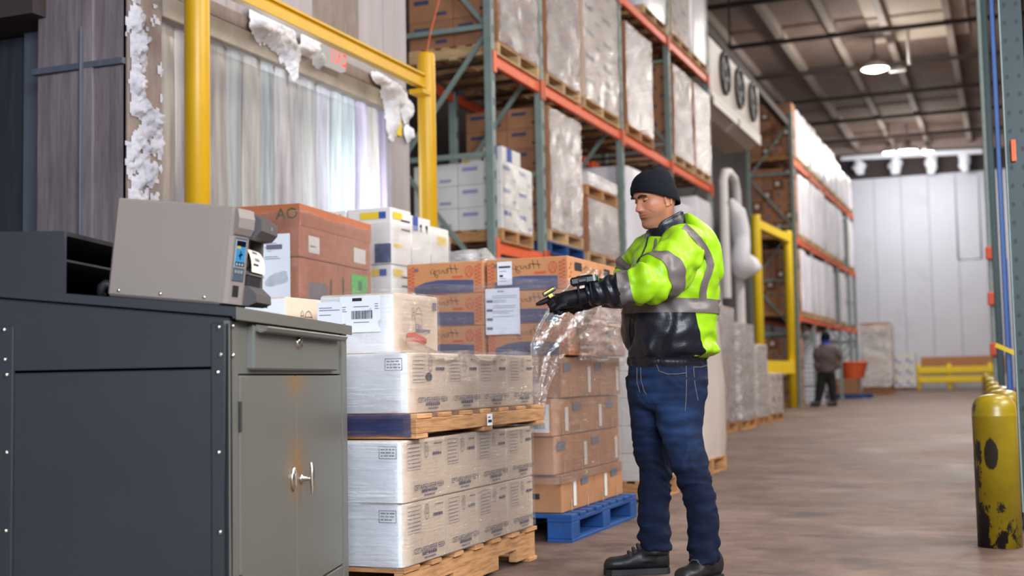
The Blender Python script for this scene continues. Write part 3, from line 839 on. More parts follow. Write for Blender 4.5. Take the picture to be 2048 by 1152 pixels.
def wrapped_load(y0, y1, z, h, label, group, x1=-4.74, depth=1.05, mat='wrap', seed=0, pal=True, pg='pallets on the far rack'):
    x0 = x1 - depth
    if pal: pallet(x0, x1, y0, y1, z, 'wooden pallet under ' + label, pg, mat='palewood', along='X', parts=False, boards=6)
    z += .141 if pal else 0
    P = []; per = []
    n = 5
    cn = [(x0, y0), (x1, y0), (x1, y1), (x0, y1)]
    for s in range(4):
        a, b = cn[s], cn[(s + 1) % 4]
        for i in range(n): per.append((a[0] + (b[0] - a[0]) * (i + .12) / (n - .76), a[1] + (b[1] - a[1]) * (i + .12) / (n - .76)))
    cx, cy = (x0 + x1) / 2, (y0 + y1) / 2
    rows = 9
    for i in range(rows):
        t = i / (rows - 1); row = []
        for x, y in per:
            q = Vector((x * 2 + seed, y * 2, z + t * h * 2.5))
            k = 1 + .05 * noise.noise(q) - (.03 if i in (0, rows - 1) else 0)
            row.append(((x - cx) * k, (y - cy) * min(k, 1.0), t * h + .02 * noise.noise(q * 1.7) * (1 if i else 0)))
        P.append(row)
    mb = MB().grid(P, 0, True, True)
    m = len(per)
    mb.add(P[-1], [tuple(range(m))], 0); mb.add(P[0], [tuple(reversed(range(m)))], 0)
    o = mb.build('wrapped_load', K[mat], loc=(cx, cy, z))
    return tag(o, label, 'wrapped load', group)
def plain_load(label, y0, y1, z, h):
    pallet(-5.76, -4.74, y0, y1, z, 'wooden pallet under the ' + label, 'pallets on the racks', mat='palewood', along='X', notch=False, boards=6)
    return wrapped_load(y0 + .01, y1 - .01, z + .141, h, label, 'white wrapped loads on the near rack', pal=False, seed=R.random() * 20)
# middle level
L2 = LV[1]
rack_load('first load on the middle level', 11.70, 12.92, L2, 4, .30, rk_b, seen=3, back=True, grp='cartons of the middle level')
rack_load('second load on the middle level', 13.16, 14.36, L2, 6, .27, rk_b, seen=5, grp='cartons of the middle level')
rack_load('third load on the middle level', 14.50, 16.02, L2, 5, .32, rk_p, grp='cartons of the middle level')
rack_load('fourth load on the middle level', 16.36, 17.76, L2, 5, .29, rk_b, film='filmheavy', grp='cartons of the middle level', pal='wood')
rack_load('fifth load on the middle level', 18.98, 20.28, L2, 5, .29, rk_b, grp='cartons of the middle level')
rack_load('sixth load on the middle level', 20.40, 21.58, L2, 5, .29, rk_b, film='filmheavy', grp='cartons of the middle level')
# lower level
L1 = LV[0]
rack_load('white load at the near end of the lower level', 11.72, 12.62, L1, 3, .235, rk_w, film='film', grp='white cartons of the lower level', pal='wood', depth=1.0, fs='r', back=True)
for nm, x0, x1, yy0, yy1, z, hh, pr_ in (('small white carton lying on the white load, left', -5.22, -4.98, 11.80, 12.2, L1 + .142 + .705, .10, (('front', .02, .1, .01, .03, 2),)),
                                  ('white carton with a blue panel lying on the white load', -4.96, -4.75, 11.78, 12.3, L1 + .142 + .705, .15, (('right', .12, .26, .0, .149, 3), ('front', .08, .16, .0, .149, 3)))):
    tag(box_at(x0, x1, yy0, yy1, z, carton_mesh(x1 - x0, yy1 - yy0, hh, rk_w, pr_)), nm, 'carton', 'white cartons of the lower level')
mk = [K['white'], K['orangepaint']]
pallet(-5.76, -4.74, 13.14, 14.36, L1, 'blue pallet under the tall load on the lower level', 'pallets on the racks', mat='bluepaint', along='X', notch=False, boards=6)
rack_load('tall load on the lower level', 13.16, 14.34, L1 + .141, 6, .235, rk_b, film='filmwhite', back=True, grp='cartons of the lower level')
rack_load('low load beside the tall load', 14.52, 15.84, L1, 3, .23, rk_b, film='filmwhite', grp='cartons of the lower level')
pallet(-5.76, -4.74, 14.54, 15.82, L1 + .14 + .70, 'wooden pallet lying on top of the low load', 'pallets on the racks', mat='wood', along='X', notch=False, boards=6)
rack_load('top white layer of the low load', 14.56, 15.80, L1 + .14 + .70 + .141, 1, .16, rk_w, film='filmheavy', base=0, grp='cartons of the lower level')
plain_load('white wrapped load behind the man on the lower level', 16.34, 17.56, L1, 1.35)
plain_load('white wrapped load toward the far end of the lower level', 19.3, 20.4, L1, 1.2)
plain_load('last white wrapped load of the lower level', 20.46, 21.56, L1, 1.45)
# upper level
L3 = LV[2]
plain_load('first white wrapped load on the upper level', 17.4, 18.74, L3, 1.2)
rack_load('second load on the upper level', 19.0, 20.26, L3, 5, .30, rk_p, film='filmwhite', grp='cartons of the upper level')
plain_load('last white wrapped load on the upper level', 20.36, 21.54, L3, 1.5)
# thin orange cord hanging at the near end of the rack
cord = MB().tube([onX(878, 0, -4.9), onX(862, 60, -4.9), onX(848, 130, -4.9), onX(842, 260, -4.9), onX(840, 420, -4.9)], .006, 6).build('cord', K['orangepaint'])
tag(cord, 'thin orange cord hanging down at the near end of the rack', 'cord')

# -------- far rack: brown end stacks and white wrapped loads
for li, z in enumerate((0.0,) + LV):
    nm = ('floor', 'lower', 'middle', 'upper')[li]
    hh = (1.55, 1.52, 1.62, 1.30)[li]
    pallet(-5.84, -4.78, 31.2, 31.72, z, f'wooden pallet under the brown carton stack, {nm} level of the far rack', 'pallets on the far rack', mat='wood', along='X', parts=False, boards=6)
    rows = 6; ch = (hh) / rows; cw = 1.06 / 4
    me = carton_mesh(cw - .006, .5, ch - .004, rk_b, (('front', cw * .3, cw * .7, ch * .35, ch * .7, 3),))
    me2 = carton_mesh(cw - .006, .5, ch - .004, rk_d, (('front', cw * .25, cw * .6, ch * .4, ch * .75, 2),))
    for r in range(rows):
        for c in range(4):
            mm = me if (r * 3 + c * 5 + li) % 4 else me2
            if li == 0 or (li == 1 and r < 3): bulk(-5.84 + cw * c, -5.84 + cw * (c + 1), 31.2, 31.7, z + .142 + ch * r, mm); continue
            o = box_at(-5.84 + cw * c, -5.84 + cw * (c + 1), 31.2, 31.7, z + .142 + ch * r, mm, jit=.01)
            tag(o, f'brown carton, row {ORD[r]} up, column {ORD[c]}, {nm} level of far rack end', 'carton', 'brown cartons on the end of the far rack')
for li, z in enumerate(LV):
    nm = ('lower', 'middle', 'upper')[li]
    slots = [(31.75, 32.55), (32.62, 33.65), (33.95, 35.15), (35.22, 36.38), (36.62, 37.8), (37.88, 39.05), (39.32, 40.5), (40.58, 41.75), (42.0, 43.4)]
    for k, (a, b) in enumerate(slots):
        if li == 0 and k in (5, 7, 8): continue
        if li == 1 and k == 7: continue
        hh = (1.55, 1.60, 1.25)[li] - (.1 * ((k * 7 + li * 3) % 4) / 4) - (.18 if li == 2 and k > 5 else 0)
        wrapped_load(a, b, z, hh, f'white wrapped load, {ORD[k]} from near end, {nm} level of far rack', 'white wrapped loads on the far rack', seed=k * 1.7 + li * 5)
for z, lab in ((LV[0], 'lower'), (LV[1], 'middle')):
    pallet(-5.8, -4.76, 42.0, 43.3, z, f'bare wooden pallet at the far end of the {lab} level', 'pallets on the far rack', mat='palewood', along='X', parts=False, boards=6) if lab == 'lower' else None

# -------- evaporator between the racks
K['evap'] = pbr('cream enamelled casing', lin((164, 152, 144)), .5, var=.08, vscale=2)
K['evapw'] = pbr('white drip tray', lin((206, 200, 194)), .5)
K['fanblack'] = pbr('black fan blade', lin((40, 36, 38)), .6)
ev = empty('evaporator', (-4.8, 22.0, 5.7), 0, 'cream three fan evaporator unit hung between the two racks', 'cooler')
b = MB(); b.box(-1.0, 0, 0, 4.8, .25, 1.28, 0, .02)
b.build('casing', K['evap'], ev)
b = MB(); b.prism([(-.9, .25), (.02, .25), (.02, .19), (-.25, -.05), (-.8, -.05)], lambda u, v, k: (u, 4.8 * k, v)); b.build('drip_tray', K['evapw'], ev)
for s0, s1 in ((.1, 2.3), (2.45, 4.7)): MB().box(.02, .035, s0, s1, .03, .17, 0, .004).build('tray_panel', K['evapw'], ev)
for fy in (1.25, 2.62, 4.0):
    MB().lathe([(.42, 0), (.40, .05), (.36, .05), (.35, -.05), (.37, -.08)], 24).build('fan_ring', K['fanblack'], ev, mw=Matrix.Translation((.005, fy, .84)) @ Matrix.Rotation(PI / 2, 4, 'Y'))
    fb = MB(); fb.lathe([(0, .012), (.35, .012)], 24)
    for q in range(5):
        a = 2 * PI * q / 5
        fb.bar((math.cos(a) * .07, math.sin(a) * .07, .02), (math.cos(a) * .31, math.sin(a) * .31, .03), .12, .01)
    fb.lathe([(.07, .02), (.07, .05), (0, .055)], 12)
    fb.build('fan', K['fanblack'], ev, mw=Matrix.Translation((.0, fy, .84)) @ Matrix.Rotation(PI / 2, 4, 'Y'))
MB().bar((-.1, -.15, 1.42), (-.1, 8.9, 1.30), .16, .16).build('hanging_beam', K['ceildark'], ev)
for yy in (.4, 4.4): MB().bar((-.5, yy, 1.28), (-.5, yy, 4.7), .03, .03).build('hanger', K['ceildark'], ev)

# -------- frosted pipe arch and insulated pipe at the end of the near rack
K['pipewhite'] = pbr('white insulated pipe', lin((214, 210, 210)), .6, var=.08, vscale=3, bump=.4, bscale=12)
fp_ = empty('frosted_piping', (-4.62, 22.6, 0), 0, 'white pipe arch with a bulky frosted elbow at the far end of the near rack', 'pipe')
FO = Matrix.Translation((4.62, -22.6, 0))
mb = MB()
mb.tube([(-4.62, 21.98, 2.2), (-4.62, 21.98, 4.3), (-4.62, 22.12, 4.46), (-4.62, 22.5, 4.52), (-4.62, 22.95, 4.46), (-4.62, 23.15, 4.25), (-4.62, 23.2, 3.0), (-4.62, 23.2, .02)], .085, 12)
mb.build('pipe_arch', K['pipewhite'], fp_, mw=FO)
def lump(pts, rs, n=14, seed=0, am=.05):
    P = []
    pts = [Vector(p) for p in pts]
    for i, (p, r) in enumerate(zip(pts, rs)):
        t = (pts[min(i + 1, len(pts) - 1)] - pts[max(0, i - 1)]).normalized(); a = t.orthogonal().normalized() if i == 0 else (A0 - t * A0.dot(t)).normalized(); A0 = a; bb = t.cross(a)
        P.append([p + (a * math.cos(q) + bb * math.sin(q)) * (r + am * noise.noise(Vector((q * 1.3, i * .8, seed)))) for q in [2 * PI * k / n for k in range(n)]])
    return P
mb = MB()
mb.grid(lump([(-4.5, 21.95, 3.95), (-4.48, 22.3, 3.75), (-4.46, 22.55, 3.45), (-4.45, 22.6, 3.2), (-4.45, 22.4, 2.95), (-4.44, 22.75, 2.82), (-4.42, 23.2, 2.86), (-4.42, 23.5, 2.88)], [.02, .16, .17, .15, .18, .24, .2, .02], am=.06), 0, True, True)
mb.build('frosted_elbow', K['frost'], fp_, mw=FO)
mb = MB(); P = []
for i in range(12):
    t = i / 11; P.append([(-5.05 + .2 * math.cos(q) + .03 * noise.noise(Vector((q, t * 4, 1))), 22.55 + .55 * math.sin(q) + .05 * noise.noise(Vector((q, t * 4, 2))), 2.75 * t) for q in [2 * PI * k / 16 for k in range(16)]])
mb.grid(P, 0, True, True)
tag(mb.build('wrapped_bundle', K['wrap']), 'white wrapped bundle standing behind the pipe arch', 'bundle')
# ================================================================== STAGED PALLETS ON THE FLOOR
def stroke(mb, pts, wd, T, mi=0):
    """flat ribbon along pts (2-D) placed by matrix T"""
    pts = [Vector((p[0], p[1])) for p in pts]
    L = []
    for i, p in enumerate(pts):
        t = pts[min(i + 1, len(pts) - 1)] - pts[max(0, i - 1)]
        t = t.normalized() if t.length > 0 else Vector((1, 0)); n = Vector((-t.y, t.x)) * wd / 2
        L.append([T @ Vector((p.x - n.x, p.y - n.y, 0)), T @ Vector((p.x + n.x, p.y + n.y, 0))])
    mb.grid(L, mi, False)
def ell(cx, cy, rx, ry, a0=0, a1=2 * PI, n=14): return [(cx + rx * math.cos(a0 + (a1 - a0) * i / n), cy + ry * math.sin(a0 + (a1 - a0) * i / n)) for i in range(n + 1)]
HENRY = [[(0, 0), (.3, 1.2)], [(.75, 0), (1.0, 1.25)], [(-.25, .55), (1.45, .72)],
         [(1.35, .3), (1.65, .42), (1.6, .62), (1.4, .55), (1.3, .25), (1.45, .02), (1.8, .15)],
         [(1.9, .0), (2.0, .5), (2.05, .3), (2.3, .52), (2.35, .1), (2.5, .05)],
         [(2.65, 0), (2.7, .5), (2.85, .45), (3.0, .5)],
         [(3.1, .5), (3.2, .2), (3.45, .45), (3.5, .6), (3.4, -.3), (3.0, -.55), (2.8, -.3), (3.3, .0), (3.7, .15)],
         [(3.75, .75), (3.8, .6)], [(3.9, .4), (4.1, .5), (3.95, .25), (4.1, .1), (3.9, .05)]]
def script_mesh(s, mat):
    if ('scr', s) in CACHE: return CACHE[('scr', s)]
    mb = MB()
    for st in HENRY: stroke(mb, [((1.9 - x) * s, (y - .4) * s) for x, y in st], .075 * s, Matrix.Identity(4))
    CACHE[('scr', s)] = mb.mesh('lettering', mat); return CACHE[('scr', s)]

# ---------- first pallet (nearest, by the desk)
K['endlit'] = pbr('end board whitened as if lit', lin((242, 243, 248)), .7, var=.03, vscale=7)  # beige cartons' end faces coloured white to carry the cool light
def dashes(face, u0, u1, v, h, mi, seed):
    r = random.Random(seed); out = []; u = u0
    while u < u1 - .008:
        e = min(u1, u + r.uniform(.008, .022)); out.append((face, u, e, v, v + h, mi)); u = e + .004
    return out
bmats = [K['beige'], K['inkgrey'], K['inkblue'], K['tape'], K['inkblack'], K['endlit']]
def printed(ly, h, lx, seed, kind='A'):
    p = []
    # outlined text block upper left of the aisle side
    a, b2, c, d = ly * .08, ly * .40, h * .50, h * .93
    for u0, u1, v0, v1 in ((a, b2, c, c + .0016), (a, b2, d - .0016, d), (a, a + .0016, c, d), (b2 - .0016, b2, c, d)): p.append(('right', u0, u1, v0, v1, 1))
    for q in range(6): p += dashes('right', a + .006, b2 - .006, c + (d - c) * (q + .7) / 7, .0035, 1, seed + q)
    p += dashes('right', ly * .70, ly * .93, h * .70, .012, 2, seed + 9)
    p += dashes('right', ly * .42, ly * .80, h * .115, .011, 2, seed + 11)
    p += dashes('right', ly * .48, ly * .74, h * .055, .007, 1, seed + 12)
    p += dashes('right', ly * .74, ly * .94, h * .88, .005, 1, seed + 13)
    # ring mark
    uc, vc, rr = ly * .53, h * .80, h * .07
    # end whitened for the cool light on it, with a printed panel
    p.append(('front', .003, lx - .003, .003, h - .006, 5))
    e0, e1, f0, f1 = lx * .80, lx * .95, h * .70, h * .90
    for u0, u1, v0, v1 in ((e0, e1, f0, f0 + .003), (e0, e1, f1 - .003, f1), (e0, e0 + .003, f0, f1), (e1 - .003, e1, f0, f1)): p.append(('front', u0, u1, v0, v1, 2))
    for q in range(3): p += dashes('front', e0 + .008, e1 - .008, f0 + (f1 - f0) * (.2 + .25 * q), .005, 2, seed + 20 + q)
    return tuple(p)
pallet(-3.17, -2.15, 4.28, 5.68, 0, 'wooden pallet on the floor at the bottom of the nearest stack', mat='wood', H=.158, boards=7)
YB_ = (4.28, 4.652, 4.985, 5.333, 5.665)
ktxt = text_mesh('KEEP REFRIGERATED', .030, K['inkblue'])
ring = MB(); stroke(ring, ell(0, 0, .017, .03), .003, Matrix.Identity(4)); stroke(ring, ell(0, .004, .008, .012), .003, Matrix.Identity(4)); ring = ring.mesh('printed_emblem', K['inkgrey'])
def beige_carton(x0, x1, y0, y1, z, h, label, seed, grp, jit=.008):
    lx, ly = x1 - x0 - .006, y1 - y0 - .006
    me = carton_mesh(lx, ly, h - .004, bmats, printed(ly, h, lx, seed))
    o = box_at(x0, x1, y0, y1, z, me, jit=jit); tag(o, label, 'carton', grp)
    if x1 > -2.3:
        link('lettering', ktxt, o, mw=face_mat('right', ly * .6, h * .205, .0055, lx, ly, h))
        link('printed_emblem', ring, o, mw=face_mat('right', ly * .54, h * .80, .0055, lx, ly, h))
    return o
for r, z in enumerate((.160, .401)):
    for c in range(4):
        for xx, (a, b2) in enumerate(((-2.665, -2.155), (-3.165, -2.670))):
            if xx == 1 and c > 0: continue
            lab = f'beige carton, {"lower" if r == 0 else "upper"} row of the bottom layer, ' + (f'{ORD[c]} from the desk' if xx == 0 else 'behind the desk')
            beige_carton(a, b2, YB_[c], YB_[c + 1], z, .24, lab, 40 + c + 7 * r, 'beige cartons of the nearest stack')
pallet(-3.17, -2.12, 4.33, 5.74, .643, 'wooden pallet halfway up the nearest stack', mat='wood', H=.094, boards=7, notch=False)
lab_ = sheet_mesh(.05, .04, K['paper'], 'smalllabel', 0, ((-.018, .018, -.01, -.002, 1), (-.018, .01, .004, .009, 1)), [K['paper'], K['inkgrey']])
YT = (4.34, 4.69, 5.02, 5.36, 5.70)
for c in range(4):
    for xx, (a, b2) in enumerate(((-2.665, -2.155), (-3.165, -2.670))):
        if xx == 1 and c > 0: continue
        o = beige_carton(a, b2, YT[c], YT[c + 1], .739, .238, f'beige carton of the row on the middle pallet, ' + (f'{ORD[c]} from the desk' if xx == 0 else 'behind the desk'), 70 + c, 'beige cartons of the nearest stack')
        if c == 0 and xx == 0:
            hm = MB(); hm.prism(ell(0, 0, .03, .018, n=18)[:-1], lambda u, v, k: (u, v, .001 * k)); hm.build('hand_hole', K['inkblack'], o, mw=face_mat('right', .17, .14, .0045, .504, .344, .238))
# two cartons on top
def top_carton(x0, x1, y0, y1, label, red):
    lx, ly, h = x1 - x0, y1 - y0, .25
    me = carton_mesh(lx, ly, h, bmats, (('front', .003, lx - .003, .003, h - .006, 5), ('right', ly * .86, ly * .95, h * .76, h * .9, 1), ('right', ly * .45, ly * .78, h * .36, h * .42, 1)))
    o = box_at(x0, x1, y0, y1, .980, me); tag(o, label, 'carton', 'cartons on top of the nearest stack')
    hb = MB()   # printed outline of a barn with a silo
    T = Matrix.Identity(4)
    for st in ([(-.03, -.03), (-.03, .01), (-.018, .03), (0, .038), (.018, .03), (.03, .01), (.03, -.03)], [(-.03, .01), (.03, .01)], [(-.062, -.02), (-.062, .025), (-.052, .038), (-.042, .025), (-.042, -.02)], [(-.062, .0), (-.042, .0)], [(-.062, .014), (-.042, .014)]):
        stroke(hb, st, .0026, T)
    hb.build('printed_barn', K['inkblack'], o, mw=face_mat('right', ly * .52, h * .64, .0055, lx, ly, h))
    link('lettering', text_mesh('WET', .036, K['inkgrey']), o, mw=face_mat('right', ly * .52, h * .45, .0056, lx, ly, h))
    if red:
        rb = MB(); stroke(rb, [(-.09, -.02), (-.08, .01), (-.02, .015), (.05, .0), (.1, -.01)], .022, T); stroke(rb, [(-.08, -.012), (.0, -.008), (.09, -.02)], .012, T)
        rb.build('red_brush_stroke', K['inkred'], o, mw=face_mat('right', ly * .46, h * .26, .0056, lx, ly, h))
    return o
oA = top_carton(-2.70, -2.352, 4.61, 5.03, 'single beige carton with a red brush stroke on top of the nearest stack', True)
oB = top_carton(-3.155, -2.84, 4.56, 4.90, 'beige carton with a printed barn just behind the desk top', False)
def bars(x0, x1, y0, y1, mi, seed):
    r = random.Random(seed); out = []; x = x0
    while x < x1:
        e = min(x1, x + r.uniform(.0012, .0045)); out.append((x, e, y0, y1, mi)); x = e + r.uniform(.001, .003)
    return out
def lines(x0, x1, ys, mi, seed, h=.003):
    r = random.Random(seed); out = []
    for y in ys: out.append((x0, x0 + (x1 - x0) * r.uniform(.5, 1), y, y + h, mi))
    return out
pm_ = [K['paper'], K['inkblack'], K['inkgrey']]
s1 = sheet_mesh(.19, .15, K['paper'], 'ship', .004, bars(-.04, .06, -.02, .015, 1, 3) + [(-.035, .01, .055, .068, 1)] + lines(-.09, -.05, (.03, .02, .012, -.04, -.05), 2, 4) + lines(.07, .09, (.04, .03, .02), 2, 5) + lines(-.03, .05, (.03, -.035), 2, 6), pm_)
s2 = sheet_mesh(.12, .17, K['paper'], 'ship2', .004, lines(-.05, .05, (.06, .05, .03, -.01, -.03), 2, 8) + [(-.045, .0, -.07, -.05, 2)], pm_)
tag(link('paper_label', s1, mw=Matrix(((1, 0, 0, -2.505), (0, 0, -1, 4.597), (0, 1, 0, 1.145), (0, 0, 0, 1)))), 'white shipping label with a barcode on the topmost beige carton', 'label')
tag(link('paper_label', s2, mw=Matrix(((1, 0, 0, -2.645), (0, 0, -1, 4.591), (0, 1, 0, 1.115), (0, 0, 0, 1)))), 'white paper sheet sticking out left of the barcode label', 'label')
sm = sheet_mesh(.06, .05, K['paper'], 'plabel', 0, [(-.02, .02, -.012, .0, 1), (-.02, .005, .008, .014, 2)], pm_)
tag(link('paper_label', sm, mw=Matrix(((0, 0, 1, -2.106), (1, 0, 0, 5.02), (0, 1, 0, .69), (0, 0, 0, 1)))), 'small white label on the side of the middle pallet', 'label')
K['bluefilm'] = film_mat('dark blue stretch film', haze=.85, gloss=.25, col=lin((62, 72, 116)), streak=(2, 2, 50))
film_shell(-3.17, -2.115, 4.318, 5.0, .648, .735, K['bluefilm'], 'dark blue film bunched round the end of the middle pallet', sides='f', amp=.008, res=.02)
film_shell(-3.17, -2.148, 4.276, 5.668, .165, .640, K['film'], 'clear stretch film round the bottom layer of the nearest stack', sides='fr', amp=.005, res=.05, seed=2)
K['filmend'] = film_mat('milky stretch film on the ends', haze=.28, gloss=.25, col=(.94, .96, 1.0), streak=(2, 2, 40), bump=.6)
film_shell(-3.17, -2.148, 4.265, 4.28, .165, .640, K['filmend'], 'milky folded film over the end of the bottom layer', sides='f', amp=.006, res=.05, seed=5)
film_shell(-3.17, -2.146, 4.322, 5.735, .66, .985, K['film'], 'clear stretch film round the middle row of the nearest stack', sides='fr', amp=.008, res=.05, seed=3)
film_shell(-3.17, -2.148, 4.300, 4.318, .745, .985, K['filmend'], 'milky folded film over the end of the middle row', sides='f', amp=.006, res=.05, seed=6)
film_shell(-2.71, -2.343, 4.604, 5.035, .985, 1.235, K['film'], 'clear stretch film round the topmost beige carton', sides='fr', amp=.008, res=.04, seed=4)
# film fan pulled from the top carton down to the row below
fan = MB()
top = [Vector((-2.34, 4.62 + .1 * i, 1.06 - .02 * i)) for i in range(5)]; bot = [Vector((-2.128, 4.42 + .22 * i, .985 - .05 * (i % 2))) for i in range(5)]
P = []
for i in range(9):
    t = i / 8; q = t * 4; a = min(3, int(q)); f = q - a
    p0 = top[a].lerp(top[a + 1], f); p1 = bot[a].lerp(bot[a + 1], f)
    P.append([p0.lerp(p1, s / 6) + Vector((.0, 0, -.03 * math.sin(PI * s / 6) + .008 * (-1) ** i)) for s in range(7)])
fan.grid(P, 0, True)
tag(fan.build('stretch_film', K['film']), 'fan of loose film pulled down from the topmost carton', 'film')

# ---------- second pallet: kraft cartons with printed tan cartons on top
def block_pallet(x0, x1, y0, y1, label):
    e = empty('pallet', ((x0 + x1) / 2, (y0 + y1) / 2, 0), 0, label, 'pallet')
    W, L = x1 - x0, y1 - y0
    blk = MB().box(-.07, .07, -.065, .065, .018, .105, 0, .004).mesh('block', K['bluepaint'])
    for x in (-W / 2 + .07, 0, W / 2 - .07):
        for y in (-L / 2 + .065, 0, L / 2 - .065): link('block', blk, e, loc=(x, y, 0))
        link('bottom_board', MB().box(-.07, .07, -L / 2, L / 2, 0, .018, 0, .002).mesh('bottom_board', K['bluepaint']), e, loc=(x, 0, 0))
        link('stringer_board', MB().box(-.07, .07, -L / 2, L / 2, .105, .125, 0, .002).mesh('stringer_board', K['bluepaint']), e, loc=(x, 0, 0))
    db = MB().box(-W / 2, W / 2, -.05, .05, .125, .145, 0, .002).mesh('deck_board', K['bluepaint'])
    for i in range(9): link('deck_board', db, e, loc=(R.uniform(-.004, .004), -L / 2 + .05 + (L - .1) * i / 8, 0))
    return e
block_pallet(-3.22, -2.17, 6.26, 7.48, 'blue wooden block pallet on the floor beside the man')
kmats = [K['kraft'], K['inkgrey'], K['white'], K['tape'], K['inkblack']]
Z2 = (.148, .352, .556, .756); H2 = (.202, .202, .198, .224); Y2 = (6.30, 6.24, 6.22, 6.33); X2 = (-2.235, -2.25, -2.25, -2.235)
for r in range(4):
    n = 4; ly = (7.42 - Y2[r]) / n
    for c in range(n):
        h = H2[r]; lx = .47
        pr = [('right', ly * .62, ly * .80, h * .1, h * .75, 2)] if (c + r) % 2 == 0 else [('right', ly * .1, ly * .55, h * .62, h * .85, 1)]
        pr += [('right', ly * .48, ly * .52, 0.0, h * .3, 3), ('front', lx * .2, lx * .72, h * .35, h * .5, 4 if r in (0, 1) else 1)]
        if r == 2 and c == 0: pr += [('front', lx * .52, lx * .95, h * .1, h * .85, 2), ('front', lx * .58, lx * .9, h * .2, h * .35, 1)]
        me = carton_mesh(lx - .006, ly - .006, h - .003, kmats, tuple(pr))
        o = box_at(X2[r] - lx, X2[r], Y2[r] + ly * c, Y2[r] + ly * (c + 1), Z2[r], me, jit=.012)
        tag(o, f'plain kraft carton, row {ORD[r]} up, {ORD[c]} along, on the blue pallet', 'carton', 'kraft cartons on the blue pallet')
    me = carton_mesh(.46, ly - .006, H2[r] - .003, kmats, ())
    bulk(X2[r] - .94, X2[r] - .475, Y2[r] + .01, Y2[r] + .01 + ly, Z2[r], me)
hm_ = [K['henry'], K['inkred'], K['navyprint'], K['inkgrey'], K['inkblack']]
def henry_prints(lx, ly, h):
    p = []
    for u in (.012, lx - .052):
        for q in range(7):
            for s in range(2): p.append(('front', u + .02 * s, u + .02 * s + .018, h * .10 + q * h * .115 + (h * .057 if s else 0), h * .10 + q * h * .115 + (h * .057 if s else 0) + h * .055, 1))
    p += [('front', lx * .60, lx * .74, h * .50, h * .56, 1), ('front', lx * .1, lx * .16, h * .75, h * .85, 3)]
    p += [('right', ly * .3, ly * .75, h * .15, h * .22, 3), ('right', ly * .25, ly * .6, h * .3, h * .36, 3), ('right', ly * .2, ly * .42, h * .6, h * .85, 4)]
    for q in range(6): p.append(('right', .012 + .02 * (q % 2), .030 + .02 * (q % 2), h * (.1 + .13 * q), h * (.16 + .13 * q), 1))
    return tuple(p)
hx = [(-3.185, -2.705), (-2.692, -2.205)]
for r in range(3):
    z = .985 + .181 * r
    for c, (a, b2) in enumerate(hx):
        for d, (y0, y1) in enumerate(((6.40, 6.92), (6.93, 7.45))):
            if c == 0 and d == 1 and r < 2: continue
            lx, ly, h = b2 - a - .004, y1 - y0 - .004, .178
            o = box_at(a, b2, y0, y1, z, carton_mesh(lx, ly, h, hm_, henry_prints(lx, ly, h)), jit=.006)
            tag(o, f'tan carton with navy swoosh, {("bottom", "middle", "top")[r]} row, {("left", "right")[c]} column, {("front", "back")[d]} of the blue pallet', 'carton', 'printed tan cartons on the blue pallet')
            if d == 0:
                sw = MB(); T = Matrix.Identity(4)
                up_ = [(.05, .046), (.12, .070), (.20, .080), (.30, .078), (lx - .06, .072)]; lo = [(.05, .004), (.12, .004), (.24, .004), (.36, .004), (lx - .06, .004)]
                sw.grid([[(x, y, 0) for x, y in up_], [(x, y, 0) for x, y in lo]], 0, False)
                for q, (u, ww) in enumerate(((.12, .03), (.17, .05), (.24, .04), (.31, .06))): sw.quad((u, .035, .001), (u + ww, .035, .001), (u + ww, .043, .001), (u, .043, .001), 1)
                sw.build('navy_swoosh', [K['navyprint'], K['inkgrey']], o, mw=face_mat('front', 0, 0, .0052, lx, ly, h))
                link('lettering', script_mesh(.040, K['inkblack']), o, mw=face_mat('front', lx * .5, h * .74, .0054, lx, ly, h))
                em = MB(); stroke(em, ell(0, 0, .022, .03), .006, T); stroke(em, [(-.012, -.02), (.0, .02), (.012, -.02)], .006, T); em.build('printed_emblem', K['inkred'], o, mw=face_mat('front', lx * .82, h * .68, .0054, lx, ly, h))
            if c == 1 and d == 0:
                link('lettering', script_mesh(.034, K['inkblack']), o, mw=face_mat('right', ly * .5, h * .72, .0055, lx, ly, h))
# packing sheets taped on the printed cartons
s3 = sheet_mesh(.205, .255, K['paper'], 'pack', .006, lines(-.03, .04, (.108,), 2, 1, .005) + lines(-.06, .09, (.085, .075, .06, .05, .03, .02, -.0, -.01, -.03), 2, 2, .002) + [(-.095, -.06, y, y + .014, 2) for y in (.05, .0, -.05, -.1)], pm_)
tag(link('paper_label', s3, mw=Matrix(((1, 0, 0, -2.588), (0, 0, -1, 6.383), (0, 1, 0, 1.235), (0, 0, 0, 1)))), 'large white packing sheet taped to the tan printed cartons', 'label')
s4 = sheet_mesh(.088, .13, K['paper'], 'pack2', .003, [(-.035, .035, .03, .04, 1), (-.03, -.01, -.02, -.008, 1)] + lines(-.03, .03, (-.03, -.045, .01), 2, 3), pm_)
tag(link('paper_label', s4, mw=Matrix(((1, 0, 0, -2.575), (0, 0, -1, 6.390), (0, 1, 0, 1.445), (0, 0, 0, 1)))), 'white slip with a black bar above the large packing sheet', 'label')
film_shell(-3.19, -2.195, 6.385, 7.455, 1.0, 1.40, K['film'], 'clear stretch film round the tan printed cartons', sides='fr', amp=.010, res=.045, seed=8)
K['filmshiny'] = film_mat('creased shiny film', haze=.035, gloss=.8, streak=(3, 7, 26), bump=1.0, rough=.08)
film_shell(-2.6, -2.185, 6.45, 7.47, .95, 1.36, K['filmshiny'], 'creased shiny film on the aisle side of the tan cartons', sides='r', amp=.012, res=.035, seed=11)
film_shell(-3.2, -2.228, 6.21, 7.43, .30, .98, K['film'], 'clear stretch film round the kraft cartons on the blue pallet', sides='fr', amp=.007, res=.06, seed=9)
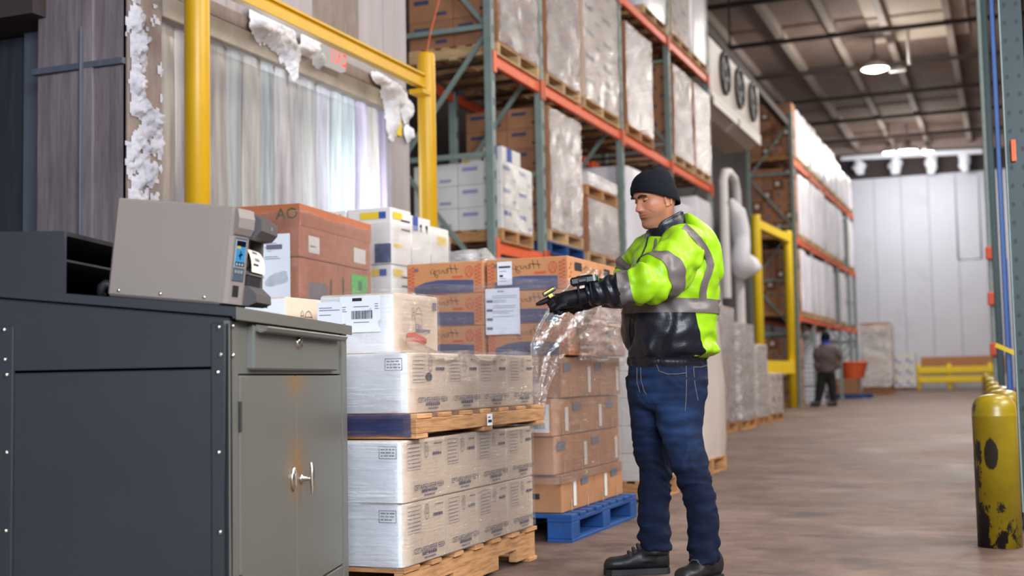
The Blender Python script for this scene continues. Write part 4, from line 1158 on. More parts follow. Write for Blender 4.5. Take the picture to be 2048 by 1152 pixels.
# loose sheet of film hanging from the tan cartons to the middle pallet
A = [(1182, 537, 6.42), (1150, 558, 6.40), (1105, 605, 6.36), (1078, 650, 6.34), (1062, 690, 6.32), (1066, 760, 6.32), (1078, 858, 6.32)]
B = [(1215, 545, 6.50), (1210, 580, 6.48), (1190, 630, 6.46), (1160, 680, 6.44), (1120, 720, 6.40), (1095, 780, 6.36), (1086, 860, 6.33)]
A = [at(*p) for p in A]; B = [at(*p) for p in B]
P = []
for i in range(len(A) - 1):
    for s in range(4):
        t = s / 4; a = A[i].lerp(A[i + 1], t); b2 = B[i].lerp(B[i + 1], t)
        P.append([a.lerp(b2, k / 8) + CF * (-.018 * math.sin(k * 1.9 + i) + .012 * noise.noise(Vector((k * .6, i + t, 3)))) for k in range(9)])
lf = MB().grid(P, 0, True)
lf.tube(A, .0045, 6); lf.tube([a + CR * .012 + CF * -.01 for a in A[2:]], .003, 6)
K['filmfold'] = film_mat('folded loose film', haze=.07, gloss=.5, streak=(8, 8, 3), bump=.6)
tag(lf.build('stretch_film', K['filmfold']), 'loose folded sheet of film hanging before the tan cartons', 'film')

# ---------- orange-brown carton stack behind the desk
AO0 = Vector((-3.40, 5.60, 0)); aa = Vector((-.112, .9937, 0)); al = Vector((-.9937, -.112, 0)); AOR = .112
def ao_box(s0, s1, t0, t1, z, h, label, prints, name='carton', lid=False):
    me = carton_mesh(t1 - t0 - .006, s1 - s0 - .006, h - .003, [K['orange'], K['inkgrey'], K['white'], K['inkblack'], K['greenpaper']], prints)
    c = AO0 + aa * (s0 + s1) / 2 + al * (t0 + t1) / 2
    if z < .9: bulk(c.x, c.x, c.y, c.y, z, me, AOR); return None
    o = link(name, me, loc=(c.x, c.y, z), rot=(0, 0, AOR)); tag(o, label, 'carton', 'orange brown cartons behind the desk')
    if lid:
        lm = MB(); lx, ly = t1 - t0 + .004, s1 - s0 - .003
        lm.box(-lx / 2, lx / 2, -ly / 2, ly / 2, h - .11, h + .006, 0, .004); lm.build('lid', K['orange'], o)
    return o
K['darkgreen'] = pbr('dark green ink', lin((64, 78, 34)), .7)
tA = text_mesh('OA', .085, K['darkgreen'])
pc = AO0 + aa * .52 + al * .24
pal_ = pallet(pc.x - .24, pc.x + .24, pc.y - .5, pc.y + .5, 0, 'wooden pallet under the orange brown cartons', mat='wood', boards=6, rz=AOR)
for r in range(6):
    h = .272; z = .145 + .275 * r
    for c in range(2):
        p = []
        W_ = .50
        if r == 5: p = [('right', .10, .24, .03, .12, 2), ('right', .12, .2, .06, .07, 1)] if c == 0 else [('right', .22, .40, .03, .115, 2)]
        if r == 4: p = [('right', .10, .34, .06, .15, 1), ('right', .38, .40, .03, .18, 3)] if c == 0 else [('right', .18, .42, .10, .235, 4), ('right', .28, .34, .14, .2, 3), ('right', .05, .07, .05, .2, 3)]
        if r == 3: p = [('right', .2, .22, .1, .2, 3)] if c == 0 else [('right', .2, .45, .06, .19, 2)]
        o = ao_box(W_ * c, W_ * (c + 1), 0, .47, z, h, f'orange brown carton, row {ORD[r]} up, {("near", "far")[c]} end, behind the desk', tuple(p), lid=(r == 5))
        if c == 0 and r in (5, 3):
            if r == 5: link('lettering', tA, o, mw=face_mat('front', .40, h - .05, .016, .464, .494, h))
            else: link('lettering', tA, o, mw=face_mat('right', .08, h - .05, .0062, .464, .494, h))
s5 = sheet_mesh(.17, .36, K['paper'], 'ao', .01, lines(-.06, .05, (.13, .11, .06, .05), 2, 3) + [(-.05, .04, .10, .125, 2)], pm_)
q = AO0 + al * .13 - aa * .02 + Vector((0, 0, 1.46))
mw = Matrix.Translation(q) @ Matrix.Rotation(AOR, 4, 'Z') @ Matrix(((1, 0, 0, 0), (0, 0, -1, 0), (0, 1, 0, 0), (0, 0, 0, 1)))
tag(link('paper_label', s5, mw=mw), 'tall white paper sheet on the orange brown cartons next to the printer', 'label')
K['filmao'] = film_mat('glossy clear film', haze=.03, gloss=.3, bump=.8, rough=.07)
af = film_shell(-.49, .0, -.01, 1.015, 0, .74, K['filmao'], 'glossy stretch film round the orange brown cartons', sides='fr', amp=.008, res=.05, seed=14)
c = AO0 + aa * .5025 + al * .2425; af.location = (c.x, c.y, 1.02); af.rotation_euler = (0, 0, AOR)

# ---------- white cartons with yellow and blue marks
ym = [K['white'], K['yellowprint'], K['blueprint'], K['photoprint'], K['inkgrey'], K['inkblack']]
pallet(-4.22, -3.56, 6.96, 7.86, 0, 'wooden pallet under the white cartons with yellow marks', mat='wood', boards=6, notch=False)
for r in range(5):
    h = .36; z = .145 + .363 * r
    for c in range(3):
        for d in range(2):
            if d == 1 and c > 0: continue
            x0, x1 = (-3.885, -3.57) if d == 0 else (-4.205, -3.89)
            y0 = 6.97 + .292 * c; ly = .288; lx = x1 - x0
            if r == 4 and c == 2: hh = .30
            elif r == 4 and c == 1: hh = .34
            else: hh = h
            p = [('front', lx * .30, lx * .72, hh * .80, hh * .92, 1), ('front', lx * .72, lx * .88, hh * .80, hh * .92, 2)]
            if r == 4 and d == 0: p += [('front', lx * .62, lx * .99, hh * .02, hh * .36, 3)]
            else: p += [('front', lx * .6, lx * .95, hh * .1, hh * .5, 4)]
            if c == 0: p += [('right', ly * .08, ly * .5, hh * .8, hh * .92, 1), ('right', ly * .45, ly * .9, hh * .78, hh * .81, 5), ('right', ly * .45, ly * .9, hh * .62, hh * .65, 5), ('right', ly * .1, ly * .5, hh * .3, hh * .36, 1)]
            if c == 1: p += [('right', ly * .05, ly * .3, hh * .7, hh * .99, 2), ('right', ly * .4, ly * .5, hh * .7, hh * .85, 5), ('right', ly * .7, ly * .8, hh * .7, hh * .85, 5)]
            if c == 2: p += [('right', ly * .3, ly * .8, hh * .6, hh * .8, 1)]
            if r < 3: bulk(x0, x1, y0, y0 + ly, z, carton_mesh(lx - .004, ly - .004, hh - .003, ym, tuple(p))); continue
            o = box_at(x0, x1, y0, y0 + ly, z, carton_mesh(lx - .004, ly - .004, hh - .003, ym, tuple(p)), jit=.008)
            tag(o, f'white carton with yellow and blue marks, row {ORD[r]} up, {("front", "middle", "back")[c]} {("aisle side", "freezer side")[d]}', 'carton', 'white cartons with yellow marks')
film_shell(-4.21, -3.56, 6.962, 7.85, .9, 1.86, K['film'], 'clear stretch film round the white cartons with yellow marks', sides='fr', amp=.010, res=.06, seed=17)
rack_load('lumpy wrapped load before the second yellow post', 7.93, 8.95, 0, 5, .31, rk_p, film='filmshiny', pal='wood', x1=-3.44, depth=.45, grp='cartons of the lumpy wrapped load', fs='fr')
o = film_shell(-3.9, -3.43, 7.90, 8.97, 1.55, 1.74, K['filmheavy'], 'bunched film crumpled over the top of the lumpy load', sides='fr', amp=.03, res=.04, seed=19, top=True)

# ---------- loads behind the man along the aisle
K['wrapcream'] = pbr('cream wrapped load', lin((206, 194, 186)), .35, var=.08, vscale=5, vaniso=(1, 1, .5), bump=.6, bscale=10)
tm = [K['beige'], K['inkgrey'], K['white'], K['inkblue']]
rack_load('stack of pale cartons behind the man', 8.35, 9.05, 0, 6, .19, [K['white'], K['inkgrey'], K['paper'], K['inkgrey']], film='film', pal='wood', x1=-2.3, depth=1.0, cols=2, prints=False, grp='pale cartons behind the man', fs='fr')
pallet(-3.42, -2.42, 10.2, 11.28, 0, 'wooden pallet under the tall wrapped load right of the man', mat='wood', along='X', notch=False, boards=6)
wrapped_load(10.2, 11.28, .141, 1.19, 'tall cream wrapped load just right of the man', None, x1=-2.42, depth=1.0, mat='wrapcream', seed=3, pal=False)
rack_load('brown and white load beyond the man, near', 17.5, 18.75, 0, 6, .285, rk_b, film='filmwhite', pal='wood', x1=-3.84, depth=1.0, grp='cartons beyond the man', fs='fr')
rack_load('brown and white load beyond the man, far', 18.95, 20.15, 0, 5, .30, rk_b, film='filmheavy', pal='wood', x1=-3.82, depth=1.0, grp='cartons beyond the man', fs='fr')
rack_load('low pale load before the far barrier', 20.5, 21.4, 0, 4, .30, rk_p, film='filmheavy', pal='wood', x1=-3.84, depth=.95, grp='cartons beyond the man', fs='fr')
rack_load('small load at the end of the row', 21.9, 23.1, 0, 2, .36, rk_p, film='filmwhite', pal='wood', x1=-3.88, depth=.6, grp='cartons beyond the man', fs='fr')
# ================================================================== SHOP DESK AND PRINTER
K['deskshade'] = pbr('desk paint darkened as if shaded', lin((41, 43, 48)), .45, var=.08, vscale=4)  # same desk paint, darkened to put shade on the near side and top
K['desklit'] = pbr('desk paint as lit on the front', lin((92, 92, 86)), .40, var=.05, vscale=3)  # lighter copy of the desk paint for the lit front
def door_mat():
    m, nt, out = nodes('grey door paint with rust')
    b = N(nt, 'ShaderNodeBsdfPrincipled'); b.inputs['Roughness'].default_value = .38
    tc = N(nt, 'ShaderNodeTexCoord')
    sp = N(nt, 'ShaderNodeSeparateXYZ'); nt.links.new(tc.outputs['Object'], sp.inputs[0])
    nz = noise_tex(nt, tc.outputs['Object'], 7, 4)
    # rust creeping from the meeting edge of the doors (local x = 0) near the top and at the handle
    def gauss(sock, mu, sg):
        a = N(nt, 'ShaderNodeMath', operation='SUBTRACT'); nt.links.new(sock, a.inputs[0]); a.inputs[1].default_value = mu
        d = N(nt, 'ShaderNodeMath', operation='DIVIDE'); nt.links.new(a.outputs[0], d.inputs[0]); d.inputs[1].default_value = sg
        p = N(nt, 'ShaderNodeMath', operation='MULTIPLY'); nt.links.new(d.outputs[0], p.inputs[0]); nt.links.new(d.outputs[0], p.inputs[1])
        n = N(nt, 'ShaderNodeMath', operation='MULTIPLY'); nt.links.new(p.outputs[0], n.inputs[0]); n.inputs[1].default_value = -1
        e = N(nt, 'ShaderNodeMath', operation='EXPONENT'); nt.links.new(n.outputs[0], e.inputs[0]); return e.outputs[0]
    def mul(a, c):
        k = N(nt, 'ShaderNodeMath', operation='MULTIPLY'); nt.links.new(a, k.inputs[0])
        if isinstance(c, float): k.inputs[1].default_value = c
        else: nt.links.new(c, k.inputs[1])
        return k.outputs[0]
    gx = gauss(sp.outputs['X'], 0, .10)
    g1 = mul(gx, gauss(sp.outputs['Z'], .90, .07)); g2 = mul(gx, gauss(sp.outputs['Z'], .60, .09))
    ad = N(nt, 'ShaderNodeMath', operation='ADD'); nt.links.new(g1, ad.inputs[0]); nt.links.new(g2, ad.inputs[1])
    f = mul(mul(ad.outputs[0], nz), 1.8)
    c = mix(nt, f, lin((92, 92, 86)), lin((122, 88, 46)))
    nt.links.new(c, b.inputs['Base Color']); nt.links.new(b.outputs[0], out.inputs[0]); return m
K['deskdoor'] = door_mat()
K['screw'] = pbr('nickel screw', (.70, .66, .58), .25, 1.0)
K['deskinside'] = pbr('black inside', lin((26, 24, 24)), .7)
a_ = Vector((-.268, .963, 0)).normalized(); b_ = Vector((-.963, -.268, 0)).normalized()
DW = Matrix(((a_.x, -b_.x, 0, -1.91), (a_.y, -b_.y, 0, 2.79), (0, 0, 1, 0), (0, 0, 0, 1)))   # local x along the front, local -y towards the back; front face at y = 0
dk = bpy.data.objects.new('shop_desk', None); COL.objects.link(dk); dk.matrix_world = DW
tag(dk, 'grey steel shop desk with a sloped top, drawer and double doors', 'desk')
WD, DP = 1.266, 1.12
def part(n, mb, mats, p=dk, **k): return mb.build(n, mats, p, **k)
def ztop(y): return 1.045 + .105 * (-y)
# near side: upper and lower sheets, corner plates
mb = MB(); mb.prism([(-DP, ztop(-DP)), (-DP, .915), (-.002, .915), (-.002, 1.043)], lambda u, v, k: (.004 + .02 * k, u, v)); part('side_sheet', mb, K['deskshade'])
mb = MB(); mb.box(.008, .024, -DP, -.002, .14, .908, 0, .003); part('side_sheet', mb, K['deskshade'])
mb = MB(); mb.box(.0, .022, -.052, .0, .02, 1.03, 0, .003); part('corner_plate', mb, K['deskshade'])
mb = MB(); mb.box(-.006, .010, -DP, -.597, .02, 1.035, 0, .003); part('corner_plate', mb, K['deskshade'])
mb = MB(); mb.prism([(-DP, ztop(-DP)), (-DP, .14), (-.002, .14), (-.002, 1.043)], lambda u, v, k: (WD - .02 + .018 * k, u, v)); part('side_sheet', mb, K['desklit'])
mb = MB(); mb.box(.02, WD - .02, -DP, -DP + .016, .14, 1.10); part('back_sheet', mb, K['deskshade'])
mb = MB(); mb.box(.02, WD - .02, -DP + .02, -.03, .19, .21); part('bottom_sheet', mb, K['desklit'])
for x in (0.0, WD - .05):
    for y in (-.05, -DP):
        if x == 0.0 and y == -.05: pass
        mb = MB(); mb.box(x + .004, x + .046, y + .004, y + .046, 0, .20, 0, .003); part('leg', mb, K['deskshade'] if x == 0 else K['desklit'])
# front frame
fm = MB(); fm.box(.0, .07, -.018, .0, .10, 1.035, 0, .002); part('front_post', fm, K['desklit'])
fm = MB(); fm.box(WD - .06, WD + .012, -.018, .004, .02, 1.055, 0, .003); part('front_post', fm, K['desklit'])
fm = MB(); fm.box(.07, WD - .06, -.018, -.004, .895, 1.05); part('front_rail', fm, K['desklit'])
fm = MB(); fm.box(.07, WD - .06, -.022, -.002, .16, .215, 0, .003); part('bottom_rail', fm, K['desklit'])
# doors, meeting at x = .62
for nm, x0, x1 in (('door', .078, .616), ('door', .622, WD - .065)):
    d = MB(); d.box(x0 - .619, x1 - .619, -.02, .002, .222, .890, 0, .004)
    dd = part(nm, d, K['deskdoor'], loc=(.619, 0, 0))
    if x0 < .3:
        for z in (.32, .78):
            MB().tube([(x0 - .619 - .004, .003, z - .04), (x0 - .619 - .004, .003, z + .04)], .005, 8).build('hinge', K['deskinside'], dd)
    else:
        h = MB(); h.lathe([(0, 0), (.016, 0), (.016, .005), (.008, .008), (.006, .034), (0, .034)], 16)
        hh = h.build('handle', K['screw'], dd, mw=Matrix.Translation((.045, .002, .566)) @ Matrix.Rotation(-PI / 2, 4, 'X'))
        t = MB(); t.tube([(0, -.05, .034), (0, -.03, .037), (0, .0, .036), (0, .03, .038), (0, .05, .036)], [.005, .008, .008, .007, .004], 10); t.build('handle_bar', K['screw'], hh)
lk = MB(); lk.lathe([(0, .010), (.014, .010), (.024, .006), (.026, 0), (.0, 0)], 18); lk.box(-.004, .004, -.012, .012, .008, .014)
part('lock_plate', lk, K['screw'], mw=Matrix.Translation((.578, .002, .572)) @ Matrix.Rotation(-PI / 2, 4, 'X') @ Matrix.Scale(1.5, 4, (0, 1, 0)))
# drawer with its bent pull lip
dr = MB(); dr.box(.158, 1.10, -.015, .016, .906, 1.030, 0, .005); dro = part('drawer', dr, K['desklit'])
lp = MB(); lp.prism([(.016, 1.030), (.016, 1.014), (.030, 1.008), (.046, 1.012), (.052, 1.022), (.050, 1.026), (.044, 1.017), (.030, 1.013), (.022, 1.019), (.022, 1.030)], lambda u, v, k: (.17 + .93 * k, u, v)); lp.build('pull_lip', K['desklit'], dro)
lk = MB(); lk.lathe([(0, .004), (.010, .004), (.018, .010), (.020, .0)], 18); lk.build('lock', K['screw'], dro, mw=Matrix.Translation((.60, .016, .992)) @ Matrix.Rotation(-PI / 2, 4, 'X'))
lk = MB(); lk.box(-.003, .003, -.009, .009, .004, .006); lk.build('keyhole', K['deskinside'], dro, mw=Matrix.Translation((.60, .016, .992)) @ Matrix.Rotation(-PI / 2, 4, 'X'))
# sloped top with a turned-down front edge
tp = MB()
tp.prism([(-DP, ztop(-DP) + .002), (.012, 1.046), (.012, 1.040), (.020, 1.040), (.020, 1.070), (-DP, ztop(-DP) + .024)], lambda u, v, k: (-.012 + (WD + .026) * k, u, v)); part('desk_top', tp, K['deskshade'])
fe = MB(); fe.box(-.012, WD + .014, .0205, .024, 1.036, 1.070, 0, .001); part('front_edge', fe, K['desklit'])
# riser with pigeon holes at the back
def rz_(y): return ztop(y) + .025
RB, RF = -DP, -.458
rs = MB(); rs.prism([(RB, rz_(RB)), (RF, rz_(RF)), (RF, 1.288), (RB, 1.30)], lambda u, v, k: (.0 + .014 * k, u, v)); ro = part('riser', rs, K['deskshade'])
mb = MB(); mb.prism([(RB, rz_(RB)), (RF, rz_(RF)), (RF, 1.288), (RB, 1.30)], lambda u, v, k: (WD - .014 + .014 * k, u, v)); mb.build('riser_side', K['deskshade'], ro)
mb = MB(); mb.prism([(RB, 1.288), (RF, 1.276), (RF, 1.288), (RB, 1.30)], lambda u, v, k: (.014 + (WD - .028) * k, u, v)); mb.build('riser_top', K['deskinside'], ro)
mb = MB(); mb.prism([(RB, 1.218), (RF, 1.206), (RF, 1.212), (RB, 1.224)], lambda u, v, k: (.014 + (WD - .028) * k, u, v)); mb.build('shelf', K['deskshade'], ro)
mb = MB(); mb.box(.014, WD - .014, RB, RB + .014, rz_(RB), 1.29); mb.build('riser_back', K['deskinside'], ro)
mb = MB(); mb.prism([(RB + .014, rz_(RB)), (RF - .02, rz_(RF)), (RF - .02, rz_(RF) + .004), (RB + .014, rz_(RB) + .004)], lambda u, v, k: (.014 + (WD - .028) * k, u, v)); mb.build('riser_floor', K['deskinside'], ro)
# screws: domed heads with a slot
sc = MB(); sc.lathe([(0, .0055), (.003, .005), (.006, .0035), (.0075, 0), (0, 0)], 14); sc.box(-.005, .005, -.0008, .0008, .0046, .006, 1)
sc = sc.mesh('screw', [K['screw'], K['deskinside']])
def side_screw(y, z, x=0.0): link('screw', sc, dk, mw=Matrix.Translation((x, y, z)) @ Matrix.Rotation(R.uniform(0, 3), 4, 'X') @ Matrix.Rotation(-PI / 2, 4, 'Y'))
def front_screw(x, z, y=0.001): link('screw', sc, dk, mw=Matrix.Translation((x, y, z)) @ Matrix.Rotation(-PI / 2, 4, 'X'))
for y, z in ((-.029, 1.018), (-.026, .945), (-.033, .899), (-.031, .689), (-.028, .482)): side_screw(y, z, -.0005)
for y, z in ((-.623, 1.025), (-.62, .945), (-.615, .904), (-.613, .697), (-.613, .49)): side_screw(y, z, -.0065)
for y, z in ((-.617, 1.128), (-.49, 1.116)): side_screw(y, z, -.0005)
for x, z in ((.023, 1.021), (.022, .943)): front_screw(x, z)
front_screw(WD - .02, 1.018, .005)

# ---------------- label printer standing on the sloped top
K['prtgrey'] = pbr('warm grey printer casing', lin((124, 114, 108)), .45, var=.03, vscale=3)
K['prtdark'] = pbr('dark grey printer plastic', lin((66, 62, 64)), .5)
K['prtblack'] = pbr('black printer recess', lin((22, 20, 22)), .5)
K['prtpanel'] = pbr('slate control panel', lin((64, 76, 84)), .4)
K['screenblue'] = glow('lit blue screen', lin((72, 160, 214)), .95)
K['screenwhite'] = glow('lit screen frame', lin((206, 210, 214)), .9)
K['screendark'] = glow('dark screen area', lin((22, 28, 52)), .9)
K['screenyellow'] = glow('lit yellow screen bar', lin((228, 204, 70)), .9)
th = -math.atan(.105)
PM = Matrix.Translation((.0, -.018, 1.0725 + .0019)) @ Matrix.Rotation(th, 4, 'X')     # along the slope: local -y climbs
pr = bpy.data.objects.new('label_printer', None); COL.objects.link(pr); pr.matrix_world = DW @ PM
tag(pr, 'warm grey industrial label printer on the sloped desk top', 'printer')
H = .278; X0, X1 = .10, .325; YB2, YF = -.367, -.05
def pp(n, mb, mats, p=pr, **k): return mb.build(n, mats, p, **k)
mb = MB(); mb.box(X0, X1, YB2, -.042, .006, H, 0, .006); cs = pp('casing', mb, K['prtgrey'])
mb = MB(); mb.box(X0 + .006, X1 - .006, YB2 + .006, -.05, .001, .006); mb.build('foot_plate', K['prtblack'], cs)
XM = X0 + .068                                   # where the grey bezel meets the dark media side
bz = MB()
bz.prism([(X0 + .001, -.062), (X0 + .001, -.036), (X0 + .010, -.026), (X0 + .058, -.004), (XM, -.003), (XM, -.062)], lambda u, v, k: (u, v, .010 + (H - .003 - .010) * k))
bo = pp('bezel', bz, K['prtgrey'])
uu = Vector((.058 - .010, .022, 0)); LU = uu.length; uu.normalize()
BF = Matrix(((uu.x, -uu.y, 0, X0 + .010), (uu.y, uu.x, 0, -.026), (0, 0, 1, 0), (0, 0, 0, 1)))      # chamfered face: x along it, y out of it
br = MB(); br.prism([(-.004, H - .004), (-.004, H - .082), (.006, H - .076), (.016, H - .058), (.016, H - .030), (.008, H - .006)], lambda u, v, k: (-.004 + (LU + .010) * k, u, v)); br.build('brow', K['prtgrey'], bo, mw=BF)
cp = MB(); cp.box(.004, LU - .003, .0, .003, .074, H - .084, 0, .0012); cpo = cp.build('control_panel', K['prtpanel'], pr, mw=BF)
def fq(name, x0, x1, z0, z1, y, mat, parent): return MB().quad((x0, y, z0), (x0, y, z1), (x1, y, z1), (x1, y, z0)).build(name, mat, parent)
xs = .009; xe = LU - .008; sw_ = xe - xs
MB().box(xs - .002, xe + .002, .003, .0036, .112, H - .090, 0).build('screen_frame', K['screenwhite'], cpo)
MB().box(xs, xe, .0036, .0042, .114, H - .092, 0).build('screen', K['screenblue'], cpo)
fq('screen_header', xs, xe, H - .108, H - .092, .0044, K['screendark'], cpo)
fq('screen_footer', xs, xe, .114, .127, .0044, K['screendark'], cpo)
fq('screen_bar', xs + .002, xs + sw_ * .45, H - .114, H - .107, .0046, K['screenyellow'], cpo)
ic = MB()
for u0, u1, v0, v1 in ((.30, .48, .141, .148), (.44, .56, .134, .158), (.54, .72, .145, .151)): ic.quad((xs + sw_ * u0, .0046, v0), (xs + sw_ * u0, .0046, v1), (xs + sw_ * u1, .0046, v1), (xs + sw_ * u1, .0046, v0))
ic.build('screen_icon', K['screendark'], cpo)
fi = MB()
for q in range(3): fi.quad((xs + sw_ * (.1 + .3 * q), .0048, .117), (xs + sw_ * (.1 + .3 * q), .0048, .124), (xs + sw_ * (.26 + .3 * q), .0048, .124), (xs + sw_ * (.26 + .3 * q), .0048, .117))
fi.build('screen_icons', K['screenwhite'], cpo)
for q in range(3): MB().box(xs + sw_ * (.06 + .32 * q), xs + sw_ * (.28 + .32 * q), .003, .005, .095, .104, 0, .001).build('button', K['prtgrey'], cpo)
MB().box(.012, .036, -.0, .0015, .030, .062, 0, .0006).build('usb_port', K['prtblack'], bo, mw=BF)
# dark media side of the front: upper hood, recess, tear edge, lower block
WM = X1 - XM
hd = MB(); hd.prism([(-.06, H - .003), (.0, H - .010), (.026, H - .026), (.029, H - .056), (.014, H - .076), (-.01, H - .080), (-.06, H - .07)], lambda u, v, k: (XM + .002 + (WM - .003) * k, u, v)); ho = pp('hood', hd, K['prtdark'])
MB().quad((XM + .09, .0285, H - .046), (XM + .108, .0285, H - .046), (XM + .108, .0280, H - .036), (XM + .09, .0280, H - .036)).build('logo', K['prtgrey'], ho)
rc = MB(); rc.box(XM + .003, X1 - .02, -.06, -.052, .07, H - .07); pp('recess', rc, K['prtblack'])
ck = MB(); ck.prism([(-.06, .012), (.020, .012), (.020, .05), (.0, .06), (-.01, H - .078), (-.06, H - .073)], lambda u, v, k: (X1 - .02 + .018 * k, u, v)); pp('end_cheek', ck, K['prtdark'])
sb = MB(); sb.box(XM + .006, X1 - .024, -.052, -.020, .156, .170, 0, .002); pp('print_bar', sb, K['prtblack'])
lw = MB(); lw.prism([(-.06, .010), (.012, .010), (.036, .022), (.032, .045), (.006, .066), (-.06, .066)], lambda u, v, k: (XM + .002 + (WM - .022) * k, u, v)); lo = pp('lower_block', lw, K['prtdark'])
gr = MB()
for q in range(6): gr.box(XM + .010 + .017 * q, XM + .019 + .017 * q, -.004, .006, .066, .096, 0, .001)
gr.box(XM + .003, X1 - .024, -.05, -.004, .066, .097); gr.build('vent_grille', K['prtblack'], lo)
ch = MB(); ch.prism([(-.05, .097), (.008, .097), (.004, .104), (-.05, .130)], lambda u, v, k: (XM + .004 + (WM - .026) * k, u, v)); pp('tear_ramp', ch, K['prtdark'])
def lp_(s, t, o=.0): return (XM + .008 + (WM - .036) * s, -.045 + .056 * math.sin(t * 1.5) + o, .168 + .012 * math.sin(t * PI) - .062 * t * t + o)
lb = MB().grid([[lp_(j / 4, i / 8) for j in range(5)] for i in range(9)], 0, True)
r_ = random.Random(5); u = .28
while u < .66:
    e = u + r_.uniform(.015, .04)
    lb.quad(lp_(u, .50, .001), lp_(e, .50, .001), lp_(e, .78, .001), lp_(u, .78, .001), 1); u = e + .025
lb.quad(lp_(.12, .84, .001), lp_(.5, .84, .001), lp_(.5, .88, .001), lp_(.12, .88, .001), 1)
K['labelcream'] = pbr('cream printed label', lin((240, 226, 210)), .5)
pp('printed_label', lb, [K['labelcream'], K['inkblack']])
for y in (-.335, -.215, -.09): link('screw', sc, pr, mw=Matrix.Translation((X0 - .0005, y, .022)) @ Matrix.Rotation(-PI / 2, 4, 'Y') @ Matrix.Scale(.7, 4))
cb = MB(); cb.tube([(.125, -.368, .036), (.125, -.384, .038), (.125, -.396, .028), (.125, -.398, .012), (.15, -.398, .007)], [.010, .013, .013, .011, .006], 10)
pp('power_cord', cb, K['black'])
# ================================================================== PEOPLE
def crom(a, b, c, d, t):
    return .5 * ((2 * b) + (c - a) * t + (2 * a - 5 * b + 4 * c - d) * t * t + (3 * b - a - 3 * c + d) * t ** 3)
class Loft:
    """rings: (centre, A, B) -- section = centre + A cos + B sin; smooth in between"""
    def __init__(s, rings): s.r = [tuple(Vector(x) for x in q) for q in rings]
    def ev(s, t):
        n = len(s.r) - 1; q = max(0, min(.99999, t)) * n; i = int(q); f = q - i
        g = lambda k: s.r[max(0, min(n, k))]
        return [crom(g(i - 1)[k], g(i)[k], g(i + 1)[k], g(i + 2)[k], f) for k in range(3)]
    def pt(s, t, a, off=0.0, disp=None):
        c, A, B = s.ev(t); p = c + A * math.cos(a) + B * math.sin(a)
        if off or disp:
            n = (A * (math.cos(a) / max(A.length, 1e-4)) + B * (math.sin(a) / max(B.length, 1e-4))).normalized()
            p = p + n * (off + (disp(p, t, a) if disp else 0))
        return p
    def grid(s, m, n, disp=None, t0=0, t1=1): return [[s.pt(t0 + (t1 - t0) * i / (m - 1), 2 * PI * j / n, 0, disp) for j in range(n)] for i in range(m)]
    def add(s, mb, m, n, disp=None, caps=True, mi=0):
        P = s.grid(m, n, disp); mb.grid(P, mi, True, True)
        if caps:
            mb.add(P[0], [tuple(reversed(range(n)))], mi); mb.add(P[-1], [tuple(range(n))], mi)
        return mb
    def patch(s, mb, t0, t1, a0, a1, m=8, n=24, off=.004, disp=None, mi=0):
        """strip lying on the surface; a0/a1 may be functions of t"""
        f0 = a0 if callable(a0) else (lambda t: a0); f1 = a1 if callable(a1) else (lambda t: a1)
        P = []
        for i in range(m + 1):
            t = t0 + (t1 - t0) * i / m
            P.append([s.pt(t, f0(t) + (f1(t) - f0(t)) * j / n, off, disp) for j in range(n + 1)])
        mb.grid(P, mi, True); return mb
def vring(px, py, d, hpx, rw, tilt=0.0):
    """horizontal-ish ring: hpx half width in pixels, rw half depth in metres, tilt: rise of the right side in pixels"""
    c = at(px, py, d); k = d / FPX
    return (c, CR * (hpx * k) + CU * (tilt * k), Vector((-CF.x, -CF.y, 0)).normalized() * rw)
def tube_loft(pts, rad, flat=1.0):
    """pts: world points; rad list; ring perpendicular to the path"""
    pts = [Vector(p) for p in pts]; out = []
    for i, p in enumerate(pts):
        t = (pts[min(i + 1, len(pts) - 1)] - pts[max(i - 1, 0)]).normalized()
        a = t.cross(Vector((0, 0, 1)))
        if a.length < .05: a = t.cross(Vector((CR.x, CR.y, 0)))
        a.normalize(); b = a.cross(t).normalized()
        out.append((p, a * rad[i], b * rad[i] * flat))
    return Loft(out)
def wrinkle(amp, fx, fz, seed=0, fold=0.0, ff=30):
    def f(p, t, a):
        q = Vector((p.x * fx + seed, p.y * fx, p.z * fz))
        r = amp * (noise.noise(q) + .5 * noise.noise(q * 2.3))
        if fold: r += fold * abs(noise.noise(Vector((p.x * ff * .3 + seed, p.y * ff * .3, p.z * ff)))) * 1.5
        return r
    return f
def remeshed(mb, voxel, mats, name, smooth=6, decimate=None):
    me = mb.mesh(name, mats)
    o = bpy.data.objects.new(name, me); COL.objects.link(o)
    m = o.modifiers.new('r', 'REMESH'); m.mode = 'VOXEL'; m.voxel_size = voxel; m.use_smooth_shade = True
    if smooth:
        s = o.modifiers.new('s', 'SMOOTH'); s.iterations = smooth; s.factor = .5
    dg = bpy.context.evaluated_depsgraph_get()
    nm = bpy.data.meshes.new_from_object(o.evaluated_get(dg))
    bpy.data.objects.remove(o)
    for p in nm.polygons: p.use_smooth = True
    if not nm.materials:
        for q in (mats if isinstance(mats, (list, tuple)) else [mats]): nm.materials.append(q)
    return nm
def bvh(me): return BVHTree.FromPolygons([v.co.copy() for v in me.vertices], [tuple(p.vertices) for p in me.polygons])
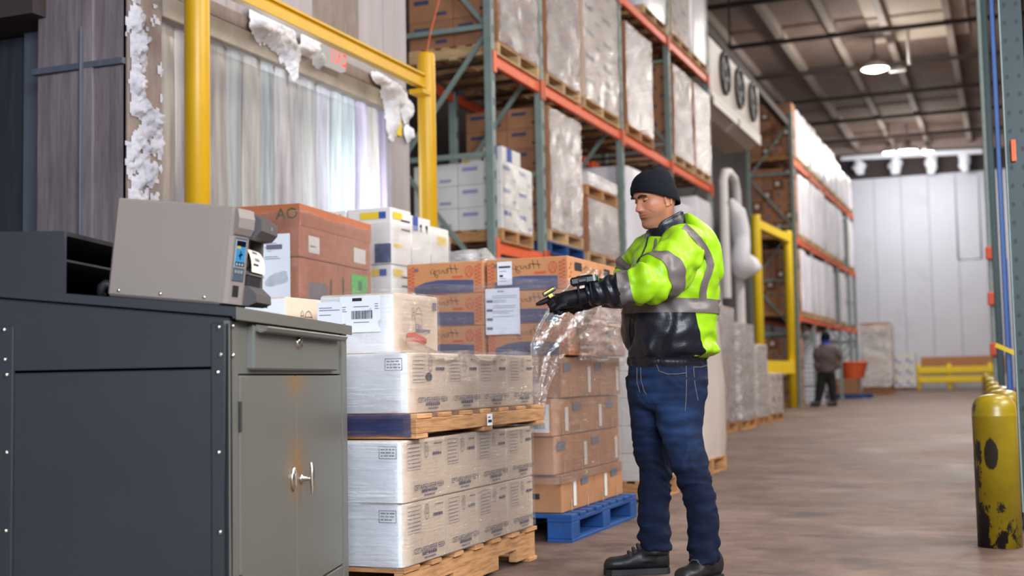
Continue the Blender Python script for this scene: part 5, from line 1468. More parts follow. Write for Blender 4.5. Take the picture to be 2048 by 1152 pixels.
def on_surface(tree, pts, off=.0012, steps=4):
    """follow a polyline (pixels) over the surface facing the camera"""
    out = []
    for i in range(len(pts) - 1):
        for k in range(steps + (1 if i == len(pts) - 2 else 0)):
            t = k / steps; x = pts[i][0] + (pts[i + 1][0] - pts[i][0]) * t; y = pts[i][1] + (pts[i + 1][1] - pts[i][1]) * t
            dr_ = (at(x, y, 1) - CAM).normalized(); h = tree.ray_cast(CAM, dr_)
            if h[0] is not None: out.append(h[0] - dr_ * off)
    return out

def skin_mat():
    m, nt, out = nodes('skin')
    b = N(nt, 'ShaderNodeBsdfPrincipled'); b.inputs['Roughness'].default_value = .48
    b.inputs['Subsurface Weight'].default_value = .08; b.inputs['Subsurface Radius'].default_value = (.01, .004, .002); b.inputs['Subsurface Scale'].default_value = .5
    at_ = N(nt, 'ShaderNodeAttribute', attribute_name='tone')
    n = noise_tex(nt, coords(nt), 60, 4)
    c = mix(nt, at_.outputs['Fac'], lin((186, 124, 94)), lin((120, 80, 64)))
    at2 = N(nt, 'ShaderNodeAttribute', attribute_name='flush')
    c = mix(nt, at2.outputs['Fac'], c, lin((190, 92, 78)))
    c = mix(nt, 1.0, c, ramp(nt, n, [(.3, (.92,) * 3), (.7, (1.04,) * 3)]), 'MULTIPLY')
    nt.links.new(c, b.inputs['Base Color']); nt.links.new(b.outputs[0], out.inputs[0]); return m
K['skin'] = skin_mat()
K['lip'] = pbr('lips', lin((158, 92, 80)), .45)
K['brow'] = pbr('dark hair', lin((34, 24, 22)), .8)
K['eyewhite'] = pbr('eye', lin((168, 150, 144)), .3)
K['iris'] = pbr('iris', lin((44, 28, 20)), .2)
K['lime'] = pbr('lime hi-vis fabric', lin((146, 194, 16)), .45, var=.05, vscale=6, bump=.25, bscale=14, spec=.4)
K['jblack'] = pbr('black jacket fabric', lin((19, 21, 30)), .36, bump=.25, bscale=16, spec=.45)
K['reflect'] = pbr('grey reflective tape', lin((98, 89, 88)), .45, var=.05, vscale=20)
K['knit'] = pbr('black knit', lin((17, 19, 27)), .9, bump=.5, bscale=220, spec=.2)
K['glove'] = pbr('black glove', lin((14, 15, 20)), .6, bump=.3, bscale=90, spec=.3)
K['boot'] = pbr('black leather boot', lin((24, 22, 25)), .5, bump=.25, bscale=40)
K['solem'] = pbr('black boot sole', lin((22, 20, 22)), .6)
K['lace'] = pbr('dark lace', lin((58, 56, 60)), .8)
def denim():
    m, nt, out = nodes('dark blue denim')
    b = N(nt, 'ShaderNodeBsdfPrincipled'); b.inputs['Roughness'].default_value = .85; b.inputs['Specular IOR Level'].default_value = .2
    v = coords(nt, (1, 1, 3)); n1 = noise_tex(nt, v, 9, 5, .65); n2 = noise_tex(nt, coords(nt), 160, 3)
    fa = N(nt, 'ShaderNodeAttribute', attribute_name='fade')
    c = ramp(nt, n1, [(.3, lin((8, 14, 30))), (.6, lin((14, 25, 50))), (.8, lin((24, 42, 74)))])
    c = mix(nt, fa.outputs['Fac'], c, lin((58, 92, 146)))
    c = mix(nt, 1.0, c, ramp(nt, n2, [(.3, (.82,) * 3), (.7, (1.15,) * 3)]), 'MULTIPLY')
    nt.links.new(c, b.inputs['Base Color'])
    bp = N(nt, 'ShaderNodeBump'); bp.inputs['Strength'].default_value = .3; bp.inputs['Distance'].default_value = .01
    nt.links.new(n1, bp.inputs['Height']); nt.links.new(bp.outputs[0], b.inputs['Normal'])
    nt.links.new(b.outputs[0], out.inputs[0]); return m
K['denim'] = denim()
K['stitch'] = pbr('tan stitching', lin((128, 112, 104)), .8)

def head_rows(neck=True):
    """profile rows, local head axes: x forward, y left, z up (metres): (z, front x, back x, half width)"""
    return [(.112, .004, -.004, .004), (.106, .036, -.040, .034), (.094, .058, -.066, .052), (.075, .076, -.086, .066), (.058, .085, -.094, .073), (.045, .089, -.097, .0755),
            (.034, .0895, -.0985, .0765), (.026, .0875, -.099, .0765), (.018, .084, -.0985, .076), (.010, .082, -.0975, .0755), (.002, .082, -.096, .075), (-.006, .083, -.094, .0745), (-.014, .084, -.091, .0735),
            (-.022, .0845, -.088, .072), (-.030, .0845, -.084, .0700), (-.038, .0845, -.080, .0675), (-.044, .0845, -.077, .0655), (-.050, .0845, -.074, .0635), (-.055, .084, -.071, .0615), (-.060, .0835, -.069, .0595), (-.066, .082, -.067, .057), (-.073, .081, -.065, .054),
            (-.081, .0815, -.064, .051), (-.090, .083, -.064, .0475), (-.099, .082, -.064, .044), (-.107, .077, -.064, .041), (-.113, .066, -.065, .042), (-.116, .048, -.066, .046),
            (-.120, .034, -.068, .052), (-.132, .028, -.072, .056), (-.155, .026, -.076, .058), (-.180, .030, -.082, .062), (-.200, .045, -.10, .085), (-.22, .06, -.11, .12), (-.26, .08, -.12, .15), (-.34, .09, -.12, .155), (-.44, .08, -.11, .14)]
def head_surface(n=96, sub=3):
    rows = head_rows(); L = []
    N_ = len(rows) - 1
    for i in range(N_):
        for k in range(sub):
            f = k / sub
            g = lambda q: rows[max(0, min(N_, q))]
            L.append([crom(g(i - 1)[c], g(i)[c], g(i + 1)[c], g(i + 2)[c], f) for c in range(4)])
    L.append(list(rows[-1]))
    G = lambda v, m, s: math.exp(-((v - m) / s) ** 2)
    P = []; tone = []; flush = []
    for z, xf, xb, hw in L:
        row = []
        for j in range(n):
            a = 2 * PI * j / n; ca, sa = math.cos(a), math.sin(a)
            e = .92 if z > -.12 else 1.0
            x0 = (xf + xb) / 2; rx = (xf - xb) / 2
            cx = abs(ca) ** e * (1 if ca > 0 else -1); sy = abs(sa) ** e * (1 if sa > 0 else -1)
            x = x0 + rx * cx; y = hw * sy
            ay = abs(y)
            if ca > 0 and z > -.118:
                fr = ca ** .5
                # nose
                h = 0
                if -.045 < z < .034:
                    pts = [(.034, .001, .010), (.022, .005, .0085), (.010, .011, .0085), (-.004, .0175, .0095), (-.016, .0235, .0115), (-.023, .0255, .0130), (-.029, .0235, .0145), (-.034, .013, .0150), (-.039, .004, .014), (-.045, 0, .012)]
                    for q in range(len(pts) - 1):
                        if pts[q + 1][0] <= z <= pts[q][0]:
                            t = (pts[q][0] - z) / (pts[q][0] - pts[q + 1][0]); hh = pts[q][1] + (pts[q + 1][1] - pts[q][1]) * t; sg = pts[q][2] + (pts[q + 1][2] - pts[q][2]) * t
                            h = hh * math.exp(-(y / sg) ** 2)
                h += .007 * G(ay, .0135, .006) * G(z, -.026, .007)                 # nostril wings
                h -= .004 * G(ay, .021, .005) * G(z, -.026, .008)
                h -= .0115 * G(ay, .032, .0135) * G(z, .012, .0095)                # eye sockets
                h += .0045 * G(ay, .033, .0115) * G(z, .0115, .0065)               # lids over the eyeball
                h += .0045 * G(ay, .030, .018) * G(z, .0305, .006)                  # brow ridge
                h += .0025 * G(ay, .052, .014) * G(z, -.012, .014)                   # cheekbone
                h -= .0030 * G(ay, .040, .012) * G(z, -.045, .016)                   # hollow cheek
                h += .0050 * G(ay, 0, .022) * G(z, -.0485, .0045)                    # upper lip
                h += .0055 * G(ay, 0, .020) * G(z, -.0590, .0045)                    # lower lip
                h -= .0050 * G(ay, 0, .026) * G(z, -.0535, .0018)                    # mouth line
                h -= .0030 * G(ay, 0, .004) * G(z, -.040, .005)                      # philtrum
                h -= .0050 * G(ay, 0, .022) * G(z, -.070, .006)                      # chin fold
                h += .0045 * G(ay, 0, .018) * G(z, -.092, .012)                      # chin
                h -= .0020 * G(ay - .9 * (-z - .02), .022, .003) * G(z, -.04, .014)  # smile fold
                x += h * fr
            st = max(0, min(1, (-.030 - z) / .02)) * max(0, min(1, (z + .128) / .02)) * max(0, min(1, (x + .015) / .03))
            row.append((x, y, z)); tone.append(.55 * st * (1 - .75 * G(ay, 0, .017) * G(z, -.053, .008)))
            flush.append(.75 * G(ay, 0, .016) * G(z, -.020, .013) * (1 if ca > 0 else 0) + .30 * G(ay, .045, .02) * G(z, -.015, .018) * (1 if ca > 0 else 0) + .5 * G(ay, 0, .018) * G(z, -.054, .007) * (1 if ca > 0 else 0))
        P.append(row)
    return P, tone, flush

# ---------- the worker in the lime jacket
DF = 5.38                                            # how deep he stands
left = Vector((-CR.x, -CR.y, 0)).normalized(); near = Vector((-CF.x, -CF.y, 0)).normalized(); UPV = Vector((0, 0, 1))
HO = at(1310, 402, 5.40)                             # head centre
yaw = math.radians(29)
hf = (left * math.cos(yaw) + near * math.sin(yaw)).normalized(); hl = UPV.cross(hf)
pit = math.radians(12)
hf2 = hf * math.cos(pit) - UPV * math.sin(pit); hu = hf2.cross(hl).normalized()
HS = 1.0
HM = Matrix(((hf2.x, hl.x, hu.x, HO.x), (hf2.y, hl.y, hu.y, HO.y), (hf2.z, hl.z, hu.z, HO.z), (0, 0, 0, 1))) @ Matrix.Scale(HS, 4)
P, tone, flush = head_surface()
mb = MB(); W = []
neckc = at(1338, 478, 5.42)
for row in P:
    rr = []
    for x, y, z in row:
        p = HM @ Vector((x, y, z))
        if z < -.118:      # bend the neck upright under the tilted head and set it on the shoulders
            k = min(1, (-.118 - z) / .08); zz = (z + .118) * HS
            base = HM @ Vector((-.02, 0, -.118))
            tgt = base.lerp(Vector((neckc.x, neckc.y, 0)) + UPV * (base.z), k)
            q = Vector((tgt.x, tgt.y, base.z + zz)) + (hf * (x + .02) + hl * y) * HS
            p = p.lerp(q, min(1, (-.118 - z) / .03))
        rr.append(p)
    W.append(rr)
mb.grid(W, 0, True, True)
n = len(W[0]); mb.add(W[0], [tuple(range(n))], 0, True); mb.add(W[-1], [tuple(reversed(range(n)))], 0, True)
bme = mb.mesh('person', K['skin'])
for nm, vals in (('tone', tone), ('flush', flush)):
    at_ = bme.attributes.new(nm, 'FLOAT', 'POINT')
    vv = list(vals) + [0] * (len(bme.vertices) - len(vals)); at_.data.foreach_set('value', vv)
base = Vector((at(1340, 1144, 5.42).x, at(1340, 1144, 5.42).y, 0))
bme.transform(Matrix.Translation(-base))
man = link('person', bme, loc=base)
tag(man, 'person in lime and black hi-vis jacket, black beanie and jeans pointing at the wrapped boxes', 'person')
MT = Matrix.Translation(-base)
def wear(name, me_or_mb, mats=None, parent=man):
    me = me_or_mb if isinstance(me_or_mb, bpy.types.Mesh) else me_or_mb.mesh(name, mats)
    me.transform(MT)
    return link(name, me, parent)
def wear_sub(name, mb, mats, parent): # parent sits at the person's origin too
    me = mb.mesh(name, mats); me.transform(MT); return link(name, me, parent)
# eyes, lids, lashes, brows
for s in (1, -1):
    c = HM @ Vector((.0655, .031 * s, .0115))
    eb = MB(); eb.lathe([(.0118 * math.sin(PI * k / 10), .0118 * math.cos(PI * k / 10)) for k in range(11)], 16, 0, c); eye = wear('eye', eb, K['eyewhite'])
    gz = (hf * .8 - UPV * .55).normalized()
    ib = MB(); aa_ = gz.orthogonal().normalized(); bb_ = gz.cross(aa_)
    ib.add([c + gz * .0120 + (aa_ * math.cos(q) + bb_ * math.sin(q)) * .0052 for q in [2 * PI * k / 14 for k in range(14)]], [tuple(range(14))]); wear_sub('iris', ib, K['iris'], eye)
    ld = MB(); Pl = []
    for i in range(7):
        ph = math.radians(86 - 101 * i / 6)
        Pl.append([HM @ (Vector((.0655, .031 * s, .0115)) + Vector((math.cos(th_) * math.cos(ph), math.sin(th_), math.cos(th_) * math.sin(ph))) * .0136) for th_ in [s * math.radians(-72 + 172 * j / 10) for j in range(11)]])
    ld.grid(Pl, 0, True); ld.tube(Pl[-1], [.0003, .0009, .0013, .0015, .0015, .0016, .0016, .0015, .0013, .0009, .0003], 6, 1); wear('eyelid', ld, [K['skin'], K['brow']])
    # lower lid
    ld = MB(); Pl = []
    for i in range(4):
        ph = math.radians(-22 - 14 * i)
        Pl.append([HM @ (Vector((.0655, .031 * s, .0115)) + Vector((math.cos(th_) * math.cos(ph), math.sin(th_), math.cos(th_) * math.sin(ph))) * .0134) for th_ in [s * math.radians(-66 + 164 * j / 8) for j in range(9)]])
    ld.grid(Pl, 0, True); wear('eyelid', ld, K['skin'])
    br_ = MB(); pts = [Vector((.088, .013 * s, .0265)), Vector((.0905, .022 * s, .0300)), Vector((.0865, .034 * s, .0322)), Vector((.079, .046 * s, .0298)), Vector((.0705, .054 * s, .0255))]
    Pb = []
    for i, p in enumerate(pts):
        hh = (.0045, .0062, .0058, .0044, .0016)[i]
        o_ = Vector((p.x + .0075, p.y * 1.06, p.z))
        Pb.append([HM @ (o_ + Vector((-.004, 0, hh))), HM @ (o_ + Vector((.0018, 0, hh * .4))), HM @ (o_ + Vector((.0012, 0, -hh * .5))), HM @ (o_ + Vector((-.004, 0, -hh)))])
    br_.grid(Pb, 0, True); wear('eyebrow', br_, K['brow'])
    # ear
    er = MB(); Pe = []
    for i in range(11):
        t = i / 10; ph = -1.0 + 4.6 * t
        c_ = Vector((-.012 - .016 * math.cos(ph), (.0755 + .003 + .003 * math.sin(ph)) * s, -.004 + .029 * math.sin(ph)))
        Pe.append([HM @ (c_ + Vector((-.0055 * math.cos(ph) * math.cos(q), .006 * math.sin(q) * s, .0065 * math.sin(ph) * math.cos(q)))) for q in [2 * PI * k / 8 for k in range(8)]])
    er.grid(Pe, 0, True, True)
    er.grid([[HM @ Vector((-.012 + .014 * u_, (.077 + .002 * math.cos(u_ * 3 + v_)) * s, -.006 + .026 * v_)) for u_ in [-1 + 2 * k / 6 for k in range(7)]] for v_ in [-1 + 2 * k / 6 for k in range(7)]], 0, True)
    wear('ear', er, K['skin'])
nb = MB()
for s in (1, -1):
    Pn = [HM @ (Vector((.1015, .0075 * s, -.0355)) + Vector((.004 * math.cos(q), .0034 * math.sin(q), .0005 * math.cos(q)))) for q in [2 * PI * k / 10 for k in range(10)]]
    nb.add(Pn, [tuple(range(10))])
wear('nostrils', nb, K['iris'])
# beanie
bn = MB(); Pb = []
m, n = 30, 56
for i in range(m):
    t = i / (m - 1); row = []
    for j in range(n):
        a = 2 * PI * j / n; ca, sa = math.cos(a), math.sin(a)
        zc = .052 - .090 * (1 - ca) / 2 - .004 * (1 - ca * ca)
        ph = t * PI / 2
        top = .142 + .006 * math.cos(a + PI) * 1
        z = zc + (top - zc) * math.sin(ph) ** 1.0
        fo = math.cos(ph) ** .62
        rx = (.1025 if ca > 0 else .107) * fo; ry = .0945 * fo
        k = 1 + (.020 if t < .26 else 0) * (1 if t > .02 else .2) + .010 * noise.noise(Vector((ca * 2, sa * 2, t * 5)))
        if .24 < t < .30: k -= .008
        x = -.004 + rx * ca * k + (-.018 * t * t); y = ry * sa * k
        row.append(HM @ Vector((x, y, z + .004 * noise.noise(Vector((ca * 3, sa * 3, 4))) * t)))
    Pb.append(row)
inn = [p.lerp(HM @ Vector((0, 0, .03)), .06) for p in Pb[0]]
bn.grid([inn] + Pb, 0, True, True); bn.add(Pb[-1], [tuple(range(n))], 0, True)
kn = HM @ Vector((-.050, .004, .139)); bn.lathe([(.014, -.012), (.012, 0), (.006, .006), (0, .007)], 12, 0, kn)
wear('beanie', bn, K['knit'])

# ---- trousers
JD = wrinkle(.006, 7, 26, 3)
rl = [vring(1297, 752, 5.46, 47, .095), vring(1297, 800, 5.47, 41, .095), vring(1300, 860, 5.48, 38, .090), vring(1302, 905, 5.49, 34.5, .078), vring(1311, 945, 5.49, 31.5, .072), vring(1309, 985, 5.49, 32, .074), vring(1308, 1030, 5.49, 31, .074), vring(1309, 1070, 5.49, 30.5, .068), vring(1308, 1100, 5.49, 30.5, .068)]
ll = [vring(1360, 755, 5.34, 56, .112), vring(1358, 800, 5.33, 54, .112), vring(1361, 860, 5.31, 44, .098), vring(1374, 910, 5.28, 38.5, .088), vring(1385, 950, 5.26, 34.5, .080), vring(1400, 1000, 5.25, 31.5, .075), vring(1406, 1050, 5.24, 31.5, .075), vring(1407, 1090, 5.24, 29.5, .070), vring(1407, 1124, 5.24, 29, .070)]
pel = [vring(1336, 704, 5.40, 66, .125), vring(1336, 722, 5.40, 76, .140), vring(1336, 745, 5.40, 78.5, .150), vring(1335, 775, 5.40, 77.5, .152), vring(1336, 800, 5.40, 72, .135), vring(1337, 818, 5.40, 55, .09)]
def legfold(seed):
    def f(p, t, a):
        r = JD(p, t, a)
        k = math.exp(-((t - .52) / .10) ** 2) + 1.3 * math.exp(-((t - .97) / .12) ** 2) + .6 * math.exp(-((t - .78) / .06) ** 2)
        r += .009 * k * math.sin(p.z * 95 + 3 * math.sin(a + seed) + seed) * (.6 + .4 * math.sin(a * 2 + seed))
        return r
    return f
jm_ = MB(); Loft(pel).add(jm_, 24, 48); Loft(rl).add(jm_, 64, 40, legfold(1.0)); Loft(ll).add(jm_, 64, 44, legfold(2.4))
jme = remeshed(jm_, .0085, K['denim'], 'jeans', 5)
# fold relief and the worn thigh colour
nrm = [v.normal.copy() for v in jme.vertices]
for v, nn in zip(jme.vertices, nrm):
    p = v.co; q = Vector((p.x * 7, p.y * 7, p.z * 17 + 4 * noise.noise(p * 5)))
    k = .5 + .9 * math.exp(-((p.z - .42) / .14) ** 2) + 1.1 * math.exp(-((p.z - .12) / .13) ** 2)
    v.co = p + nn * (.0075 * k * (.5 - 1.6 * abs(noise.noise(q))) + .003 * noise.noise(p * 22))
fade = []
for v in jme.vertices:
    p = v.co; q = Vector((p.x * 6, p.y * 6, p.z * 40))
    rel = (p - at(1300, 790, 5.35)); rel2 = (p - at(1345, 860, 5.22))
    f_ = .42 * math.exp(-(rel.length / .13) ** 2) + .35 * math.exp(-(rel2.length / .13) ** 2)
    fade.append(max(0, min(1, f_ * (.6 + .9 * noise.noise(q)))))
fa = jme.attributes.new('fade', 'FLOAT', 'POINT'); fa.data.foreach_set('value', fade)
jtree = bvh(jme)
sb_ = MB()
for pl in ([(1372, 722), (1373, 760), (1372, 800), (1370, 822)], [(1312, 726), (1318, 742), (1335, 748), (1352, 748), (1371, 746)], [(1386, 734), (1402, 734), (1413, 731)], [(1387, 735), (1390, 770), (1396, 800)], [(1281, 735), (1282, 760), (1288, 782), (1293, 790)], [(1274, 735), (1274, 765), (1280, 785)]):
    q = on_surface(jtree, pl)
    if len(q) > 2: sb_.tube(q, .0011, 5)
je = wear('jeans', jme)
if sb_.v: wear_sub('stitching', sb_, K['stitch'], je)

# ---- jacket
TR = [vring(1338, 739, 5.40, 75, .140), vring(1334, 727, 5.40, 77, .148), vring(1334, 717, 5.40, 78, .15), vring(1344, 703, 5.40, 91, .182), vring(1342, 680, 5.40, 92.5, .188), vring(1340, 645, 5.40, 94.5, .188), vring(1342, 605, 5.40, 95.5, .186), vring(1346, 560, 5.40, 94, .180), vring(1349, 520, 5.40, 87, .165), vring(1350, 492, 5.41, 75, .140), vring(1348, 474, 5.42, 58, .105), vring(1344, 462, 5.42, 43, .082)]
NT = len(TR) - 1
T_ = Loft(TR)
def ytot(y):
    lo, hi = 0, 1
    for _ in range(40):
        mid = (lo + hi) / 2; c = T_.ev(mid)[0]; pyy = 576 - FPX * ((c - CAM).dot(CU)) / ((c - CAM).dot(CF))
        if pyy > y: lo = mid
        else: hi = mid
    return lo
def TD(p, t, a):
    q = Vector((p.x * 7, p.y * 7, p.z * 9))
    k = 1.0 if t > .22 else .35
    nn = abs(noise.noise(Vector((p.x * 6 + 1, p.y * 6, p.z * 6 + 2))))
    r = .013 * noise.noise(q) * k + .008 * noise.noise(q * 2.6) * k - .014 * k * max(0, 1 - nn * 4)
    if .20 < t < .45: r += .007 * math.sin(a * 9 + 4 * noise.noise(q * .6)) * math.exp(-((t - .27) / .06) ** 2)
    if t < .2: r += .0025 * math.sin(a * 60)
    return r
jk = MB(); Pg = T_.grid(90, 128, TD)
jk.grid(Pg, 0, True, True)
# sleeves
SL = tube_loft([at(1372, 492, 5.30), at(1352, 522, 5.22), at(1326, 549, 5.14), at(1296, 566, 5.08), at(1268, 574, 5.08), at(1240, 579, 5.09)], [.105, .107, .1, .092, .079, .071])
SC = tube_loft([at(1244, 579, 5.09), at(1222, 582, 5.10), at(1196, 584, 5.11), at(1176, 588, 5.12)], [.069, .062, .054, .047])
def SD(p, t, a):
    q = Vector((p.x * 10, p.y * 10, p.z * 10)); r = .015 * noise.noise(q) + .008 * noise.noise(q * 2.4) - .012 * (1 - abs(noise.noise(Vector((p.x * 7 + 3, p.y * 7, p.z * 11)))) * 3.2 if abs(noise.noise(Vector((p.x * 7 + 3, p.y * 7, p.z * 11)))) < .31 else 0)
    k = math.exp(-((t - .55) / .25) ** 2)
    r += .008 * k * math.sin(t * 36 + 2.2 * math.sin(a) + 1.0)
    return r
def SD2(p, t, a):
    q = Vector((p.x * 14, p.y * 14, p.z * 14)); return .006 * noise.noise(q) + .0045 * math.sin(t * 22 + 1.5 * math.sin(a * 2))
SL.add(jk, 60, 64, SD)
SR = tube_loft([at(1322, 500, 5.52), at(1292, 520, 5.58), at(1268, 548, 5.62), at(1252, 578, 5.58), at(1236, 590, 5.5)], [.098, .1, .09, .08, .068])
SR.add(jk, 40, 48, SD)
# shoulder yokes and hood bundle
for c, r in ((at(1368, 494, 5.31), .108), (at(1326, 492, 5.50), .10)):
    jk.grid([[c + Vector((math.cos(u) * math.sin(v), math.sin(u) * math.sin(v), math.cos(v) * .92)) * r for u in [2 * PI * k / 32 for k in range(32)]] for v in [PI * k / 16 for k in range(17)]], 0, True, True)
HD = Loft([vring(1374, 428, 5.42, 3, .03), vring(1383, 442, 5.42, 19, .085), vring(1394, 462, 5.42, 30, .115), vring(1404, 490, 5.41, 35, .125), vring(1411, 520, 5.41, 33, .12), vring(1416, 548, 5.41, 27, .105), vring(1419, 568, 5.41, 15, .07), vring(1420, 578, 5.41, 3, .02)])
HD.add(jk, 40, 48, wrinkle(.012, 9, 9, 5))
jck = wear('jacket', jk, K['lime'])
t_band0, t_band1 = ytot(629), ytot(601)
def yang(y, px):
    c, A, B = T_.ev(ytot(y)); u = ((at(px, y, 5.2) - c).dot(A)) / A.length ** 2
    return math.acos(max(-1, min(1, u)))
# black front panel below the band
a_top, a_bot = math.radians(66), math.radians(40)
tb0, tb1 = ytot(722), t_band0 + .006
lowp = MB()
T_.patch(lowp, tb0, tb1, lambda t: a_bot + (a_top - a_bot) * ((t - tb0) / (tb1 - tb0)) ** .8, math.radians(292), 26, 70, .003, TD)
wear_sub('front_panel', lowp, K['jblack'], jck)
hem = MB(); T_.patch(hem, 0, ytot(716), math.radians(28), math.radians(388), 14, 140, .0035, TD)
wear_sub('hem_rib', hem, K['jblack'], jck)
bd = MB(); T_.patch(bd, t_band0, t_band1, 0, 2 * PI, 6, 128, .006, TD); wear_sub('reflective_tape', bd, K['reflect'], jck)
# braces over the shoulders
bd = MB()
rowp = []
for y, px in ((601, 1407), (585, 1406), (565, 1410), (545, 1418), (530, 1422), (512, 1417), (495, 1408), (478, 1396), (464, 1382), (452, 1368)):
    rowp.append((y, px))
allm = MB(); allm.grid(Pg, 0, True, True); HD.add(allm, 40, 48, wrinkle(.012, 9, 9, 5)); SL.add(allm, 60, 64, SD)
for c, r in ((at(1368, 494, 5.31), .108),):
    allm.grid([[c + Vector((math.cos(u) * math.sin(v), math.sin(u) * math.sin(v), math.cos(v) * .92)) * r for u in [2 * PI * k / 32 for k in range(32)]] for v in [PI * k / 16 for k in range(17)]], 0, True, True)
jtree2 = BVHTree.FromPolygons([Vector(v) for v in allm.v], allm.f)
rp = []
for i in range(len(rowp) - 1):
    for k in range(4): rp.append((rowp[i][0] + (rowp[i + 1][0] - rowp[i][0]) * k / 4, rowp[i][1] + (rowp[i + 1][1] - rowp[i][1]) * k / 4))
rp.append(rowp[-1])
DD = []; RR = []
for i, (y, px) in enumerate(rp):
    t_ = (rp[min(i + 1, len(rp) - 1)][1] - rp[max(i - 1, 0)][1], rp[min(i + 1, len(rp) - 1)][0] - rp[max(i - 1, 0)][0]); ln = math.hypot(*t_)
    nx, ny = -t_[1] / ln, t_[0] / ln
    dr, rr = [], []
    for k in range(5):
        o_ = (k / 4 - .5) * 14
        d_ = (at(px + nx * o_, y + ny * o_, 1) - CAM).normalized(); h = jtree2.ray_cast(CAM, d_)
        dr.append(h[3] if h[0] is not None else 5.35); rr.append(d_)
    DD.append(dr); RR.append(rr)
for _ in range(6):
    DD = [[min(DD[i][k], .5 * DD[i][k] + .25 * (DD[max(i - 1, 0)][k] + DD[min(i + 1, len(DD) - 1)][k])) if _ < 3 else (DD[i][k] * .4 + .15 * (DD[max(i - 1, 0)][k] + DD[min(i + 1, len(DD) - 1)][k] + DD[i][max(k - 1, 0)] + DD[i][min(k + 1, 4)])) for k in range(5)] for i in range(len(DD))]
Lr = [[CAM + RR[i][k] * (DD[i][k] - .007) for k in range(5)] for i in range(len(DD))]
bd.grid(Lr, 0, True); wear_sub('reflective_tape', bd, K['reflect'], jck)
# sleeve bands, cuff
bd = MB(); SL.patch(bd, .36, .50, 0, 2 * PI, 6, 64, .004, SD); wear_sub('reflective_tape', bd, K['reflect'], jck)
bd = MB(); SL.patch(bd, .835, 1.0, 0, 2 * PI, 6, 64, .004, SD); wear_sub('reflective_tape', bd, K['reflect'], jck)
bd = MB(); SR.patch(bd, .42, .60, 0, 2 * PI, 6, 48, .004, SD); wear_sub('reflective_tape', bd, K['reflect'], jck)
cf = MB(); SC.add(cf, 28, 56, SD2); wear_sub('cuff', cf, K['jblack'], jck)
cf = MB(); tube_loft([at(1240, 588, 5.52), at(1222, 592, 5.50), at(1205, 594, 5.48)], [.066, .056, .046]).add(cf, 16, 32); wear_sub('cuff', cf, K['jblack'], jck)
# collar: dark, turned up, rising to the back
CO = Loft([vring(1342, 478, 5.42, 56, .112, 20), vring(1337, 468, 5.42, 47, .090, 20), vring(1331, 452, 5.42, 38.5, .076, 20), vring(1329, 443, 5.42, 37, .074, 20), vring(1329, 442, 5.42, 34, .068, 20), vring(1331, 452, 5.42, 33, .066, 18)])
co = MB(); CO.add(co, 30, 64, wrinkle(.003, 18, 18, 2), caps=False); wear_sub('collar', co, K['jblack'], jck)
zp = MB(); q = on_surface(jtree2, [(1296, 474), (1292, 492), (1284, 510), (1276, 525)]); 
if len(q) > 2: zp.tube(q, .004, 6)
q = on_surface(jtree2, [(1260, 634), (1258, 660), (1260, 695)], .006)
if len(q) > 2: zp.tube(q, .0025, 6)
if zp.v: wear_sub('zip', zp, K['jblack'], jck)
tgm = MB(); q = on_surface(jtree2, [(1312, 478), (1311, 488), (1308, 500)], .004)
if len(q) > 2: tgm.tube(q, .006, 6); wear_sub('chest_tag', tgm, K['reflect'], jck)

# ---- gloves
def hand(pts_palm, rad_palm, fingers, voxel=.0032):
    mb = MB(); tube_loft(pts_palm, rad_palm, .75).add(mb, 26, 28)
    for pts, rads in fingers: tube_loft(pts, rads).add(mb, 24, 16)
    return remeshed(mb, voxel, K['glove'], 'glove', 4)
g = hand([at(1186, 588, 5.12), at(1166, 592, 5.12), at(1146, 597, 5.125), at(1126, 601, 5.13), at(1112, 604, 5.13)], [.043, .043, .047, .046, .026],
         [([at(1132, 594, 5.175), at(1112, 594, 5.18), at(1098, 599, 5.18), at(1084, 605, 5.175), at(1072, 609, 5.17)], [.0155, .0145, .0125, .0115, .006]),     # index, pointing
          ([at(1130, 600, 5.15), at(1110, 601, 5.15), at(1099, 610, 5.15), at(1102, 621, 5.15), at(1112, 620, 5.15)], [.0155, .015, .0135, .0120, .008]),            # middle, curled under
          ([at(1130, 604, 5.12), at(1112, 607, 5.12), at(1103, 616, 5.12), at(1110, 625, 5.12), at(1118, 622, 5.12)], [.0150, .0145, .0130, .0115, .008]),            # ring
          ([at(1134, 608, 5.09), at(1120, 613, 5.09), at(1113, 620, 5.09), at(1119, 627, 5.09), at(1126, 624, 5.09)], [.0140, .0125, .0115, .0105, .007]),            # little
          ([at(1156, 604, 5.16), at(1143, 614, 5.18), at(1130, 620, 5.18), at(1118, 623, 5.175)], [.016, .0145, .012, .007])])                                       # thumb across
wear('glove', g)
g2 = hand([at(1206, 594, 5.48), at(1188, 600, 5.47), at(1170, 606, 5.46), at(1158, 609, 5.46)], [.042, .042, .044, .028],
          [([at(1166, 606 + 3 * k, 5.50 - .03 * k), at(1150, 610 + 3 * k, 5.50 - .03 * k), at(1143, 619 + 2 * k, 5.50 - .03 * k), at(1149, 626 + k, 5.50 - .03 * k)], [.015, .014, .0125, .007]) for k in range(4)] +
          [([at(1186, 602, 5.43), at(1172, 597, 5.41), at(1158, 599, 5.41), at(1150, 603, 5.41)], [.016, .014, .012, .007])])
wear('glove', g2)

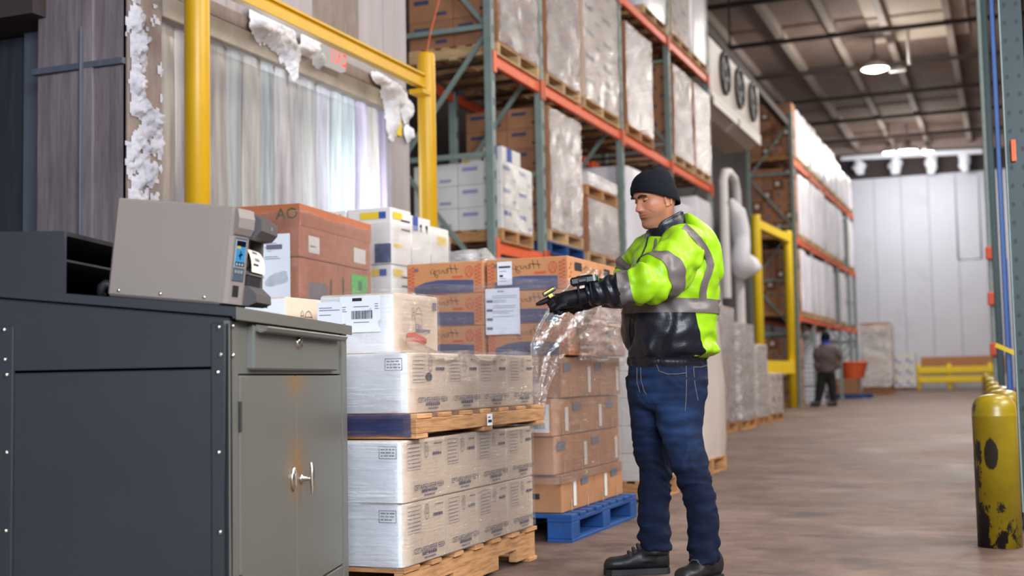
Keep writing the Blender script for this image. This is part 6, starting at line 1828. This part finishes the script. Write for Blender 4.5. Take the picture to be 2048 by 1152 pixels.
# ---- boots
def boot(heel, toe, side_w, name='boot', top_c=None, top_r=.062, topz=.125):
    """heel, toe: ground points"""
    f = (toe - heel); L = f.length; f.normalize(); s = Vector((0, 0, 1)).cross(f)
    def Q(x, y, z): return heel + f * x * L + s * y + Vector((0, 0, z))
    prof = [(.0, .020, .030), (.03, .034, .052), (.15, .038, .055), (.32, .037, .054), (.50, .041, .043), (.66, .047, .032), (.78, .050, .029), (.88, .045, .028), (.95, .034, .023), (.992, .016, .012)]
    rings = []
    for x, w_, h in prof: rings.append((Q(x, 0, .024 + h * .9), s * w_, Vector((0, 0, h))))
    mb = MB(); Loft(rings).add(mb, 40, 28)
    tc = top_c if top_c is not None else Q(.24, 0, topz)
    Loft([(Q(.36, 0, .055), s * .042, f * .085), (Q(.30, 0, .085), s * .046, f * .075), (tc + Vector((0, 0, -.03)), s * top_r * .86, f * top_r), (tc + Vector((0, 0, .03)), s * top_r * .86, f * top_r)]).add(mb, 20, 32)
    me = remeshed(mb, .005, K['boot'], name, 4)
    o = wear(name, me)
    so = MB(); ou = [(-.008, .0), (.0, .025), (.05, .036), (.2, .039), (.35, .037), (.55, .043), (.75, .049), (.9, .042), (.97, .026), (1.0, .0)]
    ol = [(x, y) for x, y in ou] + [(x, -y) for x, y in reversed(ou[1:-1])]
    so.prism(ol, lambda u, v, k: Q(u, v, .002 + .024 * k)); wear_sub('sole', so, K['solem'], o)
    la = MB()
    for q in range(4):
        x = .60 - .07 * q; z = .088 + .015 * q
        la.tube([Q(x, -.032, z - .01), Q(x + .02, -.012, z + .010), Q(x + .0, .014, z + .013), Q(x - .02, .032, z - .006)], .003, 6); la.tube([Q(x - .02, -.032, z - .006), Q(x, -.012, z + .013), Q(x + .02, .014, z + .011), Q(x, .032, z - .01)], .003, 6)
    wear_sub('laces', la, K['lace'], o)
    return o
h1 = at(1338, 1141, 5.5); h1 = Vector((h1.x, h1.y, 0)); t1 = at(1207, 1141, 5.47); t1 = Vector((t1.x, t1.y, 0))
c1 = at(1309, 1092, 5.49)
boot(h1, t1, 1, top_c=c1, top_r=.065)
h2 = at(1438, 1150, 5.30); h2 = Vector((h2.x, h2.y, 0)); t2 = at(1358, 1172, 5.10); t2 = Vector((t2.x, t2.y, 0))
c2 = at(1407, 1118, 5.24)
boot(h2, t2, 1, top_c=c2, top_r=.065)

# ---- wrist computer and ring scanner
K['device'] = pbr('black device plastic', lin((20, 21, 26)), .35)
K['devgrey'] = pbr('grey device trim', lin((150, 148, 146)), .4)
K['devyellow'] = pbr('yellow device button', lin((236, 206, 60)), .45)
K['devlime'] = glow('green status light', lin((150, 210, 60)), .8)
def frame(p, q, upv):
    x = (q - p).normalized(); z = (upv - x * upv.dot(x)).normalized(); y = z.cross(x); c = (p + q) / 2
    return Matrix(((x.x, y.x, z.x, c.x), (x.y, y.y, z.y, c.y), (x.z, y.z, z.z, c.z), (0, 0, 0, 1))), (q - p).length
F1, L1_ = frame(at(1197, 556, 5.10), at(1141, 565, 5.11), UPV)
wc = bpy.data.objects.new('wrist_computer', None); COL.objects.link(wc); wc.matrix_world = F1
tag(wc, 'black wrist computer strapped on top of the man\'s outstretched forearm', 'device')
mb = MB(); mb.box(-L1_ / 2, L1_ / 2, -.036, .036, -.018, .016, 0, .008); mb.build('body', K['device'], wc)
mb = MB(); mb.box(-L1_ / 2 + .012, -L1_ / 2 + .022, -.0365, .0365, -.012, .0165, 0, .001); mb.build('trim', K['devgrey'], wc)
mb = MB(); mb.box(-L1_ / 2 - .001, -L1_ / 2 + .003, -.028, .028, -.012, .010, 0, .001); mb.build('status_light', K['devlime'], wc)
mb = MB(); mb.box(-.03, .03, -.030, .030, .016, .0185, 0, .001); mb.build('screen', K['iris'], wc)
mb = MB(); mb.box(-.01, .025, .036, .040, -.010, .006, 0, .003); mb.build('side_key', K['devgrey'] if False else K['device'], wc)
mb = MB()
for x in (-.02, .03): mb.tube([(x, .052 * math.cos(q), -.058 + .052 * math.sin(q)) for q in [2 * PI * k / 24 for k in range(25)]], .004, 6)
mb.build('strap', K['glove'], wc)
F2, L2_ = frame(at(1111, 576, 5.165), at(1086, 591, 5.165), UPV)
rs_ = bpy.data.objects.new('ring_scanner', None); COL.objects.link(rs_); rs_.matrix_world = F2
tag(rs_, 'black and yellow ring scanner on the man\'s pointing finger', 'device')
mb = MB(); mb.box(-L2_ / 2, L2_ / 2, -.016, .016, -.008, .010, 0, .003); mb.build('body', K['device'], rs_)
mb = MB(); mb.box(-.022, .022, .0162, .0172, .000, .006); mb.build('yellow_strip', K['devyellow'], rs_)
mb = MB(); mb.box(-.012, .014, -.014, .016, -.030, -.008, 0, .003); mb.build('ring_mount', K['device'], rs_)
mb = MB(); mb.box(-.006, .012, .0162, .0175, -.024, -.011); mb.build('trigger', K['devyellow'], rs_)
mb = MB(); mb.box(L2_ / 2 - .003, L2_ / 2 + .001, -.012, .012, -.004, .006); mb.build('scan_window', K['devgrey'], rs_)

# ---------- the far worker, seen from behind
K['greyjacket'] = pbr('charcoal jacket', lin((84, 74, 76)), .8, var=.1, vscale=8)
K['trouser'] = pbr('black trousers', lin((26, 25, 30)), .85)
K['royal'] = pbr('royal blue cloth', lin((30, 72, 190)), .7)
D2 = 31.0
p2b = Vector((at(1652, 813, D2).x, at(1652, 813, D2).y, 0))
def v2(px, py, h, rw, d=D2): return vring(px, py, d, h, rw)
mb = MB()
Loft([v2(1649, 741, 17, .17), v2(1651, 735, 19, .18), v2(1653, 720, 20, .18), v2(1655, 705, 21, .17), v2(1655, 693, 17, .13), v2(1652, 688, 8, .08)]).add(mb, 24, 24)
Loft([v2(1652, 690, 7, .07), v2(1650, 684, 7, .08), v2(1650, 676, 8.5, .10), v2(1651, 669, 8, .1), v2(1651, 665, 3, .04)]).add(mb, 18, 20)
Loft([v2(1643, 741, 9.5, .12), v2(1641, 765, 8, .1), v2(1638, 790, 6.5, .08), v2(1634, 808, 5.5, .07)]).add(mb, 20, 16)
Loft([v2(1660, 741, 9.5, .12), v2(1663, 765, 8, .1), v2(1666, 790, 6.5, .08), v2(1667, 810, 5.5, .07)]).add(mb, 20, 16)
for s, pts in ((1, [(1638, 698), (1634, 715), (1634, 730), (1641, 735)]), (-1, [(1671, 700), (1677, 715), (1676, 730), (1668, 735)])):
    tube_loft([at(x, y, D2 - .05) for x, y in pts], [.085, .08, .07, .05]).add(mb, 16, 14)
me = remeshed(mb, .03, K['skin'], 'person', 2); me.transform(Matrix.Translation(-p2b))
m2 = link('person', me, loc=p2b); tag(m2, 'distant person in a charcoal jacket and black trousers standing in the aisle', 'person')
def w2(name, mb, mat):
    me = mb.mesh(name, mat); me.transform(Matrix.Translation(-p2b)); return link(name, me, m2)
mb = MB(); Loft([v2(1651, 744, 18.5, .2), v2(1651, 737, 20.5, .2), v2(1653, 720, 21.5, .20), v2(1655, 705, 22.5, .19), v2(1655, 693, 18, .15), v2(1652, 687, 9, .09)]).add(mb, 24, 32, wrinkle(.02, 5, 6))
for pts in ([(1638, 697), (1633, 715), (1633, 729), (1641, 735)], [(1671, 699), (1678, 715), (1677, 729), (1668, 735)]): tube_loft([at(x, y, D2 - .05) for x, y in pts], [.1, .1, .09, .075]).add(mb, 16, 16)
w2('jacket', mb, K['greyjacket'])
mb = MB()
Loft([v2(1651, 738, 16, .16), v2(1651, 750, 17, .16), v2(1651, 758, 12, .1)]).add(mb, 8, 24)
Loft([v2(1644, 746, 10.5, .14), v2(1642, 765, 9.5, .12), v2(1638, 790, 8, .10), v2(1634, 810, 7, .09)]).add(mb, 20, 18, wrinkle(.015, 6, 10)); Loft([v2(1660, 746, 10.5, .14), v2(1663, 765, 9.5, .12), v2(1666, 790, 8, .10), v2(1667, 811, 7, .09)]).add(mb, 20, 18, wrinkle(.015, 6, 10))
w2('trousers', mb, K['trouser'])
mb = MB(); Loft([v2(1652, 691, 9.5, .1), v2(1651, 686, 9, .1), v2(1650, 680, 9.2, .11)]).add(mb, 10, 20); w2('blue_scarf', mb, K['royal'])
mb = MB(); Loft([v2(1650, 681, 9.2, .115), v2(1651, 673, 9.6, .118), v2(1651, 667, 8, .1), v2(1651, 663, 2, .03)]).add(mb, 14, 20); w2('dark_cap', mb, K['knit'])
for px in (1631, 1664):
    mb = MB(); c = at(px, 812, D2 - .05); Loft([(Vector((c.x, c.y, .06)) + left * .12, near * .05, Vector((0, 0, .05))), (Vector((c.x, c.y, .07)), near * .06, Vector((0, 0, .065))), (Vector((c.x, c.y, .07)) - left * .1, near * .05, Vector((0, 0, .065)))]).add(mb, 8, 14); w2('shoe', mb, K['boot'])
# ================================================================== BOLLARDS, RIGHT-HAND RACKS, FAR END OF THE HALL
def bollard_mat():
    m, nt, out = nodes('scuffed yellow bollard paint')
    b = N(nt, 'ShaderNodeBsdfPrincipled'); b.inputs['Roughness'].default_value = .32
    v = coords(nt, (1, 1, .45)); n1 = noise_tex(nt, v, 9, 6, .75)
    tc = N(nt, 'ShaderNodeTexCoord'); sp = N(nt, 'ShaderNodeSeparateXYZ'); nt.links.new(tc.outputs['Object'], sp.inputs[0])
    hz = ramp(nt, sp.outputs['Z'], [(.0, (.20,) * 3), (.34, (.06,) * 3), (.55, (-.0,) * 3)])
    bx = N(nt, 'ShaderNodeMath', operation='MULTIPLY_ADD'); nt.links.new(sp.outputs['X'], bx.inputs[0]); bx.inputs[1].default_value = -1.2; nt.links.new(n1, bx.inputs[2])
    ad = N(nt, 'ShaderNodeMath', operation='ADD'); nt.links.new(bx.outputs[0], ad.inputs[0]); nt.links.new(hz, ad.inputs[1])
    f = ramp(nt, ad.outputs[0], [(.655, (0, 0, 0)), (.685, (1, 1, 1))])
    n2 = noise_tex(nt, coords(nt), 5, 4)
    c = ramp(nt, n2, [(.3, lin((130, 108, 14))), (.7, lin((156, 132, 22)))])
    c = mix(nt, f, c, lin((34, 30, 28)))
    # the big rubbed patch on the front
    def g(sock, mu, sg):
        a = N(nt, 'ShaderNodeMath', operation='SUBTRACT'); nt.links.new(sock, a.inputs[0]); a.inputs[1].default_value = mu
        d = N(nt, 'ShaderNodeMath', operation='DIVIDE'); nt.links.new(a.outputs[0], d.inputs[0]); d.inputs[1].default_value = sg
        p = N(nt, 'ShaderNodeMath', operation='POWER'); nt.links.new(d.outputs[0], p.inputs[0]); p.inputs[1].default_value = 2
        return p.outputs[0]
    s = N(nt, 'ShaderNodeMath', operation='ADD'); nt.links.new(g(sp.outputs['X'], -.022, .036), s.inputs[0]); nt.links.new(g(sp.outputs['Z'], .455, .085), s.inputs[1])
    lt = N(nt, 'ShaderNodeMath', operation='LESS_THAN'); nt.links.new(sp.outputs['Y'], lt.inputs[0]); lt.inputs[1].default_value = 0
    s2 = N(nt, 'ShaderNodeMath', operation='MULTIPLY_ADD'); nt.links.new(n1, s2.inputs[0]); s2.inputs[1].default_value = 1.6; s2.use_clamp = False; nt.links.new(s.outputs[0], s2.inputs[2])
    s3 = N(nt, 'ShaderNodeMath', operation='MULTIPLY'); nt.links.new(s2.outputs[0], s3.inputs[0]); s3.inputs[1].default_value = .33
    ff = ramp(nt, s3.outputs[0], [(.50, (1, 1, 1)), (.56, (0, 0, 0))])
    mu = N(nt, 'ShaderNodeMath', operation='MULTIPLY'); nt.links.new(ff, mu.inputs[0]); nt.links.new(lt.outputs[0], mu.inputs[1])
    c = mix(nt, mu.outputs[0], c, lin((42, 38, 30)))
    nt.links.new(c, b.inputs['Base Color']); nt.links.new(b.outputs[0], out.inputs[0]); return m
K['bollard'] = bollard_mat()
pf = [(0, 0), (.104, 0), (.104, .630), (.1055, .634), (.1055, .638), (.104, .642), (.104, .665), (.098, .695), (.084, .718), (.06, .733), (.03, .740), (0, .742)]
bl = MB().lathe(pf, 36).mesh('bollard', K['bollard'])
for k, (x, y) in enumerate(((-.085, 6.62), (-.052, 7.95), (-.085, 9.7), (-.14, 12.6), (-.25, 18.0), (-.50, 30.0))):
    o = link('bollard', bl, loc=(x, y, 0), rot=(0, 0, .6 * k))
    tag(o, ('nearest scuffed yellow bollard at the right edge', 'second yellow bollard in the row, mostly behind the nearest', 'third yellow bollard in the row at the right', 'fourth yellow bollard in the row at the right', 'fifth yellow bollard in the row at the right', 'farthest yellow bollard in the row at the right')[k], 'bollard', 'yellow bollards along the right racks')

def upright(label, x, y, w_, d_, h, mat, holes=True, y2=None):
    e = empty('rack_upright', (x, y, 0), 0, label, 'rack')
    mb = MB(); mb.box(-w_ / 2, w_ / 2, -.004, .004, .0, h); mb.box(-w_ / 2, -w_ / 2 + .005, -.004, d_, 0, h); mb.box(w_ / 2 - .005, w_ / 2, -.004, d_, 0, h)
    mb.box(-w_ / 2 - .04, w_ / 2 + .04, -.03, d_ + .03, 0, .012)
    mb.build('column', mat, e)
    if holes:
        hb = MB(); z = .15
        while z < min(h, 5.2):
            for s in (-1, 1): hb.prism(ell(s * w_ * .24, z, .010, .014, n=8)[:-1], lambda u, v, k: (u, -.0045 - .001 * k, v))
            z += .10
        tag(hb.build('slots', K['prtblack'], e), kind='stuff')
    return e
up = upright('dark green perforated rack upright at the right edge of the picture', .085, 7.25, .125, .09, 5.2, K['rackdark'])
MB().box(-.060, -.052, -.012, .0, .1, 5.2).build('edge_flange', K['rackgreen'], up)
MB().box(-.03, -.005, -.03, -.0055, 1.98, 2.10, 0, .004).build('safety_clip', K['orangepaint'], up)
MB().bar((.05, .08, 1.1), (.05, 1.0, 2.1), .03, .04).build('brace', K['rackdark'], up)
MB().bar((.05, .08, 2.5), (.05, 1.0, 2.6), .03, .04).build('brace', K['rackdark'], up)
up = upright('blue rack upright behind the dark green one', -.010, 9.4, .036, .03, 5.6, K['rackblue'], False)
MB().bar((.01, .05, .6), (.01, 1.0, 1.7), .03, .04).build('brace', K['rackblue'], up)
st_ = MB().bar((-.08, -.02, 1.03), (.12, -.04, .93), .012, .03).build('yellow_strap', K['yellowprint'], up)
up = upright('grey green rack upright behind the blue one', -.075, 11.3, .055, .06, 6.0, K['rackdark'], False)
up = upright('slim pale rack upright, farthest left of the right-hand racks', -.150, 14.6, .05, .05, 7.2, K['rackgreen'], False)
for z in (1.55, 2.05, 1.0): MB().box(-.05, .05, -.07, -.006, z, z + .14, 0, .01).build('beam_end', K['inkred'], up)
# loads deep in the right-hand racks
for k, (x, y, z, h, mt, lb) in enumerate(((.9, 9.0, .0, 1.6, 'wrap', 'pale wrapped load behind the dark green upright'), (.75, 14.0, .0, 1.5, 'brown', 'brown load standing among the right-hand racks'))):
    wrapped_load(y, y + 1.1, z, h, lb, None, x1=x + .5, depth=.9, mat=mt, seed=k * 3.3)

K['yellowbright'] = pbr('bright yellow safety paint', lin((240, 206, 34)), .42, var=.06, vscale=4)
# ---- far yellow guard frame
g2_ = empty('safety_barrier', (-5.0, 27.3, 0), 0, 'tall yellow guard frame at the end of the far rack', 'guard rail')
P1, P2 = Vector((-5.05, 27.3, 0)), Vector((-4.93, 31.0 - .2, 0)); o = Vector((-5.0, 27.3, 0))
for p in (P1, P2):
    MB().lathe([(0, 0), (.105, 0), (.105, 4.28), (.095, 4.31), (0, 4.32)], 20).build('post', K['yellowbright'], g2_, loc=p - o)
MB().bar(P1 - o + Vector((0, 0, 4.12)), P2 - o + Vector((0, 0, 4.12)), .16, .18).build('top_beam', K['yellowbright'], g2_)
MB().bar(P1 - o + Vector((0, 0, .98)), P2 - o + Vector((0, 0, .98)), .16, .30).build('bottom_beam', K['yellowbright'], g2_)

# ---- goods at the far end
def tray_mesh(w_, d_, h):
    mb = MB(); mb.box(-w_ / 2, w_ / 2, -d_ / 2, d_ / 2, 0, h * .25); mb.box(-w_ / 2 - .02, w_ / 2 + .02, -d_ / 2 - .02, d_ / 2 + .02, h * .62, h * .88); mb.box(-w_ / 2 + .03, w_ / 2 - .03, -d_ / 2 + .03, d_ / 2 - .03, h * .25, h * .62)
    return mb.mesh('plastic_tray', K['paper'])
K['paper'] = K['paper']
tme = tray_mesh(.62, .62, .125)
tb = onX(1619, 800, -5.4)
for k in range(15):
    o = link('plastic_tray', tme, loc=(-5.14, 35.3, .005 + .128 * k)); tag(o, f'white plastic tray, {ORD[k] if k < 12 else ("thirteenth", "fourteenth", "fifteenth")[k - 12]} from the floor, in the stack by the distant person', 'tray', 'stacked white trays')
block = None
bp_ = pallet(-5.45, -4.1, 40.3, 41.3, 0, 'flat blue pallet on the floor beyond the distant person', mat='bluepaint', along='X', parts=False, boards=6)
def simple_box(name, x0, x1, y0, y1, z, h, mats, label, cat='carton', prints=(), group=None):
    o = box_at(x0, x1, y0, y1, z, carton_mesh(x1 - x0, y1 - y0, h, mats, prints), name); tag(o, label, cat, group); return o
simple_box('carton', -5.2, -4.45, 40.4, 41.25, .142, .48, rk_b, 'brown carton on the flat blue pallet')
bk = MB(); P = []
for i in range(7):
    t = i / 6; P.append([((.30 + .14 * t + .02 * math.sin(q * 6)) * math.cos(q), (.30 + .14 * t) * math.sin(q), .50 * t) for q in [2 * PI * k / 20 for k in range(20)]])
bk.grid(P, 0, True, True); bk.add(P[0], [tuple(reversed(range(20)))]); bk.tube([(.44 * math.cos(q), .44 * math.sin(q), .5) for q in [2 * PI * k / 20 for k in range(21)]], .03, 6)
o = bk.build('basket', K['orangepaint'], loc=(-4.62, 40.82, .628)); tag(o, 'orange basket standing on the brown carton at the far end', 'basket')
for k, (z, h, mt) in enumerate(((.0, .5, rk_b), (.505, .5, rk_p), (1.01, .55, rk_p), (1.565, .45, [K['white']] + rk_w[1:]), (2.02, .55, rk_b))):
    simple_box('carton', -5.0 + .03 * k % .05, -3.95, 44.4 + 2.2, 45.4 + 2.2, z, h, mt, f'carton {("at the floor", "second up", "third up", "fourth up", "on top")[k]} of the tall pale stack by the back wall', group='tall stack by the back wall')
film_shell(-5.02, -3.92, 46.58, 47.62, .3, 2.5, K['filmheavy'], 'milky film round the tall stack by the back wall', sides='fr', amp=.03, res=.12, seed=31)
for r in range(3):
    for c in range(2):
        simple_box('carton', -4.72 + .48 * c, -4.25 + .48 * c, 56.0, 56.9, .0 + .48 * r + .12, .475, [K['white'], K['blueprint'], K['yellowprint']], f'white carton with blue marks, row {ORD[r]} up, {("left", "right")[c]}, at the back wall', prints=(('front', .12, .2, .12, .28, 1), ('front', .26, .34, .05, .16, 1), ('front', .2, .3, .36, .42, 2)), group='white and blue cartons at the back wall')
pallet(-4.74, -3.78, 56.0, 57.0, -.0, 'wooden pallet under the white and blue cartons at the back wall', mat='wood', parts=False, H=.118)
gr_ = empty('guard_rail', (-2.1, 56.9, 0), 0, 'low yellow guard rail along the foot of the back wall', 'guard rail')
for z in (.28, .68): MB().box(-1.62, 1.55, -.06, .06, z, z + .28, 0, .02).build('rail', K['yellowbright'], gr_)
for x in (-1.62, -.35, 1.3): MB().box(x - .09, x + .09, .061, .25, 0, 1.10, 0, .02).build('post', K['yellowbright'], gr_)
MB().box(-1.72, -1.52, -.1, .1, 0, 1.0, 0, .02).build('post', K['yellowbright'], gr_) if False else None
ep = MB().lathe([(0, 0), (.13, 0), (.13, 1.1), (.1, 1.16), (0, 1.18)], 16).build('bollard', K['yellowbright'], loc=(-5.15, 57.0, 0)); tag(ep, 'yellow post at the left of the white cartons by the back wall', 'bollard')
flush_bulk()
for lb, lst in SEEN.items():
    if len(lst) > 1: print('SAME LABEL', lb, lst[:3])
    if not 4 <= len(lb.split()) <= 16: print('LABEL LENGTH', len(lb.split()), lb)
